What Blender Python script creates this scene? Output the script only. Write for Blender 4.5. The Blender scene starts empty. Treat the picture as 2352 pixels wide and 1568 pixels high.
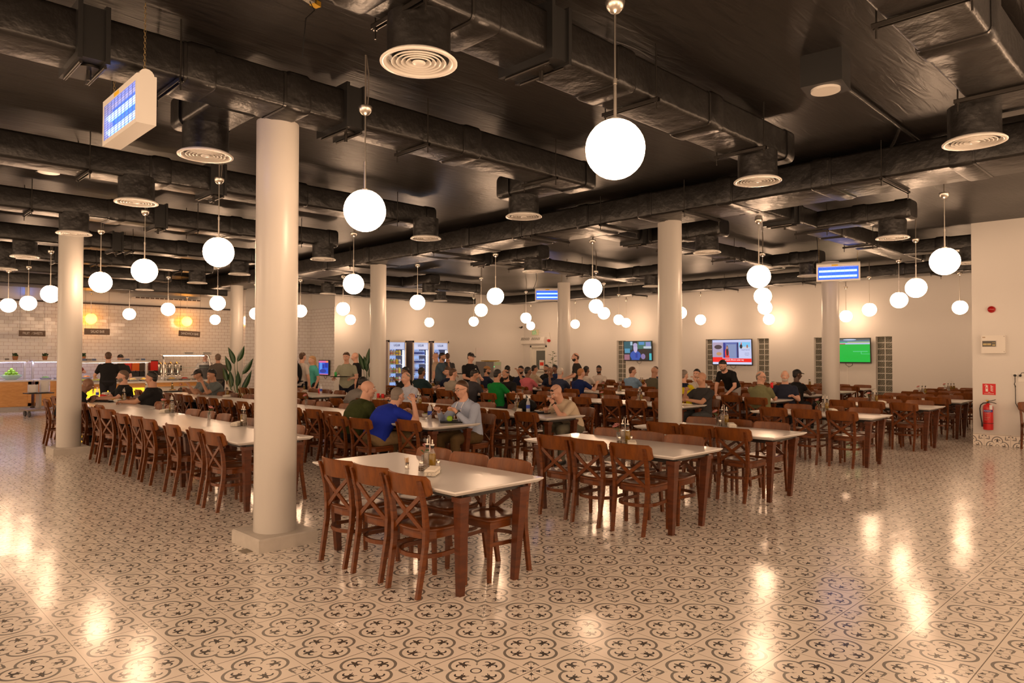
import bpy, math, random
from mathutils import Vector, Matrix, noise
R_ = random.Random(7)
PI = math.pi
scn = bpy.context.scene
COL = scn.collection

# ---------------------------------------------------------------- camera, world, exposure
F_PX = 1625.87
YAW, PITCH, ROLL = -0.776236502, 0.0187118357, 0.00174833971
CAM = Vector((-2.4952, -3.2170, 1.6595))
fw = Vector((-math.sin(YAW)*math.cos(PITCH), math.cos(YAW)*math.cos(PITCH), math.sin(PITCH)))
rt0 = Vector((math.cos(YAW), math.sin(YAW), 0)); up0 = rt0.cross(fw)
RT = math.cos(ROLL)*rt0 + math.sin(ROLL)*up0
UP = -math.sin(ROLL)*rt0 + math.cos(ROLL)*up0
cam = bpy.data.cameras.new('camera'); camo = bpy.data.objects.new('camera', cam); COL.objects.link(camo)
m = Matrix(((RT.x, UP.x, -fw.x, CAM.x), (RT.y, UP.y, -fw.y, CAM.y), (RT.z, UP.z, -fw.z, CAM.z), (0, 0, 0, 1)))
camo.matrix_world = m
cam.sensor_width = 36.0; cam.lens = 36.0*F_PX/2352; cam.clip_end = 200; cam.clip_start = 0.05
scn.camera = camo
w = bpy.data.worlds.new('world'); scn.world = w; w.use_nodes = True
w.node_tree.nodes['Background'].inputs[0].default_value = (1.0, 0.66, 0.42, 1)
w.node_tree.nodes['Background'].inputs[1].default_value = 3.0  # warm fill added to brighten the room through its open sides
scn.view_settings.view_transform = 'Standard'; scn.view_settings.look = 'None'
scn.view_settings.exposure = 0.0; scn.view_settings.gamma = 1.0; scn.view_settings.use_curve_mapping = False
scn.cycles.use_denoising = True
scn.cycles.max_bounces = 6; scn.cycles.diffuse_bounces = 4; scn.cycles.glossy_bounces = 3
scn.cycles.transmission_bounces = 5; scn.cycles.transparent_max_bounces = 6
scn.cycles.sample_clamp_indirect = 4.0; scn.cycles.caustics_reflective = False; scn.cycles.caustics_refractive = False
GLOBE_E = 29.5            # strength of a pendant globe
WARM = (1.0, 0.63, 0.385)

def ray(px, py): return RT*((px-1176)/F_PX) - UP*((py-784)/F_PX) + fw
def atz(px, py, z):
    d = ray(px, py); return CAM + d*((z-CAM.z)/d.z)
def atx(px, py, x):
    d = ray(px, py); return CAM + d*((x-CAM.x)/d.x)
def aty(px, py, y):
    d = ray(px, py); return CAM + d*((y-CAM.y)/d.y)
def atd(px, py, dep): return CAM + ray(px, py)*dep
def depth(x, y): return (x-CAM.x)*fw.x + (y-CAM.y)*fw.y

# ---------------------------------------------------------------- materials
MATS = {}
def srgb(r, g, b):
    f = lambda c: (c/12.92 if c <= 0.04045 else ((c+0.055)/1.055)**2.4)
    return (f(r/255), f(g/255), f(b/255))
def mat(name, col=(0.8, 0.8, 0.8), rough=0.5, metal=0.0, emis=None, es=0.0, trans=0.0, alpha=1.0, spec=0.5, coat=0.0, bump=None, vary=0.0, ior=1.45, sss=0.0):
    if name in MATS: return MATS[name]
    mt = bpy.data.materials.new(name); mt.use_nodes = True
    nt = mt.node_tree; b = nt.nodes['Principled BSDF']
    b.inputs['Base Color'].default_value = (*col, 1); b.inputs['Roughness'].default_value = rough
    b.inputs['Metallic'].default_value = metal; b.inputs['Specular IOR Level'].default_value = spec
    b.inputs['Transmission Weight'].default_value = trans; b.inputs['Alpha'].default_value = alpha
    b.inputs['Coat Weight'].default_value = coat; b.inputs['IOR'].default_value = ior
    if emis: b.inputs['Emission Color'].default_value = (*emis, 1); b.inputs['Emission Strength'].default_value = es
    if vary or bump:
        tc = nt.nodes.new('ShaderNodeTexCoord')
        nz = nt.nodes.new('ShaderNodeTexNoise'); nt.links.new(tc.outputs['Object'], nz.inputs['Vector'])
        nz.inputs['Scale'].default_value = (bump[0] if bump else 6.0); nz.inputs['Detail'].default_value = 4
        if vary:
            mx = nt.nodes.new('ShaderNodeMix'); mx.data_type = 'RGBA'; mx.blend_type = 'MIX'
            nt.links.new(nz.outputs['Fac'], mx.inputs[0])
            mx.inputs[6].default_value = (*[c*(1-vary) for c in col], 1); mx.inputs[7].default_value = (*[min(1, c*(1+vary)) for c in col], 1)
            nt.links.new(mx.outputs[2], b.inputs['Base Color'])
        if bump:
            bp_ = nt.nodes.new('ShaderNodeBump'); bp_.inputs['Distance'].default_value = bump[1]; bp_.inputs['Strength'].default_value = 1.0
            nt.links.new(nz.outputs['Fac'], bp_.inputs['Height']); nt.links.new(bp_.outputs['Normal'], b.inputs['Normal'])
    MATS[name] = mt
    return mt

class E:                                  # tiny expression builder for math nodes
    nt = None
    def __init__(s, v): s.v = v
    @staticmethod
    def op(o, *a):
        n = E.nt.nodes.new('ShaderNodeMath'); n.operation = o
        for i, x in enumerate(a):
            if isinstance(x, E): x = x.v
            if isinstance(x, (int, float)): n.inputs[i].default_value = x
            else: E.nt.links.new(x, n.inputs[i])
        return E(n.outputs[0])
    def __add__(s, o): return E.op('ADD', s, o)
    def __sub__(s, o): return E.op('SUBTRACT', s, o)
    def __rsub__(s, o): return E.op('SUBTRACT', o, s)
    def __mul__(s, o): return E.op('MULTIPLY', s, o)
    __radd__ = __add__; __rmul__ = __mul__
    def __truediv__(s, o): return E.op('DIVIDE', s, o)
    def lt(s, o): return E.op('LESS_THAN', s, o)
    def gt(s, o): return E.op('GREATER_THAN', s, o)
    def abs(s): return E.op('ABSOLUTE', s)
    def sqrt(s): return E.op('SQRT', s)
    def frac(s): return E.op('FRACT', s)
    def floor(s): return E.op('FLOOR', s)
def emax(a, b): return E.op('MAXIMUM', a, b)
def emin(a, b): return E.op('MINIMUM', a, b)
def ehyp(a, b): return (a*a+b*b).sqrt()
def eseg(x, y, x0, y0, x1, y1):           # distance to a segment
    dx, dy = x1-x0, y1-y0; L = dx*dx+dy*dy
    n = E.op('MULTIPLY', (x-x0)*dx+(y-y0)*dy, 1.0/L); n = emin(emax(n, 0.0), 1.0)
    return ehyp(x-x0-n*dx, y-y0-n*dy)

TILE = 0.41
def tile_material(name, axes, offs=(0.0, 0.0), rough=0.17):
    mt = bpy.data.materials.new(name); mt.use_nodes = True; nt = mt.node_tree; E.nt = nt
    b = nt.nodes['Principled BSDF']
    tc = nt.nodes.new('ShaderNodeTexCoord'); sp = nt.nodes.new('ShaderNodeSeparateXYZ')
    nt.links.new(tc.outputs['Object'], sp.inputs[0])
    X = E(sp.outputs[axes[0]])*(1/TILE)+(0.5+offs[0]); Y = E(sp.outputs[axes[1]])*(1/TILE)+(0.5+offs[1])
    ix, iy = X.floor(), Y.floor()
    a = (X.frac()-0.5).abs(); c = (Y.frac()-0.5).abs()
    M, N = emax(a, c), emin(a, c)
    P = (M+N)*0.70711; Q = (M-N)*0.70711; PC = 0.70711-P
    rad = ehyp(M, N)
    ring = (rad-0.067).abs().lt(0.0095)
    d1 = ehyp(M-0.215, N)
    wid = 0.0135+(M-0.15)*0.028
    band = (d1-0.2).abs().lt(wid)*M.gt(0.13)
    spur = Q.lt((P-0.225)*0.55)*P.lt(0.30)*ehyp(M-0.215, N).lt(0.205)
    bud = ehyp((P-0.195)*0.75, Q).lt(0.014)
    budl = Q.lt(0.0035)*P.gt(0.15)*P.lt(0.235)
    petal = ehyp((M-0.262)*0.27, N).lt(0.0225)
    gold = N.lt(0.0035)*M.gt(0.17)*M.lt(0.33)
    cd = ehyp(M-0.245, N-0.062)
    curl = (cd-0.042).abs().lt(0.0075+(M-0.22)*0.09)*(1.0-M.lt(0.25)*N.gt(0.05))
    tail = eseg(M, N, 0.215, 0.018, 0.165, 0.05).lt(0.0065)
    foot = eseg(M, N, 0.205, 0.0, 0.205, 0.028).lt(0.006)
    dart = ehyp((PC-0.085)*0.85, Q).lt(0.021); dstem = Q.lt(0.006)*PC.gt(0.035)*PC.lt(0.14)
    dbar = eseg(PC, Q, 0.1, 0.0, 0.105, 0.03).lt(0.008)
    s1 = eseg(PC, Q, 0.27, 0.012, 0.215, 0.062).lt(0.018); s2 = eseg(PC, Q, 0.215, 0.062, 0.165, 0.10).lt(0.011); s3 = eseg(PC, Q, 0.225, 0.05, 0.19, 0.035).lt(0.010)
    sl = Q.lt(0.0022)*PC.lt(0.33)*PC.gt(0.12)
    dark = emax(emax(emax(ring, petal), emax(curl, tail)), emax(emax(dart, dstem), emax(dbar, foot)))
    grey = emax(emax(emax(band, spur), emax(bud, budl)), emax(emax(s1, s2), emax(s3, sl)))
    g1 = a.gt(0.4955); g2 = c.gt(0.4935)
    nz = nt.nodes.new('ShaderNodeTexNoise'); nt.links.new(tc.outputs['Object'], nz.inputs['Vector']); nz.inputs['Scale'].default_value = 1.3; nz.inputs['Detail'].default_value = 5
    def mix(f, A, B):
        x = nt.nodes.new('ShaderNodeMix'); x.data_type = 'RGBA'
        nt.links.new(f.v if isinstance(f, E) else f, x.inputs[0])
        for i, q in ((6, A), (7, B)):
            if isinstance(q, tuple): x.inputs[i].default_value = (*q, 1)
            else: nt.links.new(q, x.inputs[i])
        return x.outputs[2]
    base = mix(nz.outputs['Fac'], (0.82, 0.755, 0.68), (0.88, 0.815, 0.735))
    cc = mix(grey*0.92, base, (0.155, 0.145, 0.135))
    cc = mix(dark*0.95, cc, (0.022, 0.022, 0.028))
    cc = mix(gold*petal*0.8, cc, (0.17, 0.12, 0.05))
    cc = mix(g1*0.85, cc, (0.12, 0.09, 0.065)); cc = mix(g2*0.9, cc, (0.07, 0.055, 0.04))
    nt.links.new(cc, b.inputs['Base Color'])
    wn = nt.nodes.new('ShaderNodeTexWhiteNoise'); wn.noise_dimensions = '2D'
    cb = nt.nodes.new('ShaderNodeCombineXYZ'); nt.links.new(ix.v, cb.inputs[0]); nt.links.new(iy.v, cb.inputs[1]); nt.links.new(cb.outputs[0], wn.inputs['Vector'])
    vs = nt.nodes.new('ShaderNodeVectorMath'); vs.operation = 'SUBTRACT'; nt.links.new(wn.outputs['Color'], vs.inputs[0]); vs.inputs[1].default_value = (0.5, 0.5, 0.5)
    vm = nt.nodes.new('ShaderNodeVectorMath'); vm.operation = 'SCALE'; nt.links.new(vs.outputs[0], vm.inputs[0]); vm.inputs['Scale'].default_value = 0.011
    ge = nt.nodes.new('ShaderNodeNewGeometry')
    va = nt.nodes.new('ShaderNodeVectorMath'); va.operation = 'ADD'; nt.links.new(vm.outputs[0], va.inputs[0]); nt.links.new(ge.outputs['Normal'], va.inputs[1])
    vn = nt.nodes.new('ShaderNodeVectorMath'); vn.operation = 'NORMALIZE'; nt.links.new(va.outputs[0], vn.inputs[0]); nt.links.new(vn.outputs[0], b.inputs['Normal'])
    rr = E(nz.outputs['Fac'])*0.10+(rough-0.05)
    nt.links.new(rr.v, b.inputs['Roughness'])
    b.inputs['Specular IOR Level'].default_value = 0.6
    return mt

def brick_material(name, axes, white=(0.72, 0.70, 0.68)):
    mt = bpy.data.materials.new(name); mt.use_nodes = True; nt = mt.node_tree; b = nt.nodes['Principled BSDF']
    tc = nt.nodes.new('ShaderNodeTexCoord'); sp = nt.nodes.new('ShaderNodeSeparateXYZ'); nt.links.new(tc.outputs['Object'], sp.inputs[0])
    cb = nt.nodes.new('ShaderNodeCombineXYZ'); nt.links.new(sp.outputs[axes[0]], cb.inputs[0]); nt.links.new(sp.outputs[2], cb.inputs[1])
    def br(c1, c2, mo):
        n = nt.nodes.new('ShaderNodeTexBrick'); nt.links.new(cb.outputs[0], n.inputs['Vector'])
        n.inputs['Scale'].default_value = 1.0; n.inputs['Brick Width'].default_value = 0.225; n.inputs['Row Height'].default_value = 0.1125
        n.inputs['Mortar Size'].default_value = 0.0035; n.inputs['Mortar Smooth'].default_value = 0.0; n.inputs['Color1'].default_value = c1; n.inputs['Color2'].default_value = c2; n.inputs['Mortar'].default_value = mo
        return n
    n1 = br((*white, 1), (*[c*0.96 for c in white], 1), (0.33, 0.22, 0.19, 1)); nt.links.new(n1.outputs['Color'], b.inputs['Base Color'])
    n2 = br((0, 0, 0, 1), (1, 1, 1, 1), (0.5, 0.5, 0.5, 1))
    wn = nt.nodes.new('ShaderNodeTexWhiteNoise'); wn.noise_dimensions = '1D'; nt.links.new(n2.outputs['Color'], wn.inputs['W'])
    vs = nt.nodes.new('ShaderNodeVectorMath'); vs.operation = 'SUBTRACT'; nt.links.new(wn.outputs['Color'], vs.inputs[0]); vs.inputs[1].default_value = (0.5, 0.5, 0.5)
    vm = nt.nodes.new('ShaderNodeVectorMath'); vm.operation = 'SCALE'; nt.links.new(vs.outputs[0], vm.inputs[0]); vm.inputs['Scale'].default_value = 0.035
    ge = nt.nodes.new('ShaderNodeNewGeometry'); va = nt.nodes.new('ShaderNodeVectorMath'); va.operation = 'ADD'
    nt.links.new(vm.outputs[0], va.inputs[0]); nt.links.new(ge.outputs['Normal'], va.inputs[1])
    vn = nt.nodes.new('ShaderNodeVectorMath'); vn.operation = 'NORMALIZE'; nt.links.new(va.outputs[0], vn.inputs[0]); nt.links.new(vn.outputs[0], b.inputs['Normal'])
    b.inputs['Roughness'].default_value = 0.14
    return mt

def wood_material(name, dark, light, rough=0.32, scale=(3.0, 3.0, 26.0), axis=None, coat=0.2):
    mt = bpy.data.materials.new(name); mt.use_nodes = True; nt = mt.node_tree; b = nt.nodes['Principled BSDF']
    tc = nt.nodes.new('ShaderNodeTexCoord'); mp = nt.nodes.new('ShaderNodeMapping'); nt.links.new(tc.outputs['Object'], mp.inputs[0]); mp.inputs['Scale'].default_value = scale
    nz = nt.nodes.new('ShaderNodeTexNoise'); nt.links.new(mp.outputs[0], nz.inputs['Vector']); nz.inputs['Scale'].default_value = 2.2; nz.inputs['Detail'].default_value = 6; nz.inputs['Distortion'].default_value = 0.6
    cr = nt.nodes.new('ShaderNodeValToRGB'); nt.links.new(nz.outputs['Fac'], cr.inputs[0])
    cr.color_ramp.elements[0].position = 0.3; cr.color_ramp.elements[0].color = (*dark, 1); cr.color_ramp.elements[1].position = 0.72; cr.color_ramp.elements[1].color = (*light, 1)
    nt.links.new(cr.outputs[0], b.inputs['Base Color']); b.inputs['Roughness'].default_value = rough; b.inputs['Specular IOR Level'].default_value = 0.35; b.inputs['Coat Weight'].default_value = coat; b.inputs['Coat Roughness'].default_value = 0.2
    MATS[name] = mt
    return mt

def ceiling_material():
    mt = bpy.data.materials.new('ceiling_paint'); mt.use_nodes = True; nt = mt.node_tree; b = nt.nodes['Principled BSDF']; E.nt = nt
    tc = nt.nodes.new('ShaderNodeTexCoord'); mp = nt.nodes.new('ShaderNodeMapping'); nt.links.new(tc.outputs['Object'], mp.inputs[0]); mp.inputs['Scale'].default_value = (1.2, 7, 1); mp.inputs['Rotation'].default_value = (0, 0, 0.5)
    nz = nt.nodes.new('ShaderNodeTexNoise'); nt.links.new(mp.outputs[0], nz.inputs['Vector']); nz.inputs['Scale'].default_value = 1.6; nz.inputs['Detail'].default_value = 8; nz.inputs['Distortion'].default_value = 1.2
    n2 = nt.nodes.new('ShaderNodeTexNoise'); nt.links.new(tc.outputs['Object'], n2.inputs['Vector']); n2.inputs['Scale'].default_value = 0.35; n2.inputs['Detail'].default_value = 3
    sp = nt.nodes.new('ShaderNodeSeparateXYZ'); nt.links.new(tc.outputs['Object'], sp.inputs[0])
    x = E(sp.outputs[0]); y = E(sp.outputs[1])
    ln = emax(((x*(1/1.22)).frac()-0.5).abs().gt(0.494), ((y*(1/2.44)+0.21).frac()-0.5).abs().gt(0.4965))
    cr = nt.nodes.new('ShaderNodeValToRGB'); nt.links.new(nz.outputs['Fac'], cr.inputs[0])
    e = cr.color_ramp.elements; e[0].position = 0.32; e[0].color = (0.005, 0.004, 0.0035, 1); e[1].position = 0.5; e[1].color = (0.0135, 0.011, 0.0095, 1)
    mx = nt.nodes.new('ShaderNodeMix'); mx.data_type = 'RGBA'; nt.links.new(ln.v, mx.inputs[0]); nt.links.new(cr.outputs[0], mx.inputs[6]); mx.inputs[7].default_value = (0.008, 0.006, 0.005, 1)
    nt.links.new(mx.outputs[2], b.inputs['Base Color'])
    bm = nt.nodes.new('ShaderNodeBump'); bm.inputs['Distance'].default_value = 0.006; nt.links.new(nz.outputs['Fac'], bm.inputs['Height']); nt.links.new(bm.outputs['Normal'], b.inputs['Normal'])
    rr = E(n2.outputs['Fac'])*0.3+0.25; nt.links.new(rr.v, b.inputs['Roughness'])
    return mt

WHITE = mat('wall_paint', (0.66, 0.64, 0.61), 0.55)
PILLARW = mat('pillar_paint', (0.50, 0.475, 0.44), 0.3)
DIRTY = mat('plinth_paint', (0.49, 0.455, 0.41), 0.5, vary=0.18, bump=(14, 0.002))
CEIL = ceiling_material()
DUCT = mat('duct_black', (0.008, 0.007, 0.0063), 0.36, bump=(5, 0.02), spec=0.6)
DUCT2 = mat('duct_strap', (0.012, 0.011, 0.01), 0.3, spec=0.6)
STEELK = mat('dark_steel', (0.05, 0.045, 0.04), 0.35, metal=0.8)
CHROME = mat('brushed_steel', (0.62, 0.58, 0.52), 0.28, metal=1.0)
STEEL = mat('satin_steel', (0.45, 0.44, 0.43), 0.35, metal=0.9)
GRILLE = mat('grille_white', (0.78, 0.75, 0.70), 0.28)
BLACKP = mat('black_plastic', (0.015, 0.015, 0.015), 0.35)
TABLEW = mat('table_laminate', (0.70, 0.675, 0.65), 0.27, coat=0.15)
CHAIRW = wood_material('chair_wood', (0.075, 0.019, 0.0035), (0.165, 0.045, 0.0065), 0.3, (2, 2, 14), coat=0.0)
CHAIRB = wood_material('chair_veneer', (0.095, 0.026, 0.004), (0.20, 0.06, 0.0075), 0.33, (10, 3, 3), coat=0.0)
LEGW = wood_material('table_leg_wood', (0.055, 0.015, 0.005), (0.115, 0.030, 0.008), 0.3, (3, 3, 12), coat=0.05)
OAK = wood_material('oak_veneer', (0.58, 0.28, 0.08), (0.72, 0.38, 0.13), 0.35, (3, 3, 14))
SIGNW = wood_material('sign_wood', (0.07, 0.035, 0.018), (0.13, 0.07, 0.035), 0.5, (3, 3, 20))
GLASS = mat('clear_glass', (0.95, 0.95, 0.95), 0.02, trans=1.0, alpha=0.45, ior=1.3)
OIL = mat('olive_oil', (0.42, 0.24, 0.01), 0.08, trans=0.35, alpha=0.95)
VIN = mat('clear_vinegar', (0.75, 0.68, 0.58), 0.05, trans=0.6, alpha=0.7)
PINK = mat('pink_petal', (0.80, 0.36, 0.34), 0.6)
GREENL = mat('leaf_green', (0.035, 0.09, 0.02), 0.35)
GREEND = mat('leaf_dark', (0.02, 0.06, 0.018), 0.3)
NAPK = mat('napkin_white', (0.78, 0.72, 0.62), 0.8)
CERAM = mat('white_ceramic', (0.78, 0.76, 0.74), 0.2)
PEPPER = mat('ground_pepper', (0.16, 0.10, 0.06), 0.8)
REDP = mat('red_paint', (0.55, 0.015, 0.015), 0.3)
REDCAN = mat('red_can', (0.6, 0.02, 0.02), 0.3, metal=0.3)
BLUEL = mat('blue_label', (0.02, 0.07, 0.5), 0.4)
RUBBER = mat('black_rubber', (0.012, 0.012, 0.012), 0.5)
APPLE = mat('green_apple', (0.25, 0.45, 0.03), 0.25, vary=0.2)
WHITEP = mat('white_plastic', (0.74, 0.72, 0.68), 0.35)
LEDW = mat('cold_led_strip', (1, 1, 1), 0.5, emis=(0.62, 0.62, 1.0), es=42)
LEDB = mat('warm_led_strip', (1, 1, 1), 0.5, emis=(1.0, 0.78, 0.6), es=24)

# ---------------------------------------------------------------- mesh builder
class MB:
    def __init__(s): s.v = []; s.f = []; s.sm = []; s.M = Matrix.Identity(4); s.mi = []; s.cm = 0
    def add(s, vs, fs, smooth=False):
        o = len(s.v); M = s.M
        s.v.extend([tuple(M @ Vector(p)) for p in vs])
        for f in fs: s.f.append(tuple(i+o for i in f)); s.sm.append(smooth); s.mi.append(s.cm)
        return s
    def box(s, c, d, rz=0.0, taper=None):
        x, y, z = d[0]/2, d[1]/2, d[2]/2
        t = taper or 1.0
        P = [(-x*t, -y*t, -z), (x*t, -y*t, -z), (x*t, y*t, -z), (-x*t, y*t, -z), (-x, -y, z), (x, -y, z), (x, y, z), (-x, y, z)]
        ca, sa = math.cos(rz), math.sin(rz)
        P = [(c[0]+a*ca-b*sa, c[1]+a*sa+b*ca, c[2]+e) for a, b, e in P]
        return s.add(P, [(0, 3, 2, 1), (4, 5, 6, 7), (0, 1, 5, 4), (1, 2, 6, 5), (2, 3, 7, 6), (3, 0, 4, 7)])
    def bx(s, x0, x1, y0, y1, z0, z1): return s.box(((x0+x1)/2, (y0+y1)/2, (z0+z1)/2), (x1-x0, y1-y0, z1-z0))
    def ring(s, c, u, v, rx, ry, n, ph=0.0): return [tuple(Vector(c)+Vector(u)*(rx*math.cos(ph+2*PI*i/n))+Vector(v)*(ry*math.sin(ph+2*PI*i/n))) for i in range(n)]
    def loft(s, rings, cap=True, smooth=True, closed=False):
        n = len(rings[0]); vs = [p for r in rings for p in r]; fs = []
        k = len(rings)
        for j in range(k if closed else k-1):
            a, b = j*n, ((j+1) % k)*n
            for i in range(n): fs.append((a+i, a+(i+1) % n, b+(i+1) % n, b+i))
        s.add(vs, fs, smooth)
        if cap and not closed:
            s.add(rings[0], [tuple(reversed(range(n)))]); s.add(rings[-1], [tuple(range(n))])
        return s
    def cyl(s, p0, p1, r0, r1=None, n=12, cap=True, smooth=True):
        r1 = r0 if r1 is None else r1
        p0, p1 = Vector(p0), Vector(p1); d = (p1-p0).normalized()
        u = d.orthogonal().normalized(); v = d.cross(u)
        return s.loft([s.ring(p0, u, v, r0, r0, n), s.ring(p1, u, v, r1, r1, n)], cap, smooth)
    def capsule(s, p0, p1, r0, r1, n=12, k=4):
        p0, p1 = Vector(p0), Vector(p1); d = (p1-p0)
        d = d.normalized() if d.length > 1e-6 else Vector((0, 0, 1))
        u = d.orthogonal().normalized(); v = d.cross(u); rings = []
        for i in range(k+1):
            a = -PI/2+PI/2*i/k; rr = max(r0*math.cos(a), 1e-4); rings.append(s.ring(p0+d*(r0*math.sin(a)), u, v, rr, rr, n))
        for i in range(k+1):
            a = PI/2*i/k; rr = max(r1*math.cos(a), 1e-4); rings.append(s.ring(p1+d*(r1*math.sin(a)), u, v, rr, rr, n))
        return s.loft(rings)
    def sphere(s, c, r, nu=16, nv=10, A=None, fn=None):
        r = (r, r, r) if isinstance(r, (int, float)) else r
        c = Vector(c); rings = []
        for j in range(nv+1):
            t = PI*j/nv; t = min(max(t, 1e-3), PI-1e-3); rg = []
            for i in range(nu):
                a = 2*PI*i/nu; d = Vector((math.sin(t)*math.cos(a), math.sin(t)*math.sin(a), -math.cos(t)))
                k = fn(d) if fn else 1.0
                q = Vector((d.x*r[0]*k, d.y*r[1]*k, d.z*r[2]*k))
                if A is not None: q = A @ q
                rg.append(tuple(c+q))
            rings.append(rg)
        return s.loft(rings)
    def tube(s, path, r, n=8, closed=False, rect=None, cap=True):
        P = [Vector(p) for p in path]; k = len(P); rings = []
        prev = None
        for i in range(k):
            if closed: t = (P[(i+1) % k]-P[i-1]).normalized()
            else: t = (P[min(i+1, k-1)]-P[max(i-1, 0)]).normalized()
            if prev is None:
                ref = Vector((0, 0, 1)) if abs(t.z) < 0.9 else Vector((1, 0, 0))
                u = (ref - t*ref.dot(t)).normalized()
            else: u = (prev - t*prev.dot(t)).normalized()
            prev = u; v = t.cross(u)
            rr = r[i] if isinstance(r, (list, tuple)) else r
            if rect: rings.append([tuple(P[i]+u*a*rect[1]/2+v*b*rect[0]/2) for a, b in ((1, 1), (1, -1), (-1, -1), (-1, 1))])
            else: rings.append(s.ring(P[i], u, v, rr, rr, n))
        return s.loft(rings, cap, not rect, closed)
    def lathe(s, prof, c=(0, 0, 0), n=20, cap=True, smooth=True):
        c = Vector(c)
        return s.loft([s.ring(c+Vector((0, 0, z)), (1, 0, 0), (0, 1, 0), max(r, 1e-4), max(r, 1e-4), n) for r, z in prof], cap, smooth)
    def prism(s, poly, z0, z1, M=None):
        n = len(poly); a = [(x, y, z0) for x, y in poly]; b = [(x, y, z1) for x, y in poly]
        if M is not None: a = [tuple(M @ Vector(p)) for p in a]; b = [tuple(M @ Vector(p)) for p in b]
        return s.add(a+b, [tuple(reversed(range(n))), tuple(range(n, 2*n))]+[(i, (i+1) % n, n+(i+1) % n, n+i) for i in range(n)])
    def mesh(s, name, mats):
        me = bpy.data.meshes.new(name); me.from_pydata(s.v, [], s.f)
        me.polygons.foreach_set('use_smooth', s.sm)
        for m_ in (mats if isinstance(mats, (list, tuple)) else [mats]): me.materials.append(m_)
        me.polygons.foreach_set('material_index', s.mi); me.update()
        return me
    def build(s, name, mats, parent=None, loc=None, rz=0.0):
        o = bpy.data.objects.new(name, s.mesh(name, mats)); COL.objects.link(o)
        if parent: o.parent = parent
        if loc: o.location = loc
        if rz: o.rotation_euler = (0, 0, rz)
        return o
def tag(o, label=None, cat=None, group=None, kind=None):
    if label: o['label'] = label
    if cat: o['category'] = cat
    if group: o['group'] = group
    if kind: o['kind'] = kind
    return o
def empty(name, loc=(0, 0, 0), rz=0.0, label=None, cat=None, group=None):
    o = bpy.data.objects.new(name, None); COL.objects.link(o); o.location = loc; o.rotation_euler = (0, 0, rz); o.empty_display_size = 0.1
    return tag(o, label, cat, group)
KIDS = {}
def copy_tree(o, parent=None, kids=None):
    c = o.copy(); COL.objects.link(c)
    if parent: c.parent = parent
    for ch in list(o.children): copy_tree(ch, c)
    return c
ORD = ['first', 'second', 'third', 'fourth', 'fifth', 'sixth', 'seventh', 'eighth', 'ninth', 'tenth', 'eleventh', 'twelfth']
def text(name, s, size, loc, rot, m, parent=None, ext=0.001, xs=1.0, align='CENTER'):
    cu = bpy.data.curves.new(name, 'FONT'); cu.body = s; cu.size = size; cu.extrude = ext; cu.align_x = align; cu.align_y = 'CENTER'
    o = bpy.data.objects.new(name, cu); COL.objects.link(o); o.location = loc; o.rotation_euler = rot; o.scale = (xs, 1, 1)
    cu.materials.append(m)
    if parent: o.parent = parent
    TXT.append(o); return o
TXT = []
def text_to_mesh():
    dg = bpy.context.evaluated_depsgraph_get()
    for o in TXT:
        me = bpy.data.meshes.new_from_object(o.evaluated_get(dg)); n = o.name.split('.')[0]; q = bpy.data.objects.new(n, me); COL.objects.link(q)
        q.parent = o.parent; q.location = o.location; q.rotation_euler = o.rotation_euler; q.scale = o.scale; bpy.data.objects.remove(o); q.name = n
# ---------------------------------------------------------------- the room
XE, YN, YS, XR, YR = 19.6, 18.55, 23.1, 12.97, 0.21       # east wall, north wall, servery wall, pier face and its corner
CZ = 4.143
mb = MB(); mb.bx(-7, 20.2, -9, 24.5, -0.05, 0.0)
tag(mb.build('floor', tile_material('patterned_floor_tile', (0, 1))), kind='structure')
mb = MB(); mb.bx(-7, 20.2, -9, 24.5, CZ, CZ+0.1)
tag(mb.build('ceiling', CEIL), kind='structure')
def wall_rects(x, y0, y1, z0, z1, holes, thick):
    mb = MB(); ys = sorted(set([y0, y1]+[h[0] for h in holes]+[h[1] for h in holes]))
    for a, b in zip(ys, ys[1:]):
        hs = sorted([h for h in holes if h[0] <= a and h[1] >= b], key=lambda h: h[2]); z = z0
        for h in hs:
            if h[2] > z: mb.bx(x, x+thick, a, b, z, h[2])
            z = h[3]
        mb.bx(x, x+thick, a, b, z, z1)
    return mb
WINS = [(13.07, 13.50, 0.42, 2.21), (9.22, 9.65, 0.42, 2.21), (7.36, 7.76, 0.42, 2.21), (5.46, 5.90, 0.42, 2.21), (3.66, 4.10, 0.42, 2.21)]
DOORH = (17.18, 18.15, 0.0, 2.06)
tag(wall_rects(XE, YR, YN+0.2, 0, CZ, WINS+[DOORH], 0.22).build('wall_east', WHITE), kind='structure')
mb = MB(); mb.bx(10.28, XE, YN, YN+0.2, 0, CZ); tag(mb.build('wall_north', WHITE), kind='structure')
mb = MB(); mb.bx(XR, XE+0.3, -9, YR, 0, CZ); tag(mb.build('wall_pier', WHITE), kind='structure')
TT = 3.3
BRX = brick_material('white_metro_tile', (0,)); BRY = brick_material('white_metro_tile_return', (1,))
mb = MB(); mb.bx(-7, 10.0, YS, YS+0.2, TT, CZ); tag(mb.build('wall_servery', WHITE), kind='structure')
mb = MB(); mb.bx(-7, 10.0, YS-0.012, YS+0.2, 0, TT); tag(mb.build('wall_servery', BRX), kind='structure')
mb = MB(); mb.bx(-7, 9.0, YS-0.04, YS-0.012, TT-0.005, TT+0.05); tag(mb.build('trim_1', mat('dark_trim', (0.05, 0.035, 0.03), 0.4)), kind='structure')
YA = 20.15
mb = MB(); mb.bx(7.82, 10.28, YA, YA+0.15, TT, CZ); tag(mb.build('wall_alcove', WHITE), kind='structure')
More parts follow.
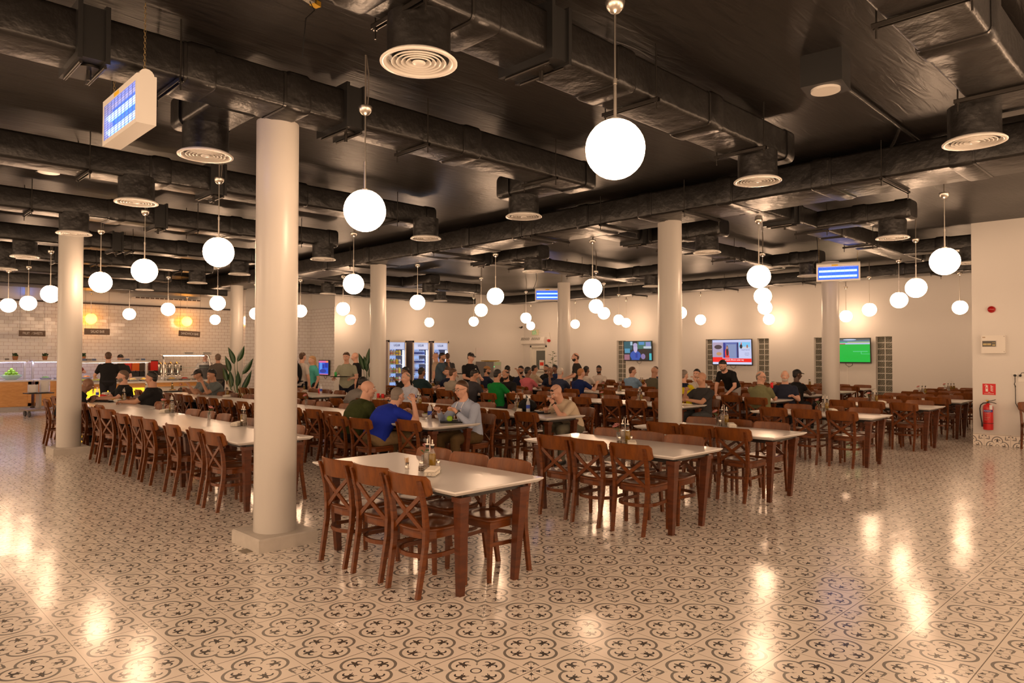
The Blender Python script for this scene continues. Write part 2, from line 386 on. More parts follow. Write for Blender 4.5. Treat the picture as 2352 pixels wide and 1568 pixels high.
mb = MB(); mb.bx(7.82, 10.28, YA-0.012, YA+0.15, 0, TT); tag(mb.build('wall_alcove', BRX), kind='structure')
mb = MB(); mb.bx(10.28, 10.4, YN+0.2, YA+0.15, TT, CZ); tag(mb.build('wall_alcove', WHITE), kind='structure')
mb = MB(); mb.bx(10.266, 10.279, YN+0.002, YA-0.013, 0, TT); tag(mb.build('wall_alcove', BRY), kind='structure')
# open frames added behind and beside the viewpoint to let warm fill light in
def added_facade(name, p0, p1, n, horizontal):
    mb = MB()
    for i in range(n+1):
        t = p0+(p1-p0)*i/n
        if horizontal: mb.bx(t-0.06, t+0.06, -9.2, -9.0, 0, CZ)
        else: mb.bx(-7.2, -7.0, t-0.06, t+0.06, 0, CZ)
    for z0, z1 in ((0, 0.12), (2.9, 3.0), (3.8, CZ)):
        if horizontal: mb.bx(p0, p1, -9.2, -9.0, z0, z1)
        else: mb.bx(-7.2, -7.0, p0, p1, z0, z1)
    tag(mb.build(name, WHITE), kind='structure')
added_facade('wall_south_added', -7.2, XR, 12, True); added_facade('wall_west_added', -9.2, 24.5, 18, False)
# skirting of the pier: cut floor tiles
SK = tile_material('skirting_tile', (1, 2), (0.42, 0.0), 0.3)
mb = MB(); mb.bx(XR-0.012, XR, -9, YR, 0, 0.215); tag(mb.build('baseboard_pier', SK), kind='structure')
mb = MB(); mb.bx(XE-0.012, XE, YR, 17.1, 0, 0.2); tag(mb.build('baseboard_east', SK), kind='structure')

# glass block windows
def glassblock_material():
    mt = bpy.data.materials.new('glass_block'); mt.use_nodes = True; nt = mt.node_tree; b = nt.nodes['Principled BSDF']
    tc = nt.nodes.new('ShaderNodeTexCoord'); mp = nt.nodes.new('ShaderNodeMapping'); nt.links.new(tc.outputs['Object'], mp.inputs[0]); mp.inputs['Rotation'].default_value = (0.8, 0, 0)
    wv = nt.nodes.new('ShaderNodeTexWave'); nt.links.new(mp.outputs[0], wv.inputs['Vector']); wv.inputs['Scale'].default_value = 9; wv.inputs['Distortion'].default_value = 5; wv.bands_direction = 'Z'
    cr = nt.nodes.new('ShaderNodeValToRGB'); nt.links.new(wv.outputs['Fac'], cr.inputs[0]); cr.color_ramp.elements[0].color = (0.10, 0.095, 0.07, 1); cr.color_ramp.elements[1].color = (0.34, 0.33, 0.28, 1)
    nt.links.new(cr.outputs[0], b.inputs['Base Color'])
    bm = nt.nodes.new('ShaderNodeBump'); bm.inputs['Distance'].default_value = 0.02; nt.links.new(wv.outputs['Fac'], bm.inputs['Height']); nt.links.new(bm.outputs['Normal'], b.inputs['Normal'])
    b.inputs['Roughness'].default_value = 0.06; b.inputs['Specular IOR Level'].default_value = 0.9
    return mt
GB = glassblock_material(); FRW = mat('window_frame_paint', (0.70, 0.68, 0.62), 0.4)
for i, (y0, y1, z0, z1) in enumerate(WINS):
    w_ = empty('window_%d' % (i+1), (XE, (y0+y1)/2, z0)); tag(w_, kind='structure')
    hw = (y1-y0)/2; H = z1-z0; mb = MB(); fm = MB(); nr = 10; bh = H/nr
    for r in range(nr):
        for c in range(2):
            a = -hw+0.012+c*(hw-0.006); mb.bx(0.11, 0.19, a, a+hw-0.018, r*bh+0.008, (r+1)*bh-0.008)
    for r in range(nr+1): fm.bx(0.10, 0.2, -hw, hw, max(0, r*bh-0.009), min(H, r*bh+0.009))
    for c in (-1, 0, 1): fm.bx(0.10, 0.2, c*hw-0.010 if c > -1 else -hw, c*hw+0.010 if c < 1 else hw, 0, H)
    mb.build('glass_blocks', GB, w_); fm.build('window_frame', FRW, w_)
# exit door
d_ = empty('door_1', (XE, 17.665, 0)); tag(d_, kind='structure')
mb = MB()
for a, b in ((-0.485, -0.41), (0.41, 0.485)): mb.bx(-0.02, 0.2, a, b, 0, 2.06)
mb.bx(-0.02, 0.2, -0.485, 0.485, 1.98, 2.06); mb.build('door_frame', FRW, d_)
mb = MB(); mb.bx(0.09, 0.14, -0.41, 0.41, 0, 1.02); mb.bx(0.09, 0.14, -0.41, 0.41, 1.84, 1.98); mb.bx(0.09, 0.14, -0.41, -0.33, 1.02, 1.84); mb.bx(0.09, 0.14, 0.22, 0.41, 1.02, 1.84); mb.build('door_leaf', FRW, d_)
mb = MB(); mb.bx(0.10, 0.13, -0.33, 0.22, 1.02, 1.84); mb.build('door_glass', mat('grey_door_glass', (0.12, 0.13, 0.12), 0.15), d_)
mb = MB(); mb.cyl((0.06, -0.3, 0.92), (0.06, 0.3, 0.92), 0.018); mb.bx(0.06, 0.09, -0.3, -0.27, 0.9, 0.94); mb.bx(0.06, 0.09, 0.27, 0.3, 0.9, 0.94); mb.build('push_bar', STEEL, d_)
nt_ = empty('door_notice', (XE+0.085, 17.55, 1.17), 0, 'white and red notice sheet stuck on the glass of the exit door', 'notice')
mb = MB(); mb.bx(0, 0.004, -0.14, 0.14, -0.12, 0.26); mb.build('sheet', WHITEP, nt_)
mb = MB(); mb.bx(-0.003, 0, -0.11, 0.11, 0.03, 0.17); mb.build('red_panel', mat('notice_red', (0.7, 0.05, 0.02), 0.5), nt_)

# pillars
def pillar(x, y, label, h=3.72, plinth=0.115, rr=0.181):
    t = empty('pillar', (x, y, 0), 0, label, 'pillar', 'round white pillars of the hall')
    mb = MB(); mb.cyl((0, 0, plinth-0.01), (0, 0, h), rr, rr, 40); mb.build('shaft', PILLARW, t)
    mb = MB(); a = 0.27
    mb.loft([[(-a, -a, 0), (a, -a, 0), (a, a, 0), (-a, a, 0)], [(-a, -a, plinth-0.012), (a, -a, plinth-0.012), (a, a, plinth-0.012), (-a, a, plinth-0.012)], [(-a+.012, -a+.012, plinth), (a-.012, -a+.012, plinth), (a-.012, a-.012, plinth), (-a+.012, a-.012, plinth)]], smooth=False)
    mb.build('plinth', DIRTY, t)
    return t
def pdir(px, y):                                  # place on the pillar row y, seen at column px
    d = ray(px, 814); t = (y-CAM.y)/d.y; return CAM.x+d.x*t
PROW = [2.74, 10.47, 17.9]
pillar(0.415, 2.735, 'nearest thick white round pillar on a square scuffed plinth')
pillar(pdir(160, 10.47), 10.47, 'white round pillar on square plinth beside the long row of brown chairs')
pillar(pdir(-26, 18.3), 18.3, 'white round pillar cut by the photo edge before the fruit counter')
pillar(pdir(1539, 2.86), 2.86, 'white round pillar behind the third single table')
pillar(pdir(868, 10.47), 10.47, 'white round pillar just before the first glass-door fridge')
pillar(pdir(1295, 10.2), 10.2, 'slender far white round pillar beside the exit door plant')
pillar(pdir(1908, 3.0), 3.0, 'white round pillar half hiding the football television')
pillar(pdir(543, 17.7), 17.7, 'white round pillar at the end of the sandwich counter')
# floor drain cover by the near plinth
q = atz(582, 1262, 0.0)
mb = MB(); mb.bx(-0.11, 0.11, -0.06, 0.06, 0.0, 0.004); tag(mb.build('drain_cover', mat('drain_metal', (0.2, 0.17, 0.13), 0.5, vary=0.3), loc=(q.x, q.y, 0.001)), 'small brownish floor cover plate beside the nearest pillar plinth', 'floor cover')
# ---------------------------------------------------------------- ceiling services
ZD = 3.714
def sect(w, h, r=0.035, n=3):
    P = []
    for cx, cy, a0 in ((w/2-r, h/2-r, 0), (-w/2+r, h/2-r, 90), (-w/2+r, -h/2+r, 180), (w/2-r, -h/2+r, 270)):
        for i in range(n+1):
            a = math.radians(a0+90*i/n); P.append((cx+r*math.cos(a), cy+r*math.sin(a)))
    return P
def duct(label, axis, a0, a1, c, w=0.42, h=0.30, z=ZD, collars=(), dampers=(), ends=(), group=None, name='air_duct'):
    L = a1-a0
    t = empty(name, (a0, c, z) if axis == 'x' else (c, a0, z), 0 if axis == 'x' else PI/2, label, 'duct', group)
    def seg(mb, s0, s1, w_, h_, r=0.035, tp=0.0):
        rs = []
        for s_, k in ((s0, tp), (s0+tp, 0), (s1-tp, 0), (s1, tp)) if tp else ((s0, 0), (s1, 0)):
            rs.append([(s_, x, y+h/2) for x, y in sect(w_-2*k*0.4, h_-2*k*0.4, r)])
        mb.loft(rs)
    mb = MB(); n = max(2, int(L/0.6)); rs = []
    for i in range(n+1):
        j = 0.004*math.sin(i*2.3)
        rs.append([(L*i/n, x*(1+j), y*(1+j)+h/2) for x, y in sect(w, h)])
    mb.loft(rs)
    mb.build('duct_body', DUCT, t)
    for s_ in collars:
        mb = MB(); seg(mb, s_-a0-0.09, s_-a0+0.13, w+0.035, h+0.035, 0.05, 0.03); mb.build('collar', DUCT, t)
        mb = MB(); seg(mb, s_-a0-0.115, s_-a0-0.092, w+0.012, h+0.012, 0.04); mb.build('seam_strap', DUCT2, t)
    for s_ in ends:
        sg = 1 if s_ > (a0+a1)/2 else -1; e = s_-a0; mb = MB()
        mb.loft([[(e+sg*q, x*k, y*k+h/2) for x, y in sect(w+0.03, h+0.03, 0.06)] for q, k in ((-0.16, 1), (0.0, 1), (0.035, 0.93), (0.05, 0.8))])
        mb.build('end_cap', DUCT, t)
    for s_ in dampers:
        d = s_-a0; mb = MB(); mb.bx(d, d+0.17, -w/2-0.03, w/2+0.03, -0.03, h+0.03)
        for q in (d-0.02, d+0.15): mb.bx(q, q+0.03, -w/2-0.05, w/2+0.05, -0.05, h+0.05)
        mb.build('damper_box', BLACKP, t)
        mb = MB(); mb.cyl((d+0.1, -0.05, -0.05), (d+0.1, -0.05, -0.035), 0.09, n=16); mb.cyl((d+0.1, -0.05, -0.12), (d+0.1, -0.05, -0.05), 0.016, n=8)
        for q in (d+0.01, d+0.16): mb.cyl((q, -w/2, -0.06), (q, w/2, -0.06), 0.012, n=6)
        mb.build('damper_lever', STEELK, t)
    return t
HN = {}
def hanger(axis, a, c, w=0.42, z=ZD, label=None):
    HN[c] = HN.get(c, 0)+1; label = label or '%s strut hanger %s' % (ORD[HN[c]-1], HWHERE.get(c, 'under a black duct'))
    t = empty('duct_hanger', (a, c, z) if axis == 'x' else (c, a, z), 0 if axis == 'x' else PI/2, label, 'hanger', 'strut hangers under the ducts')
    mb = MB(); hw = w/2+0.07
    mb.bx(-0.018, -0.012, -hw, hw, -0.035, -0.005); mb.bx(0.012, 0.018, -hw, hw, -0.035, -0.005); mb.bx(-0.018, 0.018, -hw, hw, -0.008, -0.004); mb.build('strut', STEELK, t)
    for s_ in (-1, 1):
        mb = MB(); mb.cyl((0, s_*(hw-0.025), -0.10), (0, s_*(hw-0.025), CZ-z), 0.006, n=6); mb.cyl((0, s_*(hw-0.025), -0.045), (0, s_*(hw-0.025), -0.034), 0.015, n=6); mb.build('threaded_rod', STEELK, t)
    return t
HWHERE = {(6.28+7.15)/2: 'under the wide main duct, counted from the pier', -1.95: 'under the duct in the upper corner nearest the pier wall', 0.235: 'under the damper duct above the largest globe', 2.48: 'under the duct over the nearest pillar', 5.95: 'under the fourth duct from the pier', 8.95: 'under the duct over the mid first row', 12.3: 'under the duct over the first row far end', 15.05: 'under the duct two bays before the servery', 18.0: 'under the duct nearest the counters', 1.66: 'under the cross duct by the pier', 4.42: 'under the cross duct in mid hall', 8.6: 'under the cross duct by the far pillars', 14.5: 'under the cross duct by the fridges', 17.6: 'under the long duct along the television wall'}
G1 = 'black side ducts running toward the main duct'
XM0, XM1 = 6.28, 7.15
duct('widest black main duct crossing the hall above the pillars', 'y', -6.0, 22.5, (XM0+XM1)/2, XM1-XM0, 0.36, collars=(-3, -1.2, 0.3, 1.6, 2.9, 4.1, 5.6, 7.0, 8.6, 10.4, 12.2, 14.2, 16.5, 18.6))
for a in (-0.4, 2.2, 3.7, 5.2, 7.9, 11, 15): hanger('y', a, (XM0+XM1)/2, 0.87)
BR = [(-1.95, 4.75, (1.4, 2.9), (), 'black duct in the upper corner nearest the pier wall'),
      (0.235, 4.85, (-0.3, 0.45, 1.9, 3.25), (1.03,), 'big black duct with damper above the largest white globe'),
      (2.48, 4.3, (-2.6, -0.45, 0.35, 2.3), (-1.25, 0.82), 'black duct passing over the nearest thick pillar'),
      (5.95, 4.55, (-1.9, 0.4, 2.2), (-2.1, 1.0), 'black duct behind the nearest pillar top, fourth from the pier'),
      (8.95, 4.55, (-1.2, 0.75, 2.6), (1.3,), 'black duct over the middle of the long first row'),
      (12.3, 4.55, (-0.6, 1.1, 2.9), (1.6,), 'black duct over the far end of the long first row'),
      (15.05, 4.6, (0.3, 2.2), (1.2,), 'black duct two bays before the servery wall'),
      (18.0, 4.6, (0.9, 2.6), (1.9,), 'black duct nearest the fruit and salad counters')]
for y, x1, cs, ds, lb in BR:
    duct(lb, 'x', -6.5, x1, y, 0.43, 0.30, collars=cs, dampers=ds, ends=(x1,), group=G1)
    for a in (x1-4.9, x1-2.6, x1-0.75): hanger('x', a, y)
for (x, y) in ((-0.02, 3.22), (4.01, 3.2)):          # side elbows toward the diffusers
    t = empty('duct_elbow', (x, y, ZD), 0, 'black elbow box beside the duct over the %s' % ('nearest pillar' if x < 1 else 'first long row of tables'), 'duct', None)
    mb = MB(); mb.loft([[(p, -0.55+q, r+0.12) for p, r in sect(0.42, 0.26)] for q in (0, 0.35, 0.8)]); mb.build('duct_body', DUCT, t)
    mb = MB(); mb.loft([[(p*k, 0.25+q, r*k+0.12) for p, r in sect(0.46, 0.3, 0.06)] for q, k in ((-0.2, 1), (0, 1), (0.04, 0.9), (0.05, 0.75))]); mb.build('end_cap', DUCT, t)
G2 = 'black cross ducts beyond the main duct'
for y, x0, x1, stubs in ((1.66, 7.15, 14.7, ((9.18, 0.15), (13.42, 0.05))), (4.42, 7.15, 13.9, ((8.55, 2.9), (13.42, 3.2))), (8.6, 7.15, 13.9, ((8.48, 7.05), (13.04, 7.1))), (14.5, 7.15, 13.2, ((10.26, 13.0), (8.4, 15.6)))):
    duct('black cross duct beyond the main duct, %s' % {1.66: 'closest to the pier wall', 4.42: 'over the middle pillar rows', 8.6: 'before the two round far pillars', 14.5: 'above the glass-door fridges'}[y], 'x', x0, x1, y, 0.40, 0.28, collars=(x0+1.2, x0+3.0, x0+4.7), dampers=(x0+0.9,), ends=(x1,), group=G2)
    hanger('x', x0+2.1, y); hanger('x', x0+4.2, y)
    for k, (sx, sy) in enumerate(stubs):
        a, b = (sy, y-0.2) if sy < y else (y+0.2, sy)
        duct('short black duct stub carrying a round diffuser, %s of the cross duct %s' % (('main-duct half', 'far half')[k], {1.66: 'by the pier', 4.42: 'in mid hall', 8.6: 'by the far pillars', 14.5: 'by the fridges'}[y]), 'y', a, b, sx, 0.38, 0.27, collars=((a+b)/2,), ends=(sy,), group='short duct stubs with diffusers')
duct('long black duct along the top of the television wall', 'y', -0.2, 17.5, 17.6, 0.75, 0.30, collars=(1.2, 2.7, 4.4, 6.2, 8.2, 10.2, 12.6, 15.0), ends=(-0.2,))
for a in (2.0, 5.2, 7.6, 11): hanger('y', a, 17.6, 0.75)
duct('black duct along the alcove top behind the pillars', 'x', 7.15, 15.5, 17.35, 0.5, 0.26, z=3.60, collars=(8.6, 10.5, 12.6))
duct('deep black duct above the serving counters', 'x', -6.5, 7.0, 20.2, 1.1, 0.42, z=3.55, collars=(0.6, 2.4, 4.2))

# round diffusers
def diffuser_proto():
    t = empty('ceiling_diffuser')
    mb = MB(); mb.cyl((0, 0, 0.02), (0, 0, 0.30), 0.195, 0.195, 28, cap=True); mb.build('drum', DUCT, t)
    mb = MB(); mb.lathe([(0.196, 0.03), (0.215, 0.022), (0.236, 0.004), (0.236, -0.004), (0.205, -0.004), (0.195, 0.012), (0.185, 0.02)], n=40, cap=False); mb.build('outer_flange', GRILLE, t)
    for k, r in enumerate((0.165, 0.135, 0.105, 0.075)):
        mb = MB(); mb.lathe([(r-0.026, 0.022), (r-0.008, 0.006), (r, -0.003), (r+0.004, 0.0), (r-0.004, 0.012), (r-0.022, 0.028), (r-0.026, 0.022)], n=36, cap=False); mb.build('cone_ring', GRILLE, t)
    mb = MB(); mb.sphere((0, 0, 0.002), (0.042, 0.042, 0.012), 20, 8); mb.build('centre_disc', GRILLE, t)
    mb = MB(); mb.cyl((0, 0, 0.022), (0, 0, 0.026), 0.19, n=28); mb.build('throat', BLACKP, t)
    return t
DP = diffuser_proto()
DIFF = [(962, 145, 'largest round white diffuser beside the biggest globe'), (1740, 417, 'round diffuser above the middle thick pillar, before the main duct'), (2238, 327, 'round diffuser in the corner toward the pier wall'),
 (472, 358, 'round diffuser under an elbow beside the nearest pillar top'), (313, 466, 'round diffuser beyond the insect lamp, third along its line'), (1203, 498, 'round diffuser on an elbow between the two biggest globes'),
 (978, 548, 'round diffuser hanging just before the main duct, over the first row'), (742, 596, 'round diffuser just past the nearest pillar'), (170, 537, 'round diffuser touching the second pillar top'),
 (57, 590, 'round diffuser next to the second pillar, before the fruit counter'), (10, 618, 'round diffuser cut by the photo edge above the first pillar'), (2050, 547, 'round diffuser on the stub above the football television'),
 (1624, 580, 'round diffuser under the stub beside the middle thick pillar'), (1857, 634, 'round diffuser touching the insect lamp by the fourth pillar'), (1225, 624, 'round diffuser under the stub above the exit door lamp'),
 (1497, 658, 'small round diffuser against the middle thick pillar edge'), (453, 650, 'small diffuser over the sandwich bar sign'), (550, 630, 'small diffuser beside the nearest pillar above the sandwich counter'),
 (332, 666, 'small diffuser over the salad counter'), (753, 675, 'small diffuser above the tiled alcove'), (985, 674, 'small diffuser above the second fridge'), (1011, 691, 'smallest diffuser, beyond the fridges'), (2231, 604, 'round diffuser at the duct end beside the pier wall')]
for i, (px, py, lb) in enumerate(DIFF):
    p = atz(px, py, 3.444); o = DP if i == 0 else copy_tree(DP); o.location = p
    tag(o, lb, 'air diffuser', 'round white ceiling diffusers')

# pendant globes
def globe_mat(name, col, s): return mat(name, (0.9, 0.88, 0.85), 0.2, emis=col, es=s)
GW = globe_mat('opal_globe_lit', WARM, GLOBE_E); GO = globe_mat('amber_globe_lit', (1.0, 0.33, 0.018), 14.0)
def pendant_proto():
    t = empty('pendant_lamp')
    R = 0.172
    def fn(d): return 1.0 if d.z < 0.93 else 0.93/d.z
    mb = MB(); mb.sphere((0, 0, 0), R, 24, 16, fn=fn); mb.build('globe', GW, t)
    mb = MB(); mb.cyl((0, 0, R*0.92), (0, 0, R*0.92+0.02), 0.03, n=12); mb.cyl((0, 0, R*0.92), (0, 0, 0.40), 0.0095, n=8); mb.cyl((0, 0, 0.38), (0, 0, 0.41), 0.013, n=8); mb.cyl((0, 0, 0.40), (0, 0, 0.80), 0.006, n=8); mb.build('rod', CHROME, t)
    mb = MB(); mb.lathe([(0.006, 0.79), (0.03, 0.80), (0.05, 0.825), (0.058, 0.86), (0.056, 0.866)], n=20); mb.build('canopy_cup', CHROME, t)
    mb = MB(); mb.cyl((0, 0, 0.86), (0, 0, CZ-2.846), 0.007, n=6); mb.tube([(0.02, 0, 0.86), (0.035, 0.01, 0.98), (0.03, 0, 1.15), (0.005, 0, CZ-2.846)], 0.006, 6); mb.build('suspension_cable', mat('grey_cable', (0.16, 0.14, 0.12), 0.5), t)
    return t
PP = pendant_proto()
PEND = [(1413, 343), (838, 484), (502, 579), (332, 622), (231, 648), (116, 675), (65, 696), (19, 701), (209, 732), (297, 721), (386, 710), (429, 738), (500, 696), (494, 734), (587, 720), (690, 714), (812, 652), (788, 709), (805, 734), (959, 694), (986, 740), (1138, 680), (1105, 712), (1088, 738), (1208, 730), (1219, 748), (1321, 744), (1361, 662), (1369, 703), (1387, 719), (1421, 734), (1438, 741), (1563, 718), (1609, 734), (1743, 635), (1752, 680), (1757, 706), (1766, 733), (1943, 726), (1997, 711), (2065, 689), (2104, 661), (2170, 600), (2205, 706)]
PLAB = ['biggest white globe lamp, over the second single table', 'white globe lamp right of the nearest thick pillar, second largest', 'white globe lamp left of the nearest thick pillar', 'white globe lamp over the long first row, below a diffuser', 'white globe lamp right of the second pillar', 'white globe lamp touching the second pillar from the left', 'white globe lamp below the small blue insect lamp', 'white globe lamp nearest the photo edge above the fruit counter',
 'amber lit globe lamp above the salad bar sign', 'small white globe lamp between the salad and sandwich signs', 'white globe lamp between the two amber globes', 'amber lit globe lamp above the sandwich bar sign', 'white globe lamp above a smaller one left of the nearest pillar', 'small white globe lamp below another, beside the nearest pillar', 'white globe lamp almost hidden behind the nearest pillar', 'white globe lamp half hidden by the right edge of the nearest pillar',
 'white globe lamp hanging between the two left-centre pillars', 'white globe lamp on the white wall edge by the alcove tiles', 'small white globe lamp below a larger one by the alcove', 'white globe lamp above the second fridge', 'small white globe lamp low above the fridges', 'white globe lamp top of the three over the man in black cap', 'white globe lamp middle of the three over the man in black cap', 'white globe lamp lowest of the three over the man in black cap',
 'white globe lamp upper of the pair above the exit door', 'white globe lamp lower of the pair above the exit door', 'small white globe lamp right of the slender far pillar', 'white globe lamp top of the three before the first television', 'white globe lamp middle of the three before the first television', 'white globe lamp lowest of the three before the first television', 'white globe lamp larger of the touching pair above the first television', 'white globe lamp smaller of the touching pair above the first television', 'white globe lamp peeping out behind the middle thick pillar', 'small white globe lamp left of the news television',
 'white globe lamp top of the column of four over the news television', 'white globe lamp second of the column of four over the news television', 'white globe lamp third of the column of four over the news television', 'white globe lamp lowest of the column of four over the news television', 'small white globe lamp just above the football television', 'white globe lamp second from the football television toward the pier', 'white globe lamp third from the football television toward the pier', 'white globe lamp fourth from the football television toward the pier', 'large white globe lamp closest to the pier wall', 'white globe lamp lower, beside the pier wall corner']
for i, (px, py) in enumerate(PEND):
    p = atz(px, py, 2.846)
    if i == 0: o = PP
    else: o = copy_tree(PP)
    if p.x > XE-0.5: p = atx(px, py, XE-0.6)
    if p.y > YS-0.4: p = aty(px, py, YS-0.38)
    if p.y > YN-0.4 and p.x > 10.4: p = aty(px, py, YN-0.5)
    o.location = p; tag(o, PLAB[i], 'pendant lamp', 'globe pendant lamps')
    if i in (8, 11):
        g = [c for c in o.children if c.name.startswith('globe')][0]; g.data = g.data.copy(); g.data.materials[0] = GO
PEND_ADDED = [(-1.35, -1.95), (-2.45, 0.35), (0.45, -3.2), (-2.9, 1.8), (-2.9, 4.9), (-2.9, 8.2), (-2.9, 11.6), (-5.2, -1.0), (-5.2, 2.2), (-5.2, 5.6), (-5.2, 9.6), (-5.2, -4.2), (-5.2, -7.2)]+[(x, y) for y in (-4.6, -7.0) for x in (-2.4, 0.3, 2.9, 5.5, 8.1, 10.9)]+[(2.6, -2.6), (5.2, -2.9), (8.0, -3.0), (10.8, -2.7), (-2.9, -1.4)]
for x, y in PEND_ADDED:  # extra unseen globes added to brighten the foreground
    o = copy_tree(PP); o.location = (x, y, 2.846); tag(o, 'white globe lamp added for brightness, out of view beside or behind the viewpoint', 'pendant lamp', 'globe lamps added out of view')

# insect lamps
def insect_lamp(loc, rz, label, L=0.82, H=0.345, chain=True, open_=False, sc=1.0):
    t = empty('insect_lamp', loc, rz, label, 'insect killer lamp', 'blue insect killer lamps'); T = 0.13
    if sc != 1.0: t.scale = (sc, sc, sc)
    mb = MB(); e = 0.032                                                  # local: length along y, glowing faces toward -x and +x
    mb.bx(-T/2, T/2, -L/2, L/2, H/2-0.045, H/2); mb.bx(-T/2, T/2, -L/2, L/2, -H/2, -H/2+e)
    mb.bx(-T/2, T/2, -L/2, -L/2+e, -H/2+e, H/2-0.045); mb.bx(-T/2, T/2, L/2-e, L/2, -H/2+e, H/2-0.045)
    mb.cyl((0, -L/2+0.001, H/2-0.006), (0, L/2-0.001, H/2-0.006), 0.05, n=14)
    mb.build('housing', WHITEP, t)
    for z in (-0.075, 0.035):
        mb = MB(); mb.cyl((-0.03, -L/2+0.06, z), (-0.03, L/2-0.05, z), 0.021, n=12); mb.cyl((0.03, -L/2+0.06, z), (0.03, L/2-0.05, z), 0.021, n=12); mb.build('uv_tube', UVT, t)
    mb = MB(); mb.bx(-0.004, 0.004, -L/2+e, L/2-e, -H/2+e, H/2-0.045); mb.build('back_plate', UVP, t)
    mb = MB(); n = 9
    for i in range(n+1):
        y = -L/2+e+(L-2*e)*i/n; mb.bx(-T/2+0.004, -T/2+0.007, y-0.0016, y+0.0016, -H/2+e, H/2-0.045); mb.bx(T/2-0.007, T/2-0.004, y-0.0016, y+0.0016, -H/2+e, H/2-0.045)
    for i in range(16):
        z = -H/2+e+(H-e-0.045)*i/15; mb.bx(-T/2+0.004, -T/2+0.006, -L/2+e, L/2-e, z-0.0008, z+0.0008)
    mb.build('wire_grid', mat('grid_wire', (0.25, 0.3, 0.5), 0.4, metal=0.5), t)
    mb = MB(); mb.bx(-T/2-0.001, -T/2, -0.0, 0.12, H/2-0.036, H/2-0.008); mb.build('warning_sticker', mat('yellow_sticker', (0.8, 0.5, 0.02), 0.5), t)
    for y in (-0.36, 0.36):
        mb = MB(); z = H/2; k = 0
        while z < CZ-loc[2] and k < 60:
            r = 0.0075; o2 = (r if k % 2 else 0)
            P = [((r*math.cos(a) if k % 2 else 0), y+(0 if k % 2 else r*math.cos(a)), z+0.011+0.013*math.sin(a)) for a in [2*PI*i/8 for i in range(8)]]
            mb.tube(P, 0.0017, 4, closed=True); z += 0.021; k += 1
        mb.build('chain', mat('brass_chain', (0.35, 0.26, 0.12), 0.4, metal=0.8), t)
    if chain:
        mb = MB(); mb.tube([(0.0, 0.41, 0.10), (0.0, 0.46, 0.12), (0.0, 0.47, 0.20), (0, 0.42, 0.32), (0, 0.38, 0.45), (0, 0.40, CZ-loc[2])], 0.006, 6); mb.build('power_cord', RUBBER, t)
    return t
UVT = mat('uv_tube_lit', (0.5, 0.6, 1), 0.3, emis=(0.25, 0.45, 1.0), es=2.4)
UVP = mat('uv_reflector_glow', (0.03, 0.10, 0.5), 0.4, emis=(0.0, 0.13, 0.85), es=0.9)  # tube light put into the back plate as its own blue glow
insect_lamp((-0.87, 2.51, 3.445), 0, 'large blue-glowing insect lamp on chains, top corner by the nearest pillar')
p = atd(1925, 626, 14.3); insect_lamp(p, math.radians(20), 'blue insect lamp hanging before the pillar by the football television', sc=0.98)
p = atd(1262, 677, 21.0); insect_lamp(p, math.radians(42), 'blue insect lamp beside the slender far pillar', sc=1.0, L=0.85)
p = atd(62, 667, 22.0); insect_lamp(p, math.radians(-8), 'small blue insect lamp above the fruit counter', sc=0.95)

# ceiling box speaker, round speakers, pipes
p = atz(1896, 172, 4.0)
t = empty('ceiling_speaker', (p.x, p.y, 3.86), 0.15, 'black box speaker with round white face on the dark ceiling', 'speaker')
mb = MB(); mb.bx(-0.16, 0.16, -0.16, 0.16, 0.02, CZ-3.86); mb.build('box', BLACKP, t)
mb = MB(); mb.cyl((0, 0, 0.0), (0, 0, 0.02), 0.115, n=28); mb.build('speaker_face', GRILLE, t)
for px, py, lb in ((112, 397, 'flat round white speaker behind the black duct beside the blue insect lamp'), (737, 487, 'flat round white speaker under the duct behind the second largest globe')):
    p = atz(px, py, 3.95); t = empty('round_speaker', (p.x, p.y, 3.95), 0, lb, 'speaker')
    mb = MB(); mb.cyl((0, 0, 0), (0, 0, 0.012), 0.12, n=24); mb.build('speaker_face', GRILLE, t)
    mb = MB(); mb.bx(-0.12, 0.12, -0.12, 0.12, 0.012, CZ-3.95); mb.build('box', BLACKP, t)
def pipe(pts, r, m, label, name='conduit_pipe', cat='pipe'):
    mb = MB(); mb.tube(pts, r, 8); return tag(mb.build(name, m), label, cat)
a = atz(1925, 187, 4.11); b = atz(2068, 292, 4.11); c = atz(2175, 368, 4.11); e_ = atz(2040, 348, 4.05)
pipe([a, b, c], 0.02, DUCT, 'black conduit pipe on the ceiling beside the box speaker')
pipe([b, (b+e_)/2-Vector((0, 0, 0.02)), e_], 0.018, DUCT, 'short black pipe branch hanging off the ceiling conduit')
p = atz(710, 8, 4.1); t = empty('ceiling_fitting', (p.x, p.y, CZ), 0.3, 'small torn yellow and clear cable fitting at the top edge', 'cable fitting')
mb = MB(); mb.bx(-0.05, 0.05, -0.025, 0.025, -0.03, 0); mb.build('clear_block', mat('clear_plastic', (0.5, 0.47, 0.4), 0.15, metal=0.5), t)
mb = MB(); mb.bx(0.03, 0.09, -0.025, 0.025, -0.035, 0); mb.build('yellow_block', mat('yellow_tape', (0.6, 0.35, 0.03), 0.3), t)
p2 = atz(650, 60, 4.1)
mb = MB(); mb.tube([(0, 0, -0.02), (0.02, -0.03, -0.09), (-0.03, -0.0, -0.16), (-0.06, 0.0, -0.45)], 0.004, 5); mb.build('loose_wire', RUBBER, t)
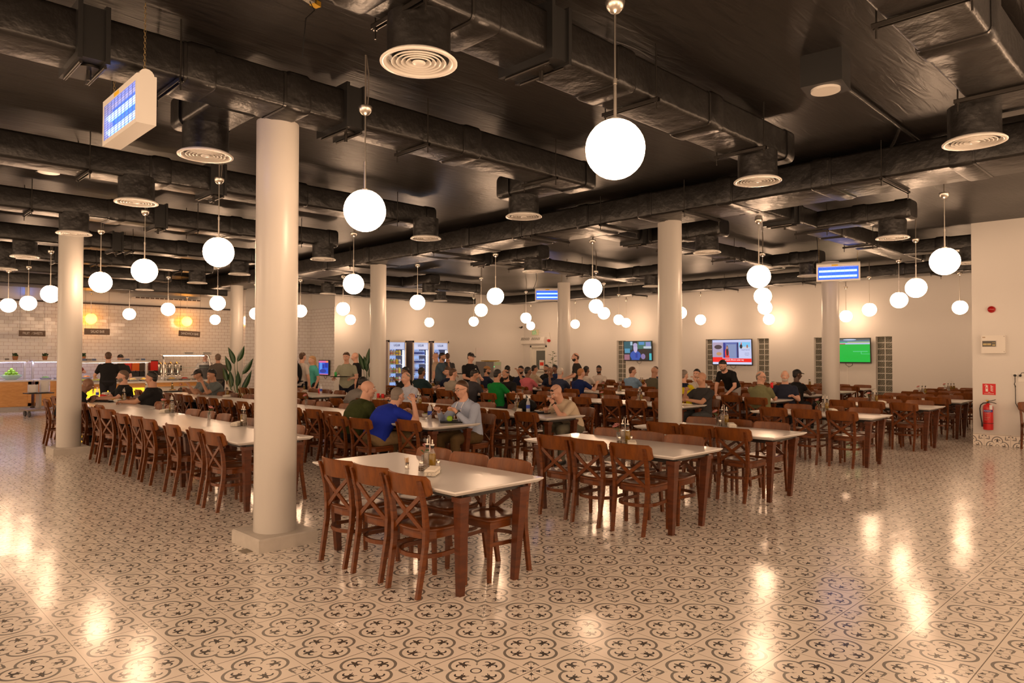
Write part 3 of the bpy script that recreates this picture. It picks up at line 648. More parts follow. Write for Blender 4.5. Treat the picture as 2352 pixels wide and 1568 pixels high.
# linear grille above the servery
t = empty('linear_grille', aty(387, 687, YS-0.3), 0, 'long white linear air grille above the serving counter wall', 'air grille')
mb = MB(); mb.bx(-1.1, 1.1, -0.05, 0.3, -0.03, 0.03); mb.build('frame', GRILLE, t)
mb = MB()
for i in range(14): mb.bx(-1.07+i*0.155, -0.94+i*0.155, -0.054, -0.05, -0.022, 0.022)
mb.build('slots', mat('slot_dark', (0.12, 0.08, 0.06), 0.5), t)
# ---------------------------------------------------------------- tables and chairs
# local chair: faces +y, origin on the floor under the seat centre
def leg_path(s):       # bent rear leg
    return [(s*0.170, -0.262, 0.0), (s*0.174, -0.235, 0.16), (s*0.178, -0.205, 0.34), (s*0.180, -0.20, 0.46), (s*0.183, -0.215, 0.60), (s*0.185, -0.250, 0.74), (s*0.186, -0.272, 0.80)]
def squared(mb, path, ws, ds):
    rs = []
    for (x, y, z), w_, d_ in zip(path, ws, ds): rs.append([(x-w_/2, y-d_/2, z), (x+w_/2, y-d_/2, z), (x+w_/2, y+d_/2, z), (x-w_/2, y+d_/2, z)])
    mb.loft(rs, smooth=False)
def seat_outline(k=1.0, n=9):
    P = [(0.205*k, 0.19*k), (-0.205*k, 0.19*k)]
    for i in range(n+1):
        a = PI+PI*i/n; P.append((0.205*k*math.copysign(abs(math.cos(a))**0.7, math.cos(a)), -0.03+0.195*k*math.copysign(abs(math.sin(a))**0.75, math.sin(a))))
    return P
def m_rail():
    mb = MB(); n = 20; rs = []
    for i in range(n+1):
        t = -1+2*i/n; x = t*0.235; y = -0.287+0.058*t*t*1.2; yb = y+0.022
        k = 1.0 if abs(t) < 0.93 else 0.8
        top = 0.832+0.004*(1-t*t); bot = 0.688
        if k < 1: top -= 0.022; bot += 0.02
        th = 0.007
        rs.append([(x, y-th, top-0.006), (x, y, top), (x, y+th, top-0.006), (x, yb+th+0.004, bot+0.004), (x, yb+0.004, bot), (x, yb-th, bot+0.004)])
    mb.loft(rs, smooth=False); return mb
def m_seat():
    mb = MB(); O = seat_outline()
    n = 28; c = Vector((0, 0.0, 0)); rings = []
    def outl(a):
        # intersect direction a with outline
        d = Vector((math.cos(a), math.sin(a))); best = 9
        for i in range(len(O)):
            p, q = Vector(O[i]), Vector(O[(i+1) % len(O)]); e = q-p; den = d.x*e.y-d.y*e.x
            if abs(den) < 1e-9: continue
            t = (p.x*e.y-p.y*e.x)/den; u = (p.x*d.y-p.y*d.x)/den
            if t > 0 and -1e-6 <= u <= 1+1e-6: best = min(best, t)
        return best
    A = [2*PI*i/n for i in range(n)]; R0 = [outl(a) for a in A]
    for f, z in ((0.05, 0.449), (0.1, 0.449), (0.125, 0.450), (0.148, 0.4575)): rings.append([(f*math.cos(a), f*math.sin(a), z) for a in A])
    rings.append([(r*0.97*math.cos(a), r*0.97*math.sin(a), 0.458) for a, r in zip(A, R0)])
    rings.append([(r*math.cos(a), r*math.sin(a), 0.452) for a, r in zip(A, R0)])
    rings.append([(r*math.cos(a), r*math.sin(a), 0.440) for a, r in zip(A, R0)])
    rings.append([(r*0.96*math.cos(a), r*0.96*math.sin(a), 0.436) for a, r in zip(A, R0)])
    mb.loft(list(reversed(rings))); return mb
def m_apron():
    mb = MB(); O = seat_outline(0.95); mb.prism(O, 0.388, 0.437); return mb
def m_stretch():
    P = [(0.168, 0.15, 0.27)]
    for i in range(11):
        a = PI*i/10; P.append((0.190*math.cos(a), -0.075-0.155*math.sin(a), 0.27))
    P.append((-0.168, 0.15, 0.27)); mb = MB(); mb.tube(P, 0.01, rect=(0.018, 0.03)); return mb
def m_brace(s):
    mb = MB(); mb.tube([(s*0.178, -0.236, 0.70), (s*0.03, -0.232, 0.585), (-s*0.175, -0.20, 0.432)], 0.01, rect=(0.014, 0.032)); return mb
def m_bolts():
    mb = MB()
    for s in (-1, 1):
        for z in (0.71, 0.765): mb.cyl((s*0.185, -0.275, z), (s*0.185, -0.262, z), 0.004, n=6)
    return mb
def m_rearleg(s): mb = MB(); squared(mb, leg_path(s), [.026, .028, .03, .032, .030, .028, .024], [.034, .036, .038, .038, .034, .028, .022]); return mb
def m_frontleg(s): mb = MB(); squared(mb, [(s*0.17, 0.165, 0), (s*0.172, 0.162, 0.2), (s*0.175, 0.155, 0.44)], [.026, .03, .036], [.026, .03, .036]); return mb
CH_MESH = dict(seat=m_seat().mesh('seat', CHAIRW), seat_frame=m_apron().mesh('seat_frame', CHAIRW), backrest=m_rail().mesh('backrest', CHAIRB), stretcher=m_stretch().mesh('stretcher', CHAIRW),
    b1=m_brace(1).mesh('cross_brace', CHAIRW), b2=m_brace(-1).mesh('cross_brace', CHAIRW), r1=m_rearleg(1).mesh('leg', CHAIRW), r2=m_rearleg(-1).mesh('leg', CHAIRW), f1=m_frontleg(1).mesh('leg', CHAIRW), f2=m_frontleg(-1).mesh('leg', CHAIRW))
_far = MB()
for q in (m_seat, m_apron, m_stretch, lambda: m_brace(1), lambda: m_brace(-1), lambda: m_rearleg(1), lambda: m_rearleg(-1), lambda: m_frontleg(1), lambda: m_frontleg(-1)):
    z = q(); _far.add(z.v, z.f)
    for i in range(len(z.f)): _far.sm[-len(z.f)+i] = z.sm[i]
FARF = _far.mesh('chair_frame', CHAIRW)
def chair(x, y, rz, label, group='brown cross-back dining chairs'):
    t = empty('dining_chair', (x, y, 0), rz, label, 'chair', group)
    def part(n, me): o = bpy.data.objects.new(n, me); COL.objects.link(o); o.parent = t; return o
    if depth(x, y) < 11.5:
        for n, k in (('seat', 'seat'), ('seat_frame', 'seat_frame'), ('backrest', 'backrest'), ('stretcher', 'stretcher'), ('cross_brace', 'b1'), ('cross_brace', 'b2'), ('leg', 'r1'), ('leg', 'r2'), ('leg', 'f1'), ('leg', 'f2')): part(n, CH_MESH[k])
    else:
        part('backrest', CH_MESH['backrest']); part('chair_frame', FARF)
    return t
TW, TL = 0.86, 1.88
def table_meshes():
    h = 0.75; x, y = TW/2, TL/2
    mb = MB(); b = 0.03; R = lambda a, c, z: [(-a, -c, z), (a, -c, z), (a, c, z), (-a, c, z)]
    mb.loft([R(x-b, y-b, h-0.034), R(x-0.004, y-0.004, h-0.014), R(x, y, h-0.010), R(x, y, h-0.003), R(x-0.003, y-0.003, h)], smooth=False)
    top = mb.mesh('tabletop', TABLEW)
    mb = MB()
    for s in (-1, 1): mb.bx(s*0.27-0.02, s*0.27+0.02, -0.86, 0.86, 0.665, 0.716); mb.bx(-0.30, 0.30, s*0.83-0.03, s*0.83+0.03, 0.68, 0.716)
    fr = mb.mesh('table_frame', mat('dark_underframe', (0.02, 0.015, 0.012), 0.4))
    legs = []
    for sx in (-1, 1):
        for sy in (-1, 1):
            mb = MB(); squared(mb, [(sx*0.262, sy*0.80, 0.0), (sx*0.285, sy*0.835, 0.60), (sx*0.288, sy*0.84, 0.664)], [.045, .074, .076], [.045, .074, .076]); mb.bx(sx*0.288-0.05, sx*0.288+0.05, sy*0.84-0.045, sy*0.84+0.045, 0.655, 0.69)
            legs.append(mb.mesh('leg', LEGW))
    return top, fr, legs
TM = table_meshes()
def table(x0, y0, label, group=None, rz=0.0):          # near corner (smallest x, smallest y)
    t = empty('dining_table', (x0+TW/2, y0+TL/2, 0), rz, label, 'table', group or 'white-topped dining tables')
    for n, me in [('tabletop', TM[0]), ('table_frame', TM[1])]+[('leg', q) for q in TM[2]]:
        o = bpy.data.objects.new(n, me); COL.objects.link(o); o.parent = t
    return t
# rows of tables: x of the near edge, start y, number, description
SINGLE = [(0.52, 0.39, 'foremost single table'), (2.98, 0.29, 'second single table'), (5.03, 0.33, 'third single table'), (8.42, 0.45, 'fourth single table'), (11.15, 0.42, 'fifth single table, in line with the extinguisher'), (13.5, 0.5, 'sixth single table behind the pier corner'), (15.55, 0.5, 'seventh single table toward the television wall'), (17.5, 0.5, 'single table against the television wall')]
LONG = [(0.60, 3.96, 5, "first long row"), (2.95, 3.80, 6, 'second long row'), (4.93, 3.64, 3, 'third long row'), (8.30, 3.55, 4, "fourth long row"), (11.05, 3.15, 5, 'fifth long row'), (13.45, 3.4, 5, 'sixth long row'), (15.5, 3.5, 5, 'seventh long row'), (17.5, 3.7, 4, 'last long row under the televisions'), (5.15, 10.75, 2, 'detached table pair beyond the third long row'), (8.6, 11.2, 1, 'lone table before the fridges')]
SKIP = {}     # (row, side, k) -> occupied seats handled by people
TABLES = []
for k, (x0, y0, ds) in enumerate(SINGLE): TABLES.append((x0, y0, 'single', k, 0, ds)); table(x0, y0, 'white-topped table on dark wooden legs, the %s along the open floor' % ds)
for k, (x0, y0, n, ds) in enumerate(LONG):
    for j in range(n):
        if k == 0: x0 = (0.60, 0.62, 0.66, 0.86, 0.88)[j]
        TABLES.append((x0, y0+j*(TL+0.004), 'long', k, j, ds))
        pos = 'nearest the open floor' if j == 0 else ('at the servery end' if j == n-1 else '%s from the open floor' % ORD[j])
        table(x0, y0+j*(TL+0.004), ('white-topped table, the %s' % ds) if n == 1 else 'white-topped table of the %s, %s' % (ds, pos))
def near_side(x0): return x0+0.18
def far_side(x0): return x0+TW-0.18
OCC = []      # (x, y) of seats pushed back for people; chairs close to them are not repeated
CHAIRQ = []
for (x0, y0, kind, k, j, ds) in TABLES:
    if kind == 'single': offs = [0.46, 0.94, 1.41] if k < 3 else [0.42, 0.95, 1.47]
    else: offs = [0.36, 0.93, 1.50]
    if kind == 'long' and k == 0: offs = {0: [0.48, 1.02, 1.68], 1: [0.72, 1.28, 1.84], 2: [1.02, 1.5], 3: [0.2, 1.2, 1.68], 4: [0.3, 0.9, 1.5]}[j]
    for si, side in enumerate(('near', 'far')):
        for i, o_ in enumerate(offs):
            if kind == 'single' and k == 0 and side == 'far': o_ -= 0.08
            r = R_.uniform(-0.02, 0.02); rr = R_.uniform(-0.06, 0.06)
            if kind == 'single' and k == 0: rr = (0.02, 0.05, 0.03)[i] if side == 'near' else 0.02
            xx = (near_side(x0) if side == 'near' else far_side(x0))+r+(0.03 if kind == 'long' and k == 0 and j > 1 else 0)
            if kind == 'long' and k == 0 and j == 2 and side == 'near' and i == 0: rr += 0.2
            if kind == 'single' and k == 0: xx += 0.0
            if kind == 'single' and k == 1 and side == 'near': xx += 0.0
            d_txt = ds.replace(', in line with the extinguisher', '').replace(' behind the pier corner', '').replace(' toward the television wall', '')
            tn = '' if kind == 'single' or (k == 9) else ', %s table' % ORD[j]
            lb = 'cross-back chair, %s on the %s side of the %s%s' % (ORD[i], 'aisle-facing' if side == 'near' else 'rear', d_txt, tn)
            CHAIRQ.append([xx, y0+o_, -PI/2+rr if side == 'near' else PI/2+rr, lb])
def place_chairs():
    for x, y, r, lb in CHAIRQ:
        if any(abs(x-a) < 0.62 and abs(y-b) < 0.33 for a, b in OCC): continue
        if 12.6 < x and y < 0.5: continue
        chair(x, y, r, lb)
# lone chair by the pier wall
p = atz(2338, 1036, 0)
chair(p.x+0.28, p.y-0.25, PI/2+0.5, 'dark brown cross-back chair alone against the pier wall by the sockets')

# ---------------------------------------------------------------- table-top things
ZT = 0.751
def lathe_obj(name, prof, m_, parent=None, n=18): mb = MB(); mb.lathe(prof, n=n); return mb.build(name, m_, parent)
def bottle_proto(kind):
    t = empty(kind+'_bottle')
    lathe_obj('glass_body', [(0.026, 0), (0.028, 0.004), (0.028, 0.125), (0.024, 0.142), (0.0125, 0.165), (0.011, 0.185), (0.0125, 0.19), (0.0125, 0.196)], GLASS, t, 14)
    lathe_obj('oil_fill' if kind == 'oil' else 'vinegar_fill', [(0.025, 0.004), (0.0262, 0.006), (0.0262, 0.12), (0.02, 0.138)], OIL if kind == 'oil' else VIN, t, 14)
    lathe_obj('stopper', [(0.0128, 0.178), (0.014, 0.182), (0.014, 0.2)], BLACKP, t, 10)
    lathe_obj('pourer', [(0.016, 0.2), (0.017, 0.205), (0.006, 0.214), (0.0045, 0.235), (0.006, 0.24), (0.003, 0.246)], CHROME, t, 10)
    return t
def shaker_proto(kind):
    t = empty(kind+'_shaker')
    lathe_obj('glass_body', [(0.022, 0), (0.024, 0.004), (0.024, 0.035), (0.016, 0.055), (0.016, 0.062)], GLASS, t, 12)
    lathe_obj(kind+'_fill', [(0.0215, 0.003), (0.022, 0.005), (0.022, 0.03), (0.019, 0.036)], PEPPER if kind == 'pepper' else NAPK, t, 12)
    lathe_obj('lid', [(0.018, 0.06), (0.0185, 0.075), (0.012, 0.083), (0.003, 0.085)], CHROME, t, 12)
    return t
def caddy_proto():
    t = empty('condiment_rack'); mb = MB(); w = 0.0016
    def hoop(cx, cy, r, z): mb.tube([(cx+r*math.cos(2*PI*i/12), cy+r*math.sin(2*PI*i/12), z) for i in range(12)], w, 4, closed=True)
    for cy in (-0.032, 0.032):
        for z in (0.012, 0.05): hoop(0, cy, 0.031, z)
    for cy in (-0.028, 0.028):
        for z in (0.008, 0.022, 0.036): hoop(-0.06, cy, 0.026, z)
    for cx, cy in ((-0.03, -0.06), (0.03, -0.06), (-0.03, 0.06), (0.03, 0.06), (-0.088, 0), (0.0, 0.0)): mb.cyl((cx, cy, 0), (cx, cy, 0.05), w, n=5)
    mb.tube([(0, 0, 0.0), (0, 0, 0.265), (0, 0.006, 0.277), (0, 0.018, 0.277), (0, 0.022, 0.26), (0, 0.022, 0.235)], 0.0022, 5); mb.build('wire_frame', CHROME, t)
    return t
def napkin_proto():
    t = empty('napkin_tray'); mb = MB(); mb.loft([[(0.0, -0.085, 0.006), (0.082, -0.085, 0.006), (0.082, 0.085, 0.006), (0, 0.085, 0.006)], [(0.0, -0.085, 0.042), (0.082, -0.085, 0.042), (0.082, 0.085, 0.048), (0, 0.085, 0.048)], [(0.006, -0.078, 0.05), (0.076, -0.078, 0.048), (0.076, 0.078, 0.055), (0.006, 0.078, 0.056)]], smooth=False)
    mb.build('napkins', NAPK, t)
    mb = MB(); w = 0.0013
    for z in (0.004, 0.034): mb.tube([(-0.004, -0.092, z), (0.088, -0.092, z), (0.088, 0.092, z), (-0.004, 0.092, z)], w, 4, closed=True)
    for x, y in ((-0.004, -0.092), (0.088, -0.092), (0.088, 0.092), (-0.004, 0.092)): mb.cyl((x, y, 0), (x, y, 0.04), w, n=4)
    for i in range(3):
        c = 0.014+i*0.028; mb.tube([(c+0.013*math.cos(2*PI*k/10), -0.093, 0.02+0.014*math.sin(2*PI*k/10)) for k in range(10)], w, 4, closed=True)
    mb.build('wire_frame', CHROME, t); return t
def pick_proto():
    t = empty('toothpick_pot'); lathe_obj('steel_cup', [(0.016, 0), (0.016, 0.05), (0.0145, 0.05), (0.0145, 0.01)], CHROME, t, 14)
    mb = MB()
    for i in range(16):
        a = i*2.4; r = 0.003+0.010*(i % 5)/4; mb.cyl((r*math.cos(a)*0.8, r*math.sin(a)*0.8, 0.01), (r*1.5*math.cos(a), r*1.5*math.sin(a), 0.082+0.004*(i % 3)), 0.0011, n=4)
    mb.build('toothpicks', mat('toothpick_wood', (0.62, 0.38, 0.14), 0.6), t); return t
def vase_proto():
    t = empty('flower_vase')
    lathe_obj('glass_tube', [(0.021, 0), (0.0215, 0.003), (0.0215, 0.115), (0.0195, 0.115), (0.0195, 0.012)], GLASS, t, 14)
    mb = MB(); mb.tube([(0, 0, 0.01), (0.004, 0, 0.08), (-0.006, 0.0, 0.14), (-0.02, 0.0, 0.168)], 0.003, 5); mb.build('stem', GREENL, t)
    mb = MB()
    for a in (0.5, 2.6, 4.4):
        d = Vector((math.cos(a), math.sin(a), 0)); mb.add([(-0.006, 0, 0.125), tuple(Vector((-0.01, 0, 0.15))+d*0.02+Vector((0, 0, 0.004))), tuple(Vector((-0.012, 0, 0.155))+d*0.045), tuple(Vector((-0.01, 0, 0.14))+d*0.02)], [(0, 1, 2, 3)])
    mb.build('leaf', GREENL, t)
    c = Vector((-0.022, 0, 0.172)); T_ = Vector((-0.45, 0, 1)).normalized(); u = T_.orthogonal().normalized(); v = T_.cross(u); mb = MB()
    for k, (n, r, up) in enumerate(((11, 0.044, 0.012), (9, 0.034, 0.022), (6, 0.02, 0.03))):
        for i in range(n):
            a = 2*PI*i/n+k*0.3; d = u*math.cos(a)+v*math.sin(a); s = T_.cross(d)
            tip = c+d*r+T_*up
            mb.loft([[tuple(c+d*0.004), tuple(c+d*0.004+s*0.001), tuple(c+d*0.004+T_*0.001)], [tuple(c+d*r*0.55+s*0.009+T_*up*0.5), tuple(c+d*r*0.55-s*0.009+T_*up*0.5), tuple(c+d*r*0.55-T_*0.002+T_*up*0.5)], [tuple(tip+s*0.005), tuple(tip-s*0.005), tuple(tip+T_*0.002)]])
    mb.build('petals', PINK, t)
    lathe_obj('flower_centre', [(0.001, 0), (0.008, 0.002), (0.006, 0.006)], mat('flower_heart', (0.6, 0.2, 0.15), 0.6), t, 8).location = c+T_*0.012
    return t
PROTO = dict(oil=bottle_proto('oil'), vin=bottle_proto('vinegar'), salt=shaker_proto('salt'), pepper=shaker_proto('pepper'), rack=caddy_proto(), napk=napkin_proto(), pick=pick_proto(), vase=vase_proto())
GRP = dict(oil='olive oil bottles on the tables', vin='vinegar bottles on the tables', salt='salt shakers', pepper='pepper shakers', rack='wire condiment racks', napk='napkin trays', pick='toothpick pots', vase='single-flower glass vases')
CAT = dict(oil='oil bottle', vin='vinegar bottle', salt='salt shaker', pepper='pepper shaker', rack='condiment rack', napk='napkin holder', pick='toothpick pot', vase='flower vase')
DSC = dict(oil='golden olive oil bottle with steel pourer', vin='clear vinegar bottle with steel pourer', salt='small glass salt shaker', pepper='small glass pepper shaker', rack='chrome wire rack holding bottles', napk='wire tray of white napkins', pick='steel pot of toothpicks', vase='glass vase with one pink flower')
USED = set()
def item(k, x, y, where, rz=0.0, z=ZT, sc=1.0):
    o = PROTO[k] if k not in USED else copy_tree(PROTO[k]); USED.add(k)
    o.location = (x, y, z); o.rotation_euler = (0, 0, rz); o.scale = (sc, sc, sc)
    return tag(o, '%s, %s' % (DSC[k], where), CAT[k], GRP[k])
def cset(x, y, where, full=True, vase=True, flip=1, rz=0.0):
    M = Matrix.Rotation(rz, 3, 'Z')
    def P(a, b): q = M @ Vector((a, b*flip, 0)); return x+q.x, y+q.y
    item('rack', *P(0, 0), where, rz); item('oil', *P(0, -0.032), where, rz, ZT+0.003, 1.0); item('vin', *P(0, 0.032), where, rz, ZT+0.003)
    item('napk', *P(-0.0, -0.13) if False else P(-0.12, -0.12), where, rz-0.9)
    if full: item('pepper', *P(-0.06, 0.028), where, 0, ZT+0.003); item('salt', *P(0.055, -0.03), where, 0, ZT+0.001)
    if vase: item('vase', *P(0.02, 0.10), where, R_.uniform(0, 6))
p = atz(986, 1083, ZT); cset(p.x+0.02, p.y+0.02, 'on the foremost single table'); q = atz(935, 1076, ZT); item('pick', q.x, q.y, 'on the foremost single table')
p = atz(1436, 1020, ZT); cset(p.x, p.y, 'on the second single table', flip=1)
p = atz(1664, 978, ZT); cset(p.x, p.y, 'on the third single table')
p = atz(1903, 943, ZT); cset(p.x, p.y, 'on the fourth single table')
p = atz(2033, 922, ZT); cset(p.x, p.y, 'on the fifth single table', full=False)
p = atz(2122, 906, ZT); cset(p.x, p.y, 'on the sixth single table', full=False)
p = atz(2181, 899, ZT); cset(p.x, p.y, 'on the seventh single table', full=False)
cset(17.95, 1.75, 'seen at the pier corner', full=False, vase=False)
p = atz(565, 977, ZT); cset(p.x, p.y, 'by the nearest pillar on the first long row', vase=False, flip=-1)
p = atz(440, 945, ZT); cset(p.x, p.y, 'mid first long row', vase=False, flip=-1)
p = atz(322, 922, ZT); cset(p.x, p.y, 'before the man in black on the first long row', vase=False, flip=-1)
for px, py, wh in ((480, 966, 'between the racks near the aisle end of the first long row'), (379, 944, 'between the racks mid first long row'), (703, 931, 'right of the nearest pillar on the second long row'), (480, 898, 'behind the two eating men on the second long row'), (1200, 906, 'beside the bald eater in black'), (1379, 923, 'on the fourth long row before the last television'), (1395, 896, 'on the fifth long row toward the first television'), (214, 905, 'before the bald man beside the second pillar')):
    p = atz(px, py, ZT); item('vase', p.x, p.y, wh, R_.uniform(0, 6))
for px, py, wh in ((532, 911, 'on the second long row left of the nearest pillar'), (424, 897, 'beside the cap wearer on the second long row'), (1188, 943, 'on the third long row by the black bag'), (1470, 922, 'on the fourth long row before the middle pillar'), (713, 899, 'on the detached table before the alcove'), (1298, 893, 'far table beside the man in navy'), (1002, 891, 'on the lone table before the fridges'), (1465, 896, 'between two men below the first television'), (1776, 893, 'before the man in green glasses'), (1868, 886, 'on the row left of the fourth pillar'), (1394, 876, 'before the man in the white shirt'), (1642, 880, 'before the bending man'), (1474, 882, 'farther one below the first television'), (945, 935, 'among the men beside the blue polo'), (250, 905, 'among the black-shirted diners')):
    p = atz(px, py, ZT); cset(p.x, p.y, wh, full=False, vase=False)
# ---------------------------------------------------------------- things on the far and pier walls
RW = (PI/2, 0, -PI/2); RN = (PI/2, 0, 0)
def emi(n, c, s=1.0): return mat('screen_'+n, (0.01, 0.01, 0.01), 0.3, emis=c, es=s)
def tv(y0, y1, z0, z1, label, pic, x=XE, tilt=0.05):
    W, H = abs(y1-y0), z1-z0; t = empty('television', (x-0.02, (y0+y1)/2, z0), 0, label, 'television', 'wall televisions'); t.rotation_euler = (0, -tilt, 0)
    mb = MB(); mb.bx(-0.075, -0.035, -W/2, W/2, 0, H); mb.bx(-0.035, 0.0, -W/4, W/4, H*0.25, H*0.7); mb.build('bezel', BLACKP, t)
    mb = MB(); b = 0.022; mb.bx(-0.0765, -0.075, -W/2+b, W/2-b, b*1.6, H-b); mb.build('screen_panel', emi('base_%.2f_%.2f' % pic[0][:2], pic[0], 0.9), t)
    # pictures: (u0,u1,v0,v1,colour) with u from the viewer's left; ellipses when a 6th item is given
    for i, q in enumerate(pic[1]):
        u0, u1, v0, v1, c = q[:5]; w_, h_ = W-2*b, H-2.6*b
        Y = lambda u: W/2-b-u*w_
        Z = lambda v: b*1.6+v*h_
        mb = MB(); xo = -0.0765-0.0003*(i+1)
        if len(q) > 5:
            n = 20; cy, cz = (Y(u0)+Y(u1))/2, (Z(v0)+Z(v1))/2; ry, rz = abs(Y(u0)-Y(u1))/2, abs(Z(v1)-Z(v0))/2
            P = [(xo, cy+ry*math.cos(2*PI*k/n), cz+rz*math.sin(2*PI*k/n)) for k in range(n)]; mb.add(P, [tuple(range(n))])
        else: mb.add([(xo, Y(u0), Z(v0)), (xo, Y(u1), Z(v0)), (xo, Y(u1), Z(v1)), (xo, Y(u0), Z(v1))], [(0, 1, 2, 3)])
        mb.build('picture', emi('%.2f_%.2f_%.2f' % c, c, 1.0), t)
    mb = MB(); mb.tube([(0.0, -0.1, 0), (0.0, -0.09, -0.07), (0, 0, -0.12), (0, 0.09, -0.06), (0, 0.1, 0.0)], 0.006, 5); mb.build('cable', RUBBER, t)
    return t, W, H
S1 = ((0.02, 0.03, 0.035), [(0, .3, .55, 1, (.03, .10, .12)), (.02, .22, .38, .62, (.09, .28, .42)), (.5, 1, .6, 1, (.06, .16, .12)), (.72, 1, .62, .74, (.5, .55, .62)), (.8, .98, .74, .97, (.22, .25, .5)), (.55, .75, .82, .98, (.08, .25, .5)), (0, .2, 0, .3, (.32, .14, .18)), (.24, .32, .8, 1, (.35, .5, .6)),
    (.5, .95, .0, .62, (.035, .025, .02), 1), (.22, .62, -.0, .5, (.04, .09, .38), 1), (.27, .56, .0, .26, (.04, .09, .38)), (.35, .50, .40, .88, (.50, .42, .62), 1), (.34, .5, .70, .92, (.42, .36, .55), 1), (.42, .5, .12, .36, (.03, .05, .28)), (.62, .78, .04, .34, (.25, .18, .35), 1), (.92, 1, 0, .36, (.06, .45, .5))])
S2 = ((0.62, 0.66, 0.95), [(.01, .68, .26, .90, (.10, .14, .40)), (.01, .28, .26, .90, (.42, .33, .45)), (.05, .25, .62, .8, (.06, .04, .05), 1), (.10, .24, .36, .5, (.55, .28, .12), 1), (.37, .62, .28, .82, (.22, .28, .48)), (.64, .675, .26, .88, (.02, .02, .10)), (.29, .34, .28, .88, (.02, .03, .25)), (.33, .43, .26, .66, (.80, .05, .03), 1), (.36, .42, .3, .78, (.05, .02, .02), 1), (.36, .41, .62, .74, (.45, .2, .15), 1), (.33, .44, .26, .36, (.75, .04, .03)),
    (.69, .98, .64, .90, (.20, .55, .85)), (.69, .98, .64, .72, (.6, .62, .7), 1), (.71, .78, .64, .82, (.02, .02, .03), 1), (.74, .77, .80, .89, (.7, .15, .12), 1), (.88, .92, .66, .80, (.4, .15, .1), 1), (.0, 1, .09, .24, (.9, .02, .015)), (0, .26, .24, .29, (.9, .02, .015)), (0, 1, 0, .09, (.62, .66, .9))])
S3 = ((0.0, 0.50, 0.05), [(0, 1, .86, 1, (.10, .20, .32)), (0, 1, .92, 1, (.10, .11, .10)), (.1, .3, .90, .97, (.45, .55, .75), 1), (.4, .7, .93, .99, (.5, .6, .8), 1), (.5, 1, .82, .87, (.35, .45, .10)), (0, 1, .76, .83, (.50, .50, .75)), (0, .45, .76, .80, (.55, .08, .10)), (.17, .185, .40, .47, (.8, .25, .1)), (.30, .315, .30, .38, (.8, .2, .12)), (.25, .262, .38, .44, (.2, .35, .7)), (.40, 1, .10, .3, (.0, .44, .04)), (.62, .95, .44, .47, (.1, .6, .25)), (.80, 1, .34, .355, (.12, .6, .3)), (.80, .812, .355, .46, (.12, .6, .3))])
tv(13.08, 11.80, 1.44, 2.19, 'television showing a man in blue jacket outdoors', S1)
t2, W2, H2 = tv(9.34, 7.88, 1.32, 2.20, 'television showing a news page with red banner', S2)
tx = emi('text', (0.9, 0.9, 0.95), 1.0); td = emi('textdark', (0.03, 0.05, 0.2), 1.0)
text('banner_text', 'ground offensive under way', 0.075, (-0.084, -0.10, 0.185), RW, tx, t2, 0.0005, 0.8)
text('headline_text', 'Trump UK state visit', 0.052, (-0.084, -0.50, 0.52), RW, td, t2, 0.0005, 0.72)
for k in range(3): text('caption_text', ('Trump state visit', 'latest from the UK', 'state visit day')[k], 0.03, (-0.084, -0.55, 0.42-0.04*k), RW, td, t2, 0.0005, 0.7)
tv(5.50, 4.20, 1.43, 2.18, 'television showing a green football pitch', S3)
def wallbox(name, x, y, z, label, cat): return empty(name, (x, y, z), 0, label, cat)
for y, z, lb in ((12.5, 1.2, 'thin white cable trunking under the first television'), (8.6, 1.1, 'thin white cable trunking under the news television'), (4.9, 1.2, 'thin white cable trunking under the football television')):
    mb = MB(); mb.bx(-0.012, 0, -0.012, 0.012, -z+0.25, 0.22); tag(mb.build('cable_trunking', WHITEP, loc=(XE, y, z)), lb, 'trunking')
# exit sign, conduit, sounder
p = atx(1229, 763, XE-0.03)
t = empty('exit_sign', p, 0, 'pale exit sign with faint green lettering above the exit door', 'exit sign')
mb = MB(); mb.bx(-0.03, 0.03, -0.19, 0.19, -0.125, 0.125); mb.build('sign_body', mat('sign_cream', (0.62, 0.60, 0.42), 0.5), t)
GT = emi('exit_green', (0.05, 0.42, 0.16), 1.0)
text('lettering', 'EXIT', 0.13, (-0.034, 0, -0.055), RW, GT, t, 0.001)
mb = MB(); mb.bx(-0.034, -0.03, -0.06, -0.03, 0.0, 0.07); mb.sphere((-0.034, -0.045, 0.085), (0.003, 0.014, 0.014), 8, 6); mb.bx(-0.034, -0.03, 0.0, 0.12, 0.025, 0.042); mb.bx(-0.034, -0.03, 0.09, 0.12, 0.01, 0.06); mb.build('pictogram', GT, t)
a, b_, c, = atx(1238, 763, XE-0.02), atx(1262, 764, XE-0.02), atx(1263, 780, XE-0.02)
pipe([a, b_, c], 0.014, FRW, 'thin cream conduit from the exit sign down to the red sounder')
p = atx(1262, 782, XE); t = empty('fire_sounder', p, 0, 'small red fire sounder beside the air curtain', 'alarm sounder')
mb = MB(); mb.cyl((0, 0, 0), (-0.05, 0, 0), 0.065, n=18); mb.cyl((-0.05, 0, 0), (-0.10, 0.03, 0), 0.045, 0.055, n=14); mb.build('sounder_body', REDP, t)
p = atx(1204, 751, XE-0.3); t = empty('security_camera', (p.x, YN-0.02, p.z), 0, 'small dark security camera in the corner above the exit', 'camera')
mb = MB(); mb.cyl((0, 0, 0), (0, -0.12, 0), 0.012, n=8); mb.cyl((-0.05, -0.14, -0.03), (0.03, -0.16, 0.02), 0.035, n=12); mb.build('camera_body', STEELK, t)
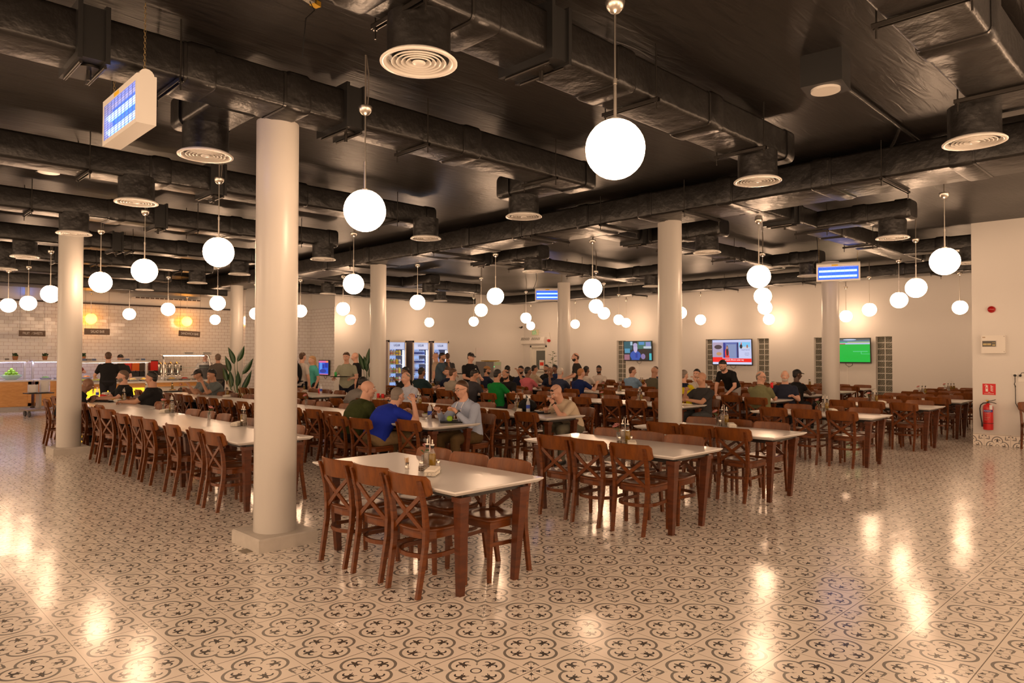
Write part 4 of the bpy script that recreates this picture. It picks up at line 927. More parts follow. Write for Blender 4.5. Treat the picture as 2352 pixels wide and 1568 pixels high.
# air curtain
t = empty('air_curtain', (XE, 17.9, 2.26), 0, 'long white air curtain with grille slots above the exit door', 'air curtain')
mb = MB(); mb.loft([[(-0.0, y, 0.16), (-0.14, y, 0.16), (-0.20, y, 0.02), (-0.17, y, -0.13), (-0.0, y, -0.13)] for y in (-0.72, 0.72)], smooth=False); mb.build('housing', WHITEP, t)
mb = MB()
for g in range(2):
    for i in range(11): y = 0.62-g*0.62-i*0.047; mb.loft([[(-0.150, y-0.012, 0.14), (-0.150, y+0.012, 0.14), (-0.202, y+0.012, 0.022), (-0.202, y-0.012, 0.022)], [(-0.144, y-0.012, 0.14), (-0.144, y+0.012, 0.14), (-0.196, y+0.012, 0.022), (-0.196, y-0.012, 0.022)]], smooth=False)
mb.build('grille_slots', mat('slot_grey', (0.10, 0.09, 0.08), 0.5), t)
# framed sheet and blue screen, notices
p = aty(1101, 808, YN); mb = MB(); mb.bx(-0.2, 0.2, -0.015, 0, -0.17, 0.17); tag(mb.build('wall_sheet', mat('pale_sheet', (0.68, 0.64, 0.62), 0.3), loc=p), 'plain pale framed sheet on the wall beside the drinks machine', 'notice board')
a = atx(737, 846, 10.266); b_ = atx(760, 846, 10.266)
t, W_, H_ = tv(a.y, b_.y, 0.92, 1.46, 'small blue-lit screen on the tiled alcove wall beside the blonde person', ((0.02, 0.12, 0.75), [(0, .75, .86, 1, (.75, .15, .35)), (.75, 1, .86, 1, (.9, .25, .1)), (.1, .35, .3, .85, (.1, .3, .8)), (.4, .6, .45, .75, (.01, .03, .3)), (.65, .95, .5, .85, (.01, .03, .35)), (.1, .8, .12, .4, (.02, .04, .3), 1), (0, 1, 0, .06, (.75, .2, .4))]), x=10.27, tilt=0.0)
p = atx(739, 810, 10.26); mb = MB(); mb.bx(-0.004, 0, -0.10, 0.10, -0.15, 0.15); tag(mb.build('notice_sheet', mat('paper', (0.7, 0.68, 0.68), 0.7), loc=p), 'white notice sheet above the small blue-lit screen', 'notice')

# pier wall: alarm panel, sign, extinguisher, beacon, sockets
t = wallbox('alarm_panel', XR, -0.135, 1.70, 'white fire alarm control panel with dark display on the pier wall', 'alarm panel')
mb = MB(); mb.bx(-0.075, 0, -0.185, 0.185, 0, 0.33); mb.build('housing', mat('panel_white', (0.72, 0.69, 0.64), 0.4), t)
mb = MB(); mb.bx(-0.079, -0.075, -0.06, 0.17, 0.115, 0.24); mb.build('display_surround', mat('panel_grey', (0.6, 0.58, 0.54), 0.4), t)
mb = MB(); mb.bx(-0.082, -0.079, -0.045, 0.165, 0.125, 0.228); mb.build('display', mat('panel_dark', (0.07, 0.065, 0.055), 0.3), t)
mb = MB(); mb.bx(-0.084, -0.082, 0.095, 0.155, 0.15, 0.185); mb.bx(-0.084, -0.082, 0.03, 0.09, 0.15, 0.185); mb.bx(-0.084, -0.082, -0.035, 0.01, 0.14, 0.165)
for i in range(4): mb.bx(-0.084, -0.082, -0.035+i*0.012, -0.027+i*0.012, 0.19, 0.2)
mb.build('display_fields', mat('lcd_amber', (0.45, 0.36, 0.16), 0.4), t)
mb = MB(); mb.bx(-0.077, -0.075, 0.12, 0.165, 0.285, 0.305); mb.build('nameplate', mat('brass_plate', (0.4, 0.3, 0.2), 0.4), t)
mb = MB()
for z in (0.03, 0.31): mb.cyl((-0.078, -0.17, z), (-0.074, -0.17, z), 0.006, n=8)
mb.build('screw', STEELK, t)
t = wallbox('extinguisher_sign', XR, -0.052, 0.935, 'red square fire extinguisher sign with white symbols on the pier wall', 'sign')
mb = MB(); mb.bx(-0.004, 0, -0.103, 0.103, 0, 0.205); mb.build('sign_plate', mat('sign_red', (0.62, 0.012, 0.015), 0.35), t)
SW = mat('sign_white', (0.78, 0.74, 0.7), 0.5); mb = MB()
Pg = lambda pts: [(-0.006, y, z) for y, z in pts]
def flat(mb, pts): n = len(pts); mb.add([(-0.0055, y, z) for y, z in pts]+[(-0.004, y, z) for y, z in pts], [tuple(range(n)), tuple(reversed(range(n, 2*n)))]+[(i, (i+1) % n, n+(i+1) % n, n+i) for i in range(n)])
flat(mb, [(0.055, 0.06), (0.018, 0.06), (0.018, 0.15), (0.025, 0.16), (0.048, 0.16), (0.055, 0.15)]); flat(mb, [(0.044, 0.16), (0.03, 0.16), (0.03, 0.175), (0.044, 0.175)]); flat(mb, [(0.05, 0.175), (0.015, 0.165), (0.015, 0.172), (0.045, 0.186), (0.06, 0.184), (0.072, 0.166), (0.066, 0.163), (0.056, 0.176)])
for k in range(4):
    z = 0.065+k*0.028; flat(mb, [(-0.022, z+0.02), (-0.035, z+0.006), (-0.055, z), (-0.07, z+0.008), (-0.055, z+0.012), (-0.038, z+0.018), (-0.026, z+0.034)])
mb.build('symbols', SW, t)
mb = MB(); mb.bx(-0.0062, -0.0055, 0.024, 0.05, 0.115, 0.135); mb.build('label_patch', mat('sign_red', (0.6, 0.01, 0.01)), t)
text('lettering', 'FIRE', 0.02, (-0.006, 0, 0.042), RW, SW, t, 0.0003); text('lettering', 'EXTINGUISHER', 0.022, (-0.006, 0, 0.022), RW, SW, t, 0.0003)
t = wallbox('fire_extinguisher', XR-0.09, -0.05, 0.30, 'red powder fire extinguisher with black hose hanging on the pier wall', 'fire extinguisher')
mb = MB(); mb.lathe([(0.075, 0), (0.078, 0.006), (0.08, 0.02), (0.08, 0.40), (0.076, 0.43), (0.06, 0.455), (0.03, 0.47), (0.022, 0.485)], n=32); mb.build('cylinder', REDP, t)
mb = MB(); mb.cyl((0, 0, 0.48), (0, 0, 0.52), 0.018, n=12); mb.tube([(0, 0.01, 0.52), (0, -0.05, 0.53), (0, -0.12, 0.555)], 0.006, 6); mb.tube([(0, 0.01, 0.505), (0, -0.06, 0.505), (0, -0.13, 0.48)], 0.006, 6); mb.build('valve_handle', STEELK, t)
mb = MB(); mb.cyl((0, 0.01, 0.515), (0, 0.01, 0.545), 0.012, n=8); mb.bx(-0.02, 0.02, -0.005, 0.03, 0.53, 0.545); mb.build('safety_tag', mat('yellow_tag', (0.75, 0.45, 0.03), 0.4), t)
mb = MB(); mb.tube([(0, 0.02, 0.49), (-0.01, 0.07, 0.485), (-0.015, 0.11, 0.45), (-0.015, 0.125, 0.38), (-0.015, 0.115, 0.25), (-0.02, 0.095, 0.13), (-0.02, 0.088, 0.05)], [0.010]*6+[0.016], 10); mb.build('hose', RUBBER, t)
mb = MB(); mb.lathe([(0.0815, 0.115), (0.0825, 0.117), (0.0825, 0.123), (0.0815, 0.125)], n=30, cap=False); mb.build('hose_band', RUBBER, t)
def arcpanel(mb, r, z0, z1, a0, a1, n=10): mb.loft([[(r*math.cos(a), r*math.sin(a), z0), (r*math.cos(a), r*math.sin(a), z1)] for a in [a0+(a1-a0)*i/n for i in range(n+1)]], cap=False)
mb = MB(); arcpanel(mb, 0.0806, 0.325, 0.365, PI-0.75, PI+1.2); mb.build('blue_band', BLUEL, t)
mb = MB()
for i, (z, a) in enumerate(((0.31, 1.1), (0.296, 0.9), (0.28, 0.4), (0.266, 0.6), (0.25, 0.35), (0.232, 1.1), (0.222, 1.1), (0.205, 0.8), (0.188, 0.9), (0.172, 0.6))): arcpanel(mb, 0.0807, z, z+0.006, PI-0.6, PI-0.6+a)
mb.build('label_lines', mat('label_pink', (0.75, 0.4, 0.35), 0.5), t)
text('lettering', 'POWDER', 0.032, (-0.0835, -0.01, 0.345), RW, SW, t, 0.0004, 0.9)
mb = MB(); mb.bx(-0.088, -0.084, -0.085, -0.04, 0.375, 0.46); mb.build('inspection_tag', mat('tag_white', (0.7, 0.7, 0.72), 0.5), t)
t = wallbox('alarm_beacon', XR, -0.105, 2.51, 'round dark red alarm beacon high on the pier wall', 'alarm beacon')
mb = MB(); mb.sphere((-0.03, 0, 0), (0.045, 0.06, 0.06), 20, 12); mb.build('red_dome', mat('beacon_red', (0.35, 0.01, 0.01), 0.12), t)
mb = MB(); mb.cyl((0, 0, 0), (-0.03, 0, 0), 0.062, n=20); mb.build('beacon_base', REDP, t)
p = atx(2332, 862, XR)
t = wallbox('wall_socket', XR, p.y, p.z, 'white wall socket pair with black plug and dangling cord', 'wall socket')
mb = MB(); mb.bx(-0.012, 0, -0.04, 0.04, -0.04, 0.04); mb.bx(-0.012, 0, -0.15, -0.045, -0.04, 0.04); mb.bx(-0.012, 0, -0.16, -0.045, -0.11, -0.045); mb.build('socket_plate', WHITEP, t)
mb = MB(); mb.sphere((-0.03, 0.0, 0.0), (0.025, 0.024, 0.022), 12, 8); mb.sphere((-0.03, -0.08, 0.0), (0.025, 0.022, 0.022), 12, 8); mb.build('plug', BLACKP, t)
mb = MB(); mb.tube([(-0.03, 0, -0.01), (-0.03, 0.0, -0.12), (-0.03, 0.012, -0.16), (-0.03, -0.015, -0.21), (-0.03, 0.005, -0.16), (-0.03, -0.004, -0.24), (-0.03, -0.006, -0.5), (-0.03, -0.06, -0.62)], 0.006, 6); mb.tube([(-0.03, -0.08, 0.0), (-0.03, -0.10, 0.05), (-0.03, -0.16, 0.055), (-0.03, -0.3, 0.02)], 0.005, 6); mb.build('power_cord', RUBBER, t)

# fridges
ICE = mat('fridge_interior_glow', (0.55, 0.65, 0.85), 0.4, emis=(0.35, 0.55, 1.0), es=0.55); FSIDE = mat('fridge_side', (0.22, 0.18, 0.19), 0.4); FFR = mat('fridge_frame', (0.62, 0.58, 0.52), 0.35)  # cold cabinet light put into the panels as a glow
LEDF = mat('fridge_led', (1, 1, 1), 0.4, emis=(0.65, 0.8, 1.0), es=7.0)
FY = 17.85
def fridge(x0, x1, label):
    t = empty('display_fridge', ((x0+x1)/2, FY, 0), 0, label, 'fridge', 'glass-door drinks fridges'); w_ = (x1-x0)/2; H = 2.17
    mb = MB(); mb.bx(-w_, -w_+0.03, 0.03, 0.69, 0, H); mb.bx(w_-0.03, w_, 0.03, 0.69, 0, H); mb.bx(-w_, w_, 0.03, 0.69, H-0.03, H); mb.bx(-w_, w_, 0.03, 0.69, 0.0, 0.25); mb.build('cabinet', FSIDE, t)
    mb = MB(); mb.bx(-w_+0.03, w_-0.03, 0.62, 0.64, 0.25, H-0.03); mb.build('back_panel', ICE, t)
    f = MB(); f.bx(-w_, w_, 0, 0.03, H-0.07, H); f.bx(-w_, w_, 0, 0.03, 0.2, 0.28); f.bx(-w_, -w_+0.05, 0, 0.03, 0.2, H); f.bx(w_-0.05, w_, 0, 0.03, 0.2, H); f.build('door_frame', FFR, t)
    mb = MB(); mb.bx(-w_+0.05, w_-0.05, 0.04, 0.06, H-0.32, H-0.07); mb.build('header_panel', ICE, t)
    text('lettering', 'UGUR', 0.11, (0.0, 0.035, H-0.18), RN, mat('logo_dark', (0.02, 0.02, 0.06), 0.4), t, 0.002, 0.9)
    mb = MB(); mb.bx(w_-0.11, w_-0.075, 0.05, 0.08, 0.35, H-0.35); mb.build('led_strip', LEDF, t)
    for k in range(5):
        mb = MB(); mb.bx(-w_+0.03, w_-0.03, 0.08, 0.60, 0.34+k*0.32, 0.352+k*0.32); mb.build('shelf', mat('shelf_white', (0.7, 0.75, 0.85), 0.3), t)
    mb = MB(); mb.bx(-w_+0.045, -w_+0.06, -0.05, -0.035, 0.9, 1.4); mb.bx(-w_+0.045, -w_+0.06, -0.05, 0, 0.92, 0.94); mb.bx(-w_+0.045, -w_+0.06, -0.05, 0, 1.36, 1.38); mb.build('door_handle', FFR, t)
    return t
fr = [(12.03, 12.80, 'first glass-door fridge, beside the pillar, holding cartons and jugs'), (13.10, 13.87, 'middle glass-door fridge filled with water bottles'), (14.03, 14.80, 'last glass-door fridge partly behind standing people')]
for a, b_, lb in fr: fridge(a, b_, lb)
mb = MB(); mb.lathe([(0.028, 0), (0.032, 0.01), (0.032, 0.13), (0.012, 0.18), (0.012, 0.2)], n=8); WB = mb.mesh('water_bottle', mat('water_glowing', (0.45, 0.6, 0.85), 0.1, emis=(0.2, 0.35, 0.8), es=0.25))  # bottles glow faintly themselves, standing in for the cabinet light on them
mb = MB(); mb.lathe([(0.033, 0.05), (0.033, 0.11)], n=8, cap=False); WL = mb.mesh('bottle_label', BLUEL)
for fi, (a, b_, _) in enumerate(fr[1:]):
    for k in range(4):
        for i in range(8 if fi == 0 else 5):
            o = bpy.data.objects.new('water_bottle', WB); COL.objects.link(o); o.location = (a+0.09+i*0.072, FY+0.14, 0.353+(k+1)*0.32-0.0); tag(o, 'small water bottle with blue label on %s shelf of the %s fridge' % (('a low', 'the second', 'the third', 'the upper')[k], ('middle', 'last')[fi]), 'water bottle', 'water bottles in the fridges')
            if fi == 0 or i % 2: l_ = bpy.data.objects.new('bottle_label', WL); COL.objects.link(l_); l_.parent = o
CC = [((0.6, 0.55, 0.5), (0.6, 0.12, 0.05)), ((0.6, 0.5, 0.05), (0.6, 0.5, 0.05)), ((0.6, 0.58, 0.55), (0.05, 0.1, 0.5)), ((0.45, 0.5, 0.55), (0.5, 0.1, 0.1)), ((0.3, 0.5, 0.2), (0.6, 0.05, 0.04))]
for k in range(5):
    for i in range(5):
        c1, c2 = CC[(i+k) % 5 if k != 4 else (0, 0, 2, 1, 1)[i]]
        t = empty('drink_carton', (12.13+i*0.115, FY+0.15, 0.353+k*0.32), 0, 'carton or jug with %s lid on the %s shelf of the first fridge' % (('red', 'yellow', 'blue', 'dark red', 'bright red')[(i+k) % 5], ('lowest', 'second', 'third', 'fourth', 'top')[k]), 'carton', 'cartons and jugs in the first fridge')
        mb = MB(); mb.bx(-0.045, 0.045, -0.04, 0.04, 0, 0.15); mb.loft([[(-0.045, -0.04, 0.15), (0.045, -0.04, 0.15), (0.045, 0.04, 0.15), (-0.045, 0.04, 0.15)], [(-0.02, -0.02, 0.18), (0.02, -0.02, 0.18), (0.02, 0.02, 0.18), (-0.02, 0.02, 0.18)]], smooth=False); mb.build('carton_body', mat('carton_%d' % ((i+k) % 5 if k != 4 else (0, 0, 2, 1, 1)[i]), c1, 0.5), t)
        mb = MB(); mb.cyl((0, 0, 0.18), (0, 0, 0.2), 0.022, n=8); mb.bx(-0.046, 0.046, -0.042, 0.042, 0.06, 0.09); mb.build('lid', mat('lidc_%d' % ((i+k) % 5), c2, 0.5), t)
# drinks machine
p = aty(1124, 840, 17.7)
t = empty('drinks_machine', (p.x, 17.75, 0.0), 0, 'grey drinks machine with coloured panel behind the diners', 'drinks machine')
mb = MB(); mb.bx(-0.42, 0.0, -0.3, 0.3, 0.75, 1.38); mb.build('side_housing', mat('machine_grey', (0.16, 0.15, 0.145), 0.4), t)
mb = MB(); mb.bx(0.0, 0.42, -0.3, 0.3, 0.75, 1.38); mb.build('front_housing', mat('machine_light', (0.42, 0.42, 0.38), 0.35), t)
mb = MB(); mb.bx(0.06, 0.38, -0.305, -0.3, 1.24, 1.35); mb.build('display_panel', mat('panel_green', (0.35, 0.5, 0.3), 0.4), t)
mb = MB()
for i in range(6): mb.bx(0.08+i*0.05, 0.11+i*0.05, -0.31, -0.3, 1.0, 1.04); 
mb.bx(0.08, 0.34, -0.34, -0.3, 0.85, 0.9); mb.build('buttons', STEELK, t)
mb = MB(); mb.sphere((0.02, -0.31, 1.18), 0.014, 8, 6); mb.build('pilot_light', mat('pilot_green', (0, 0.3, 0.1), 0.4, emis=(0.0, 1.0, 0.3), es=2), t)
mb = MB(); mb.bx(-0.4, 0.4, -0.28, 0.28, 0, 0.75); mb.build('stand', STEEL, t)
mb = MB(); mb.bx(-0.2, 0.4, -0.22, 0.22, 1.39, 1.43); mb.bx(-0.1, 0.3, -0.15, 0.15, 1.38, 1.40); tag(mb.build('folded_mat', mat('yellow_mat', (0.45, 0.3, 0.08), 0.7), loc=(p.x, 17.75, 0.003)), 'yellow folded mat lying on the grey drinks machine', 'mat')
# plants
def big_leaf(mb, base, tip, wdt, n=8, side=None):
    b, t_ = Vector(base), Vector(tip); d = (t_-b); s = side or d.cross(Vector((RT.x, RT.y, 0)).cross(Vector((0, 0, 1)))).normalized(); L = d.length; rings = []
    nrm = d.normalized().cross(s)
    for i in range(n+1):
        u = i/n; w_ = wdt*math.sin(PI*min(1, u**0.75))*0.5+0.002; c = b+d*u+nrm*(0.05*L*math.sin(u*PI)); e = nrm*(w_*0.35)
        rings.append([tuple(c-s*w_+e), tuple(c), tuple(c+s*w_+e), tuple(c+nrm*0.004)])
    mb.loft(rings, smooth=True)
def plant(pos, specs, label, wdt=0.15, pot=0.3, ht=0.45):
    t = empty('potted_plant', pos, 0, label, 'plant')
    mb = MB(); mb.lathe([(pot*0.4, 0), (pot*0.5, ht*0.8), (pot*0.52, ht), (pot*0.47, ht), (pot*0.44, ht*0.9)], n=20); mb.build('pot', CERAM, t)
    mb = MB(); mb.cyl((0, 0, ht*0.85), (0, 0, ht*0.9), pot*0.45, n=16); mb.build('soil', mat('soil', (0.05, 0.03, 0.02), 0.9), t)
    for (dx, z0, z1, dx1) in specs:
        a = Vector((RT.x*dx, RT.y*dx, z0)); e = Vector((RT.x*dx1, RT.y*dx1, z1))
        mb = MB(); mb.tube([(0, 0, ht*0.85), tuple(a*0.6+Vector((0, 0, z0*0.15))), tuple(a)], [0.012, 0.009, 0.006], 6); mb.build('stalk', GREENL, t)
        mb = MB(); big_leaf(mb, a, e, wdt); mb.build('leaf', GREEND, t)
    return t
p = atd(546, 905, 19.6); plant((p.x, p.y, 0), [(-0.02, 1.45, 1.90, 0.17), (-0.10, 1.38, 1.86, -0.28), (-0.22, 1.15, 1.62, -0.36), (0.12, 1.1, 1.55, 0.42), (0.08, 0.6, 1.22, 0.38), (-0.18, 0.72, 1.25, -0.24), (-0.02, 0.75, 1.2, 0.0), (-0.3, 0.9, 1.3, -0.42)], 'tall plant with long paddle leaves at the sandwich counter end')
p = atd(843, 905, 20.6); plant((p.x, p.y, 0), [(-0.03, 1.3, 1.85, 0.06), (0.05, 1.0, 1.5, 0.22), (-0.1, 1.2, 1.7, -0.25), (0.1, 0.8, 1.15, 0.25), (0.0, 1.15, 1.62, -0.1)], 'paddle-leaf plant behind the bald person in black by the pillar', wdt=0.16)
p = atd(1270, 870, 27.5)
t = empty('rubber_plant', (p.x, p.y, 0), 0, 'leafy green houseplant beside the exit door', 'plant')
mb = MB(); mb.lathe([(0.14, 0), (0.18, 0.35), (0.17, 0.35), (0.16, 0.3)], n=16); mb.build('pot', CERAM, t)
mb = MB(); mb.tube([(0, 0, 0.3), (0.02, 0.02, 1.0), (-0.01, 0, 1.75)], [0.014, 0.01, 0.004], 6); mb.build('stem', GREENL, t)
for i in range(17):
    a = i*2.4; z = 0.75+i*0.062; L = 0.22-0.006*i; d = Vector((math.cos(a), math.sin(a), 0.25)); mb = MB(); b_ = Vector((0, 0, z)); big_leaf(mb, b_+d*0.06, b_+d*(0.06+L), 0.11, side=Vector((-math.sin(a), math.cos(a), 0))); mb.build('leaf', GREENL, t)
# ---------------------------------------------------------------- people
SKIN = dict(fair=mat('skin_fair', (0.58, 0.33, 0.24), 0.5, vary=0.06), tan=mat('skin_tan', (0.42, 0.225, 0.145), 0.5, vary=0.06), brown=mat('skin_brown', (0.20, 0.10, 0.06), 0.45, vary=0.08), dark=mat('skin_dark', (0.085, 0.045, 0.028), 0.42))
HAIRC = dict(black=mat('hair_black', (0.012, 0.010, 0.009), 0.5, bump=(60, 0.004)), brown=mat('hair_brown', (0.07, 0.035, 0.018), 0.5, bump=(60, 0.004)), grey=mat('hair_grey', (0.20, 0.17, 0.145), 0.6, bump=(60, 0.004)), red=mat('hair_red', (0.36, 0.16, 0.06), 0.5, bump=(60, 0.004)), blonde=mat('hair_blonde', (0.40, 0.24, 0.11), 0.5, bump=(50, 0.004)), white=mat('hair_white', (0.5, 0.45, 0.4), 0.6, bump=(60, 0.004)), stub=mat('hair_stubble', (0.13, 0.085, 0.06), 0.7))
def cloth(n, c): return mat('cloth_'+n, c, 0.85, bump=(16, 0.012), vary=0.05, spec=0.2)
EYEW = mat('eye_white', (0.7, 0.66, 0.6), 0.3); EYED = mat('eye_iris', (0.02, 0.015, 0.01), 0.2); LIP = mat('lip', (0.33, 0.12, 0.09), 0.5)
BAKE = []
def vox(mb, name, m_, size, parent=None, smooth=3, extra=None):
    o = mb.build(name, m_, parent); r = o.modifiers.new('r', 'REMESH'); r.mode = 'VOXEL'; r.voxel_size = size; r.use_smooth_shade = True
    s = o.modifiers.new('s', 'SMOOTH'); s.iterations = smooth; s.factor = 0.5
    BAKE.append((o, m_, extra)); return o
def bake_all():
    import bmesh
    dg = bpy.context.evaluated_depsgraph_get()
    for o, m_, extra in BAKE:
        me = bpy.data.meshes.new_from_object(o.evaluated_get(dg)); o.modifiers.clear(); old = o.data
        if extra is not None:
            bm = bmesh.new(); bm.from_mesh(me); t = extra.mesh('x', m_); bm.from_mesh(t); bm.to_mesh(me); bm.free()
        o.data = me; me.materials.clear(); me.materials.append(m_)
        me.polygons.foreach_set('use_smooth', [True]*len(me.polygons)); me.polygons.foreach_set('material_index', [0]*len(me.polygons)); me.update()
TORSO = [(-0.10, 0.12, 0.10), (-0.03, 0.165, 0.125), (0.05, 0.165, 0.125), (0.15, 0.150, 0.115), (0.26, 0.158, 0.12), (0.35, 0.178, 0.122), (0.405, 0.172, 0.112), (0.445, 0.135, 0.092), (0.475, 0.098, 0.078), (0.50, 0.070, 0.066)]
def torso_rings(mb, P, up, fwd, g, inf, t0=-9, t1=9, curve=0.05, bot=1.0):
    rt = fwd.cross(up).normalized(); rings = []
    for t, hw, hd in TORSO:
        if t < t0 or t > t1: continue
        gg = 1+(g-1)*(1.25 if t < 0.3 else 0.6); gd = 1+(g-1)*(1.9 if 0.0 <= t < 0.33 else 0.8)
        c = P+up*t-fwd*curve*math.sin(max(0, min(1, t/0.5))*PI)
        rings.append(mb.ring(c+fwd*(gd-1)*0.05, rt, fwd, hw*gg+inf, hd*gd+inf, 20))
    mb.loft(rings)
def ik(S, H, a, b, pole):
    d = H-S; L = min(d.length, (a+b)*0.995); d = d.normalized(); x = (a*a-b*b+L*L)/(2*L); h = math.sqrt(max(a*a-x*x, 0.0))
    p = (pole-d*pole.dot(d)); p = p.normalized() if p.length > 1e-5 else Vector((0, 0, -1))
    return S+d*x+p*h, S+d*L
def hand(mb, W, d, n, side, curl=0.5, r=0.0085, s=1.0):
    d = d.normalized(); n = (n-d*n.dot(d)).normalized(); q = d.cross(n)*side
    A = Matrix((q, d, n)).transposed()
    mb.sphere(W+d*0.045*s, (0.041*s, 0.052*s, 0.017*s), 12, 8, A)
    F = MB()
    for k, (o_, L) in enumerate(((-0.031, 0.068), (-0.0105, 0.078), (0.0105, 0.074), (0.031, 0.058))):
        p = W+d*(0.082 if k in (1, 2) else 0.076)*s+q*o_*s; dd = (d+q*o_*1.5).normalized(); a = curl*0.5
        for sg in (0.42, 0.33, 0.25):
            dr = dd*math.cos(a)+n*math.sin(a); p2 = p+dr*L*sg*s; F.capsule(p, p2, r*s, r*0.9*s, 8, 3); p = p2; a += curl*1.1
    p = W+d*0.022*s-q*0.030*s; dd = (d*0.75-q*0.66+n*0.25).normalized()
    p2 = p+dd*0.036*s; F.capsule(p, p2, r*1.25*s, r*1.15*s, 8, 3); F.capsule(p2, p2+(dd*0.8+d*0.5+n*0.3).normalized()*0.032*s, r*1.1*s, r*0.95*s, 8, 3)
    return F
def person(x, y, ang, label, pose='sit', lean=12, yaw=0, pitch=8, hands=None, top='black', topc=(0.012, 0.012, 0.013), sleeve=0.62, skin='fair', hair='short', hc='brown', legc=(0.02, 0.02, 0.025), g=1.0, s=1.0, beard=None, poles=None, curl=(0.6, 0.6), twist=0, bend=None, seat=0.45, group=None, collar=False, vs=None, shoes=True):
    dp = depth(x, y); vsz = vs or (0.0085 if dp < 9.5 else 0.011 if dp < 14.5 else 0.0145)
    up = Vector((0, math.sin(math.radians(lean)), math.cos(math.radians(lean)))); fwd = Vector((0, math.cos(math.radians(lean)), -math.sin(math.radians(lean))))
    rt = Vector((1, 0, 0)); ls = s*1.0
    if twist:
        T_ = Matrix.Rotation(math.radians(twist), 3, 'Z'); up = T_ @ up; fwd = T_ @ fwd; rt = T_ @ rt
    zp = (seat+0.105) if pose == 'sit' else 0.93*ls
    P = Vector((0, 0, zp))
    body = MB()
    torso_rings(body, P, up, fwd, g, 0.0, curve=0.045 if lean > 8 else 0.015)
    SH = [P+up*0.402*s+rt*(k*(0.172+0.03*(g-1)))-fwd*0.02 for k in (-1, 1)]
    NB = P+up*0.50*s; hu = (up*0.5+Vector((0, 0, 0.5))).normalized()
    HC = NB+hu*0.165+fwd*0.025
    A = Matrix.Rotation(math.radians(yaw+twist), 3, 'Z') @ Matrix.Rotation(-math.radians(pitch), 3, 'X')
    hf = A @ Vector((0, 1, 0)); hz = A @ Vector((0, 0, 1)); hr = A @ Vector((1, 0, 0))
    def hp(a, b, c): return HC+hr*a+hf*b+hz*c
    body.capsule(NB-up*0.04, HC-hz*0.05-hf*0.015, 0.062+0.012*(g-1)*4, 0.056+0.01*(g-1)*3, 14)
    body.sphere(hp(0, -0.012, 0.03), (0.077, 0.096, 0.088), 18, 12, A)
    body.sphere(hp(0, 0.02, -0.035), (0.064, 0.074, 0.078), 16, 10, A)
    body.sphere(hp(0, 0.045, -0.085), (0.040+0.012*(g-1)*3, 0.035, 0.03), 12, 8, A)
    body.capsule(hp(0, 0.088, 0.012), hp(0, 0.112, -0.022), 0.009, 0.0155, 8)
    body.capsule(hp(-0.035, 0.08, 0.03), hp(0.035, 0.08, 0.03), 0.012, 0.012, 8)
    for k in (-1, 1):
        body.sphere(hp(k*0.079, -0.008, -0.008), (0.010, 0.022, 0.033), 10, 8, A)
        body.sphere(hp(k*0.038, 0.068, -0.025), (0.026, 0.026, 0.024), 10, 8, A)
    # arms
    if hands is None: hands = ((-0.13, 0.46, 0.80), (0.13, 0.46, 0.80)) if pose == 'sit' else ((-0.25, 0.06, 0.78), (0.25, 0.06, 0.78))
    fing = MB(); ARMS = []
    for i, k in enumerate((-1, 1)):
        pole = Vector(poles[i]) if poles else Vector((k*0.55, -0.25, -0.8))
        El, Wr = ik(SH[i], Vector(hands[i]), 0.285*s, 0.255*s, pole); ARMS.append((SH[i], El, Wr))
        body.capsule(SH[i], El, 0.054*g, 0.042, 12); body.capsule(El, Wr, 0.042, 0.027, 12)
        d = (Wr-El).normalized(); n = Vector((0, 0, -1)) if abs(d.z) < 0.8 else Vector((-k, 0.3, 0))
        body.sphere(Wr+d*0.045, (0.040, 0.040, 0.030), 10, 6)
        F = hand(body, Wr, d, n, -k, curl[i]); fing.add(F.v, F.f, True)
    # legs
    LEG = []
    for k in (-1, 1):
        if pose == 'sit': hip, kn, an, toe = Vector((k*0.095, 0.0, zp-0.02)), Vector((k*0.14, 0.44, zp-0.01)), Vector((k*0.13, 0.40, 0.09)), Vector((k*0.14, 0.56, 0.04))
        else: hip, kn, an, toe = Vector((k*0.095, 0.0, zp-0.03)), Vector((k*0.10, 0.03, 0.50*ls)), Vector((k*0.105, -0.02, 0.09)), Vector((k*0.12, 0.13, 0.04))
        LEG.append((hip, kn, an, toe)); body.capsule(hip, kn, 0.085*g, 0.058, 12); body.capsule(kn, an, 0.056, 0.038, 12); body.capsule(an, toe, 0.04, 0.03, 10)
    o = vox(body, 'person', SKIN[skin], vsz, extra=fing)
    o.location = (x, y, 0); o.rotation_euler = (0, 0, math.radians(ang-90)); tag(o, label, 'person', group)
    # clothes
    sh = MB(); torso_rings(sh, P, up, fwd, g, 0.013, t0=-0.06 if pose == 'sit' else -0.11, t1=0.51, curve=0.045 if lean > 8 else 0.015)
    for S, El, Wr in ARMS:
        e1 = S.lerp(El, min(1, sleeve)); sh.capsule(S, e1, 0.066*g, 0.056 if sleeve < 1 else 0.05, 12)
        if sleeve > 1: sh.capsule(El, El.lerp(Wr, sleeve-1), 0.051, 0.036, 12)
    TC = cloth(top, topc)
    vox(sh, 'shirt', TC, vsz, o, 4)
    tr = MB(); torso_rings(tr, P, up if pose == 'sit' else Vector((0, 0, 1)), fwd if pose == 'sit' else Vector((0, 1, 0)), g, 0.008, t1=0.06)
    for hip, kn, an, toe in LEG: tr.capsule(hip, kn, 0.098*g, 0.07, 12); tr.capsule(kn, an, 0.068, 0.052, 12)
    vox(tr, 'trousers', cloth('leg_%.3f_%.3f' % (legc[0], legc[2]), legc), max(vsz, 0.012), o, 3)
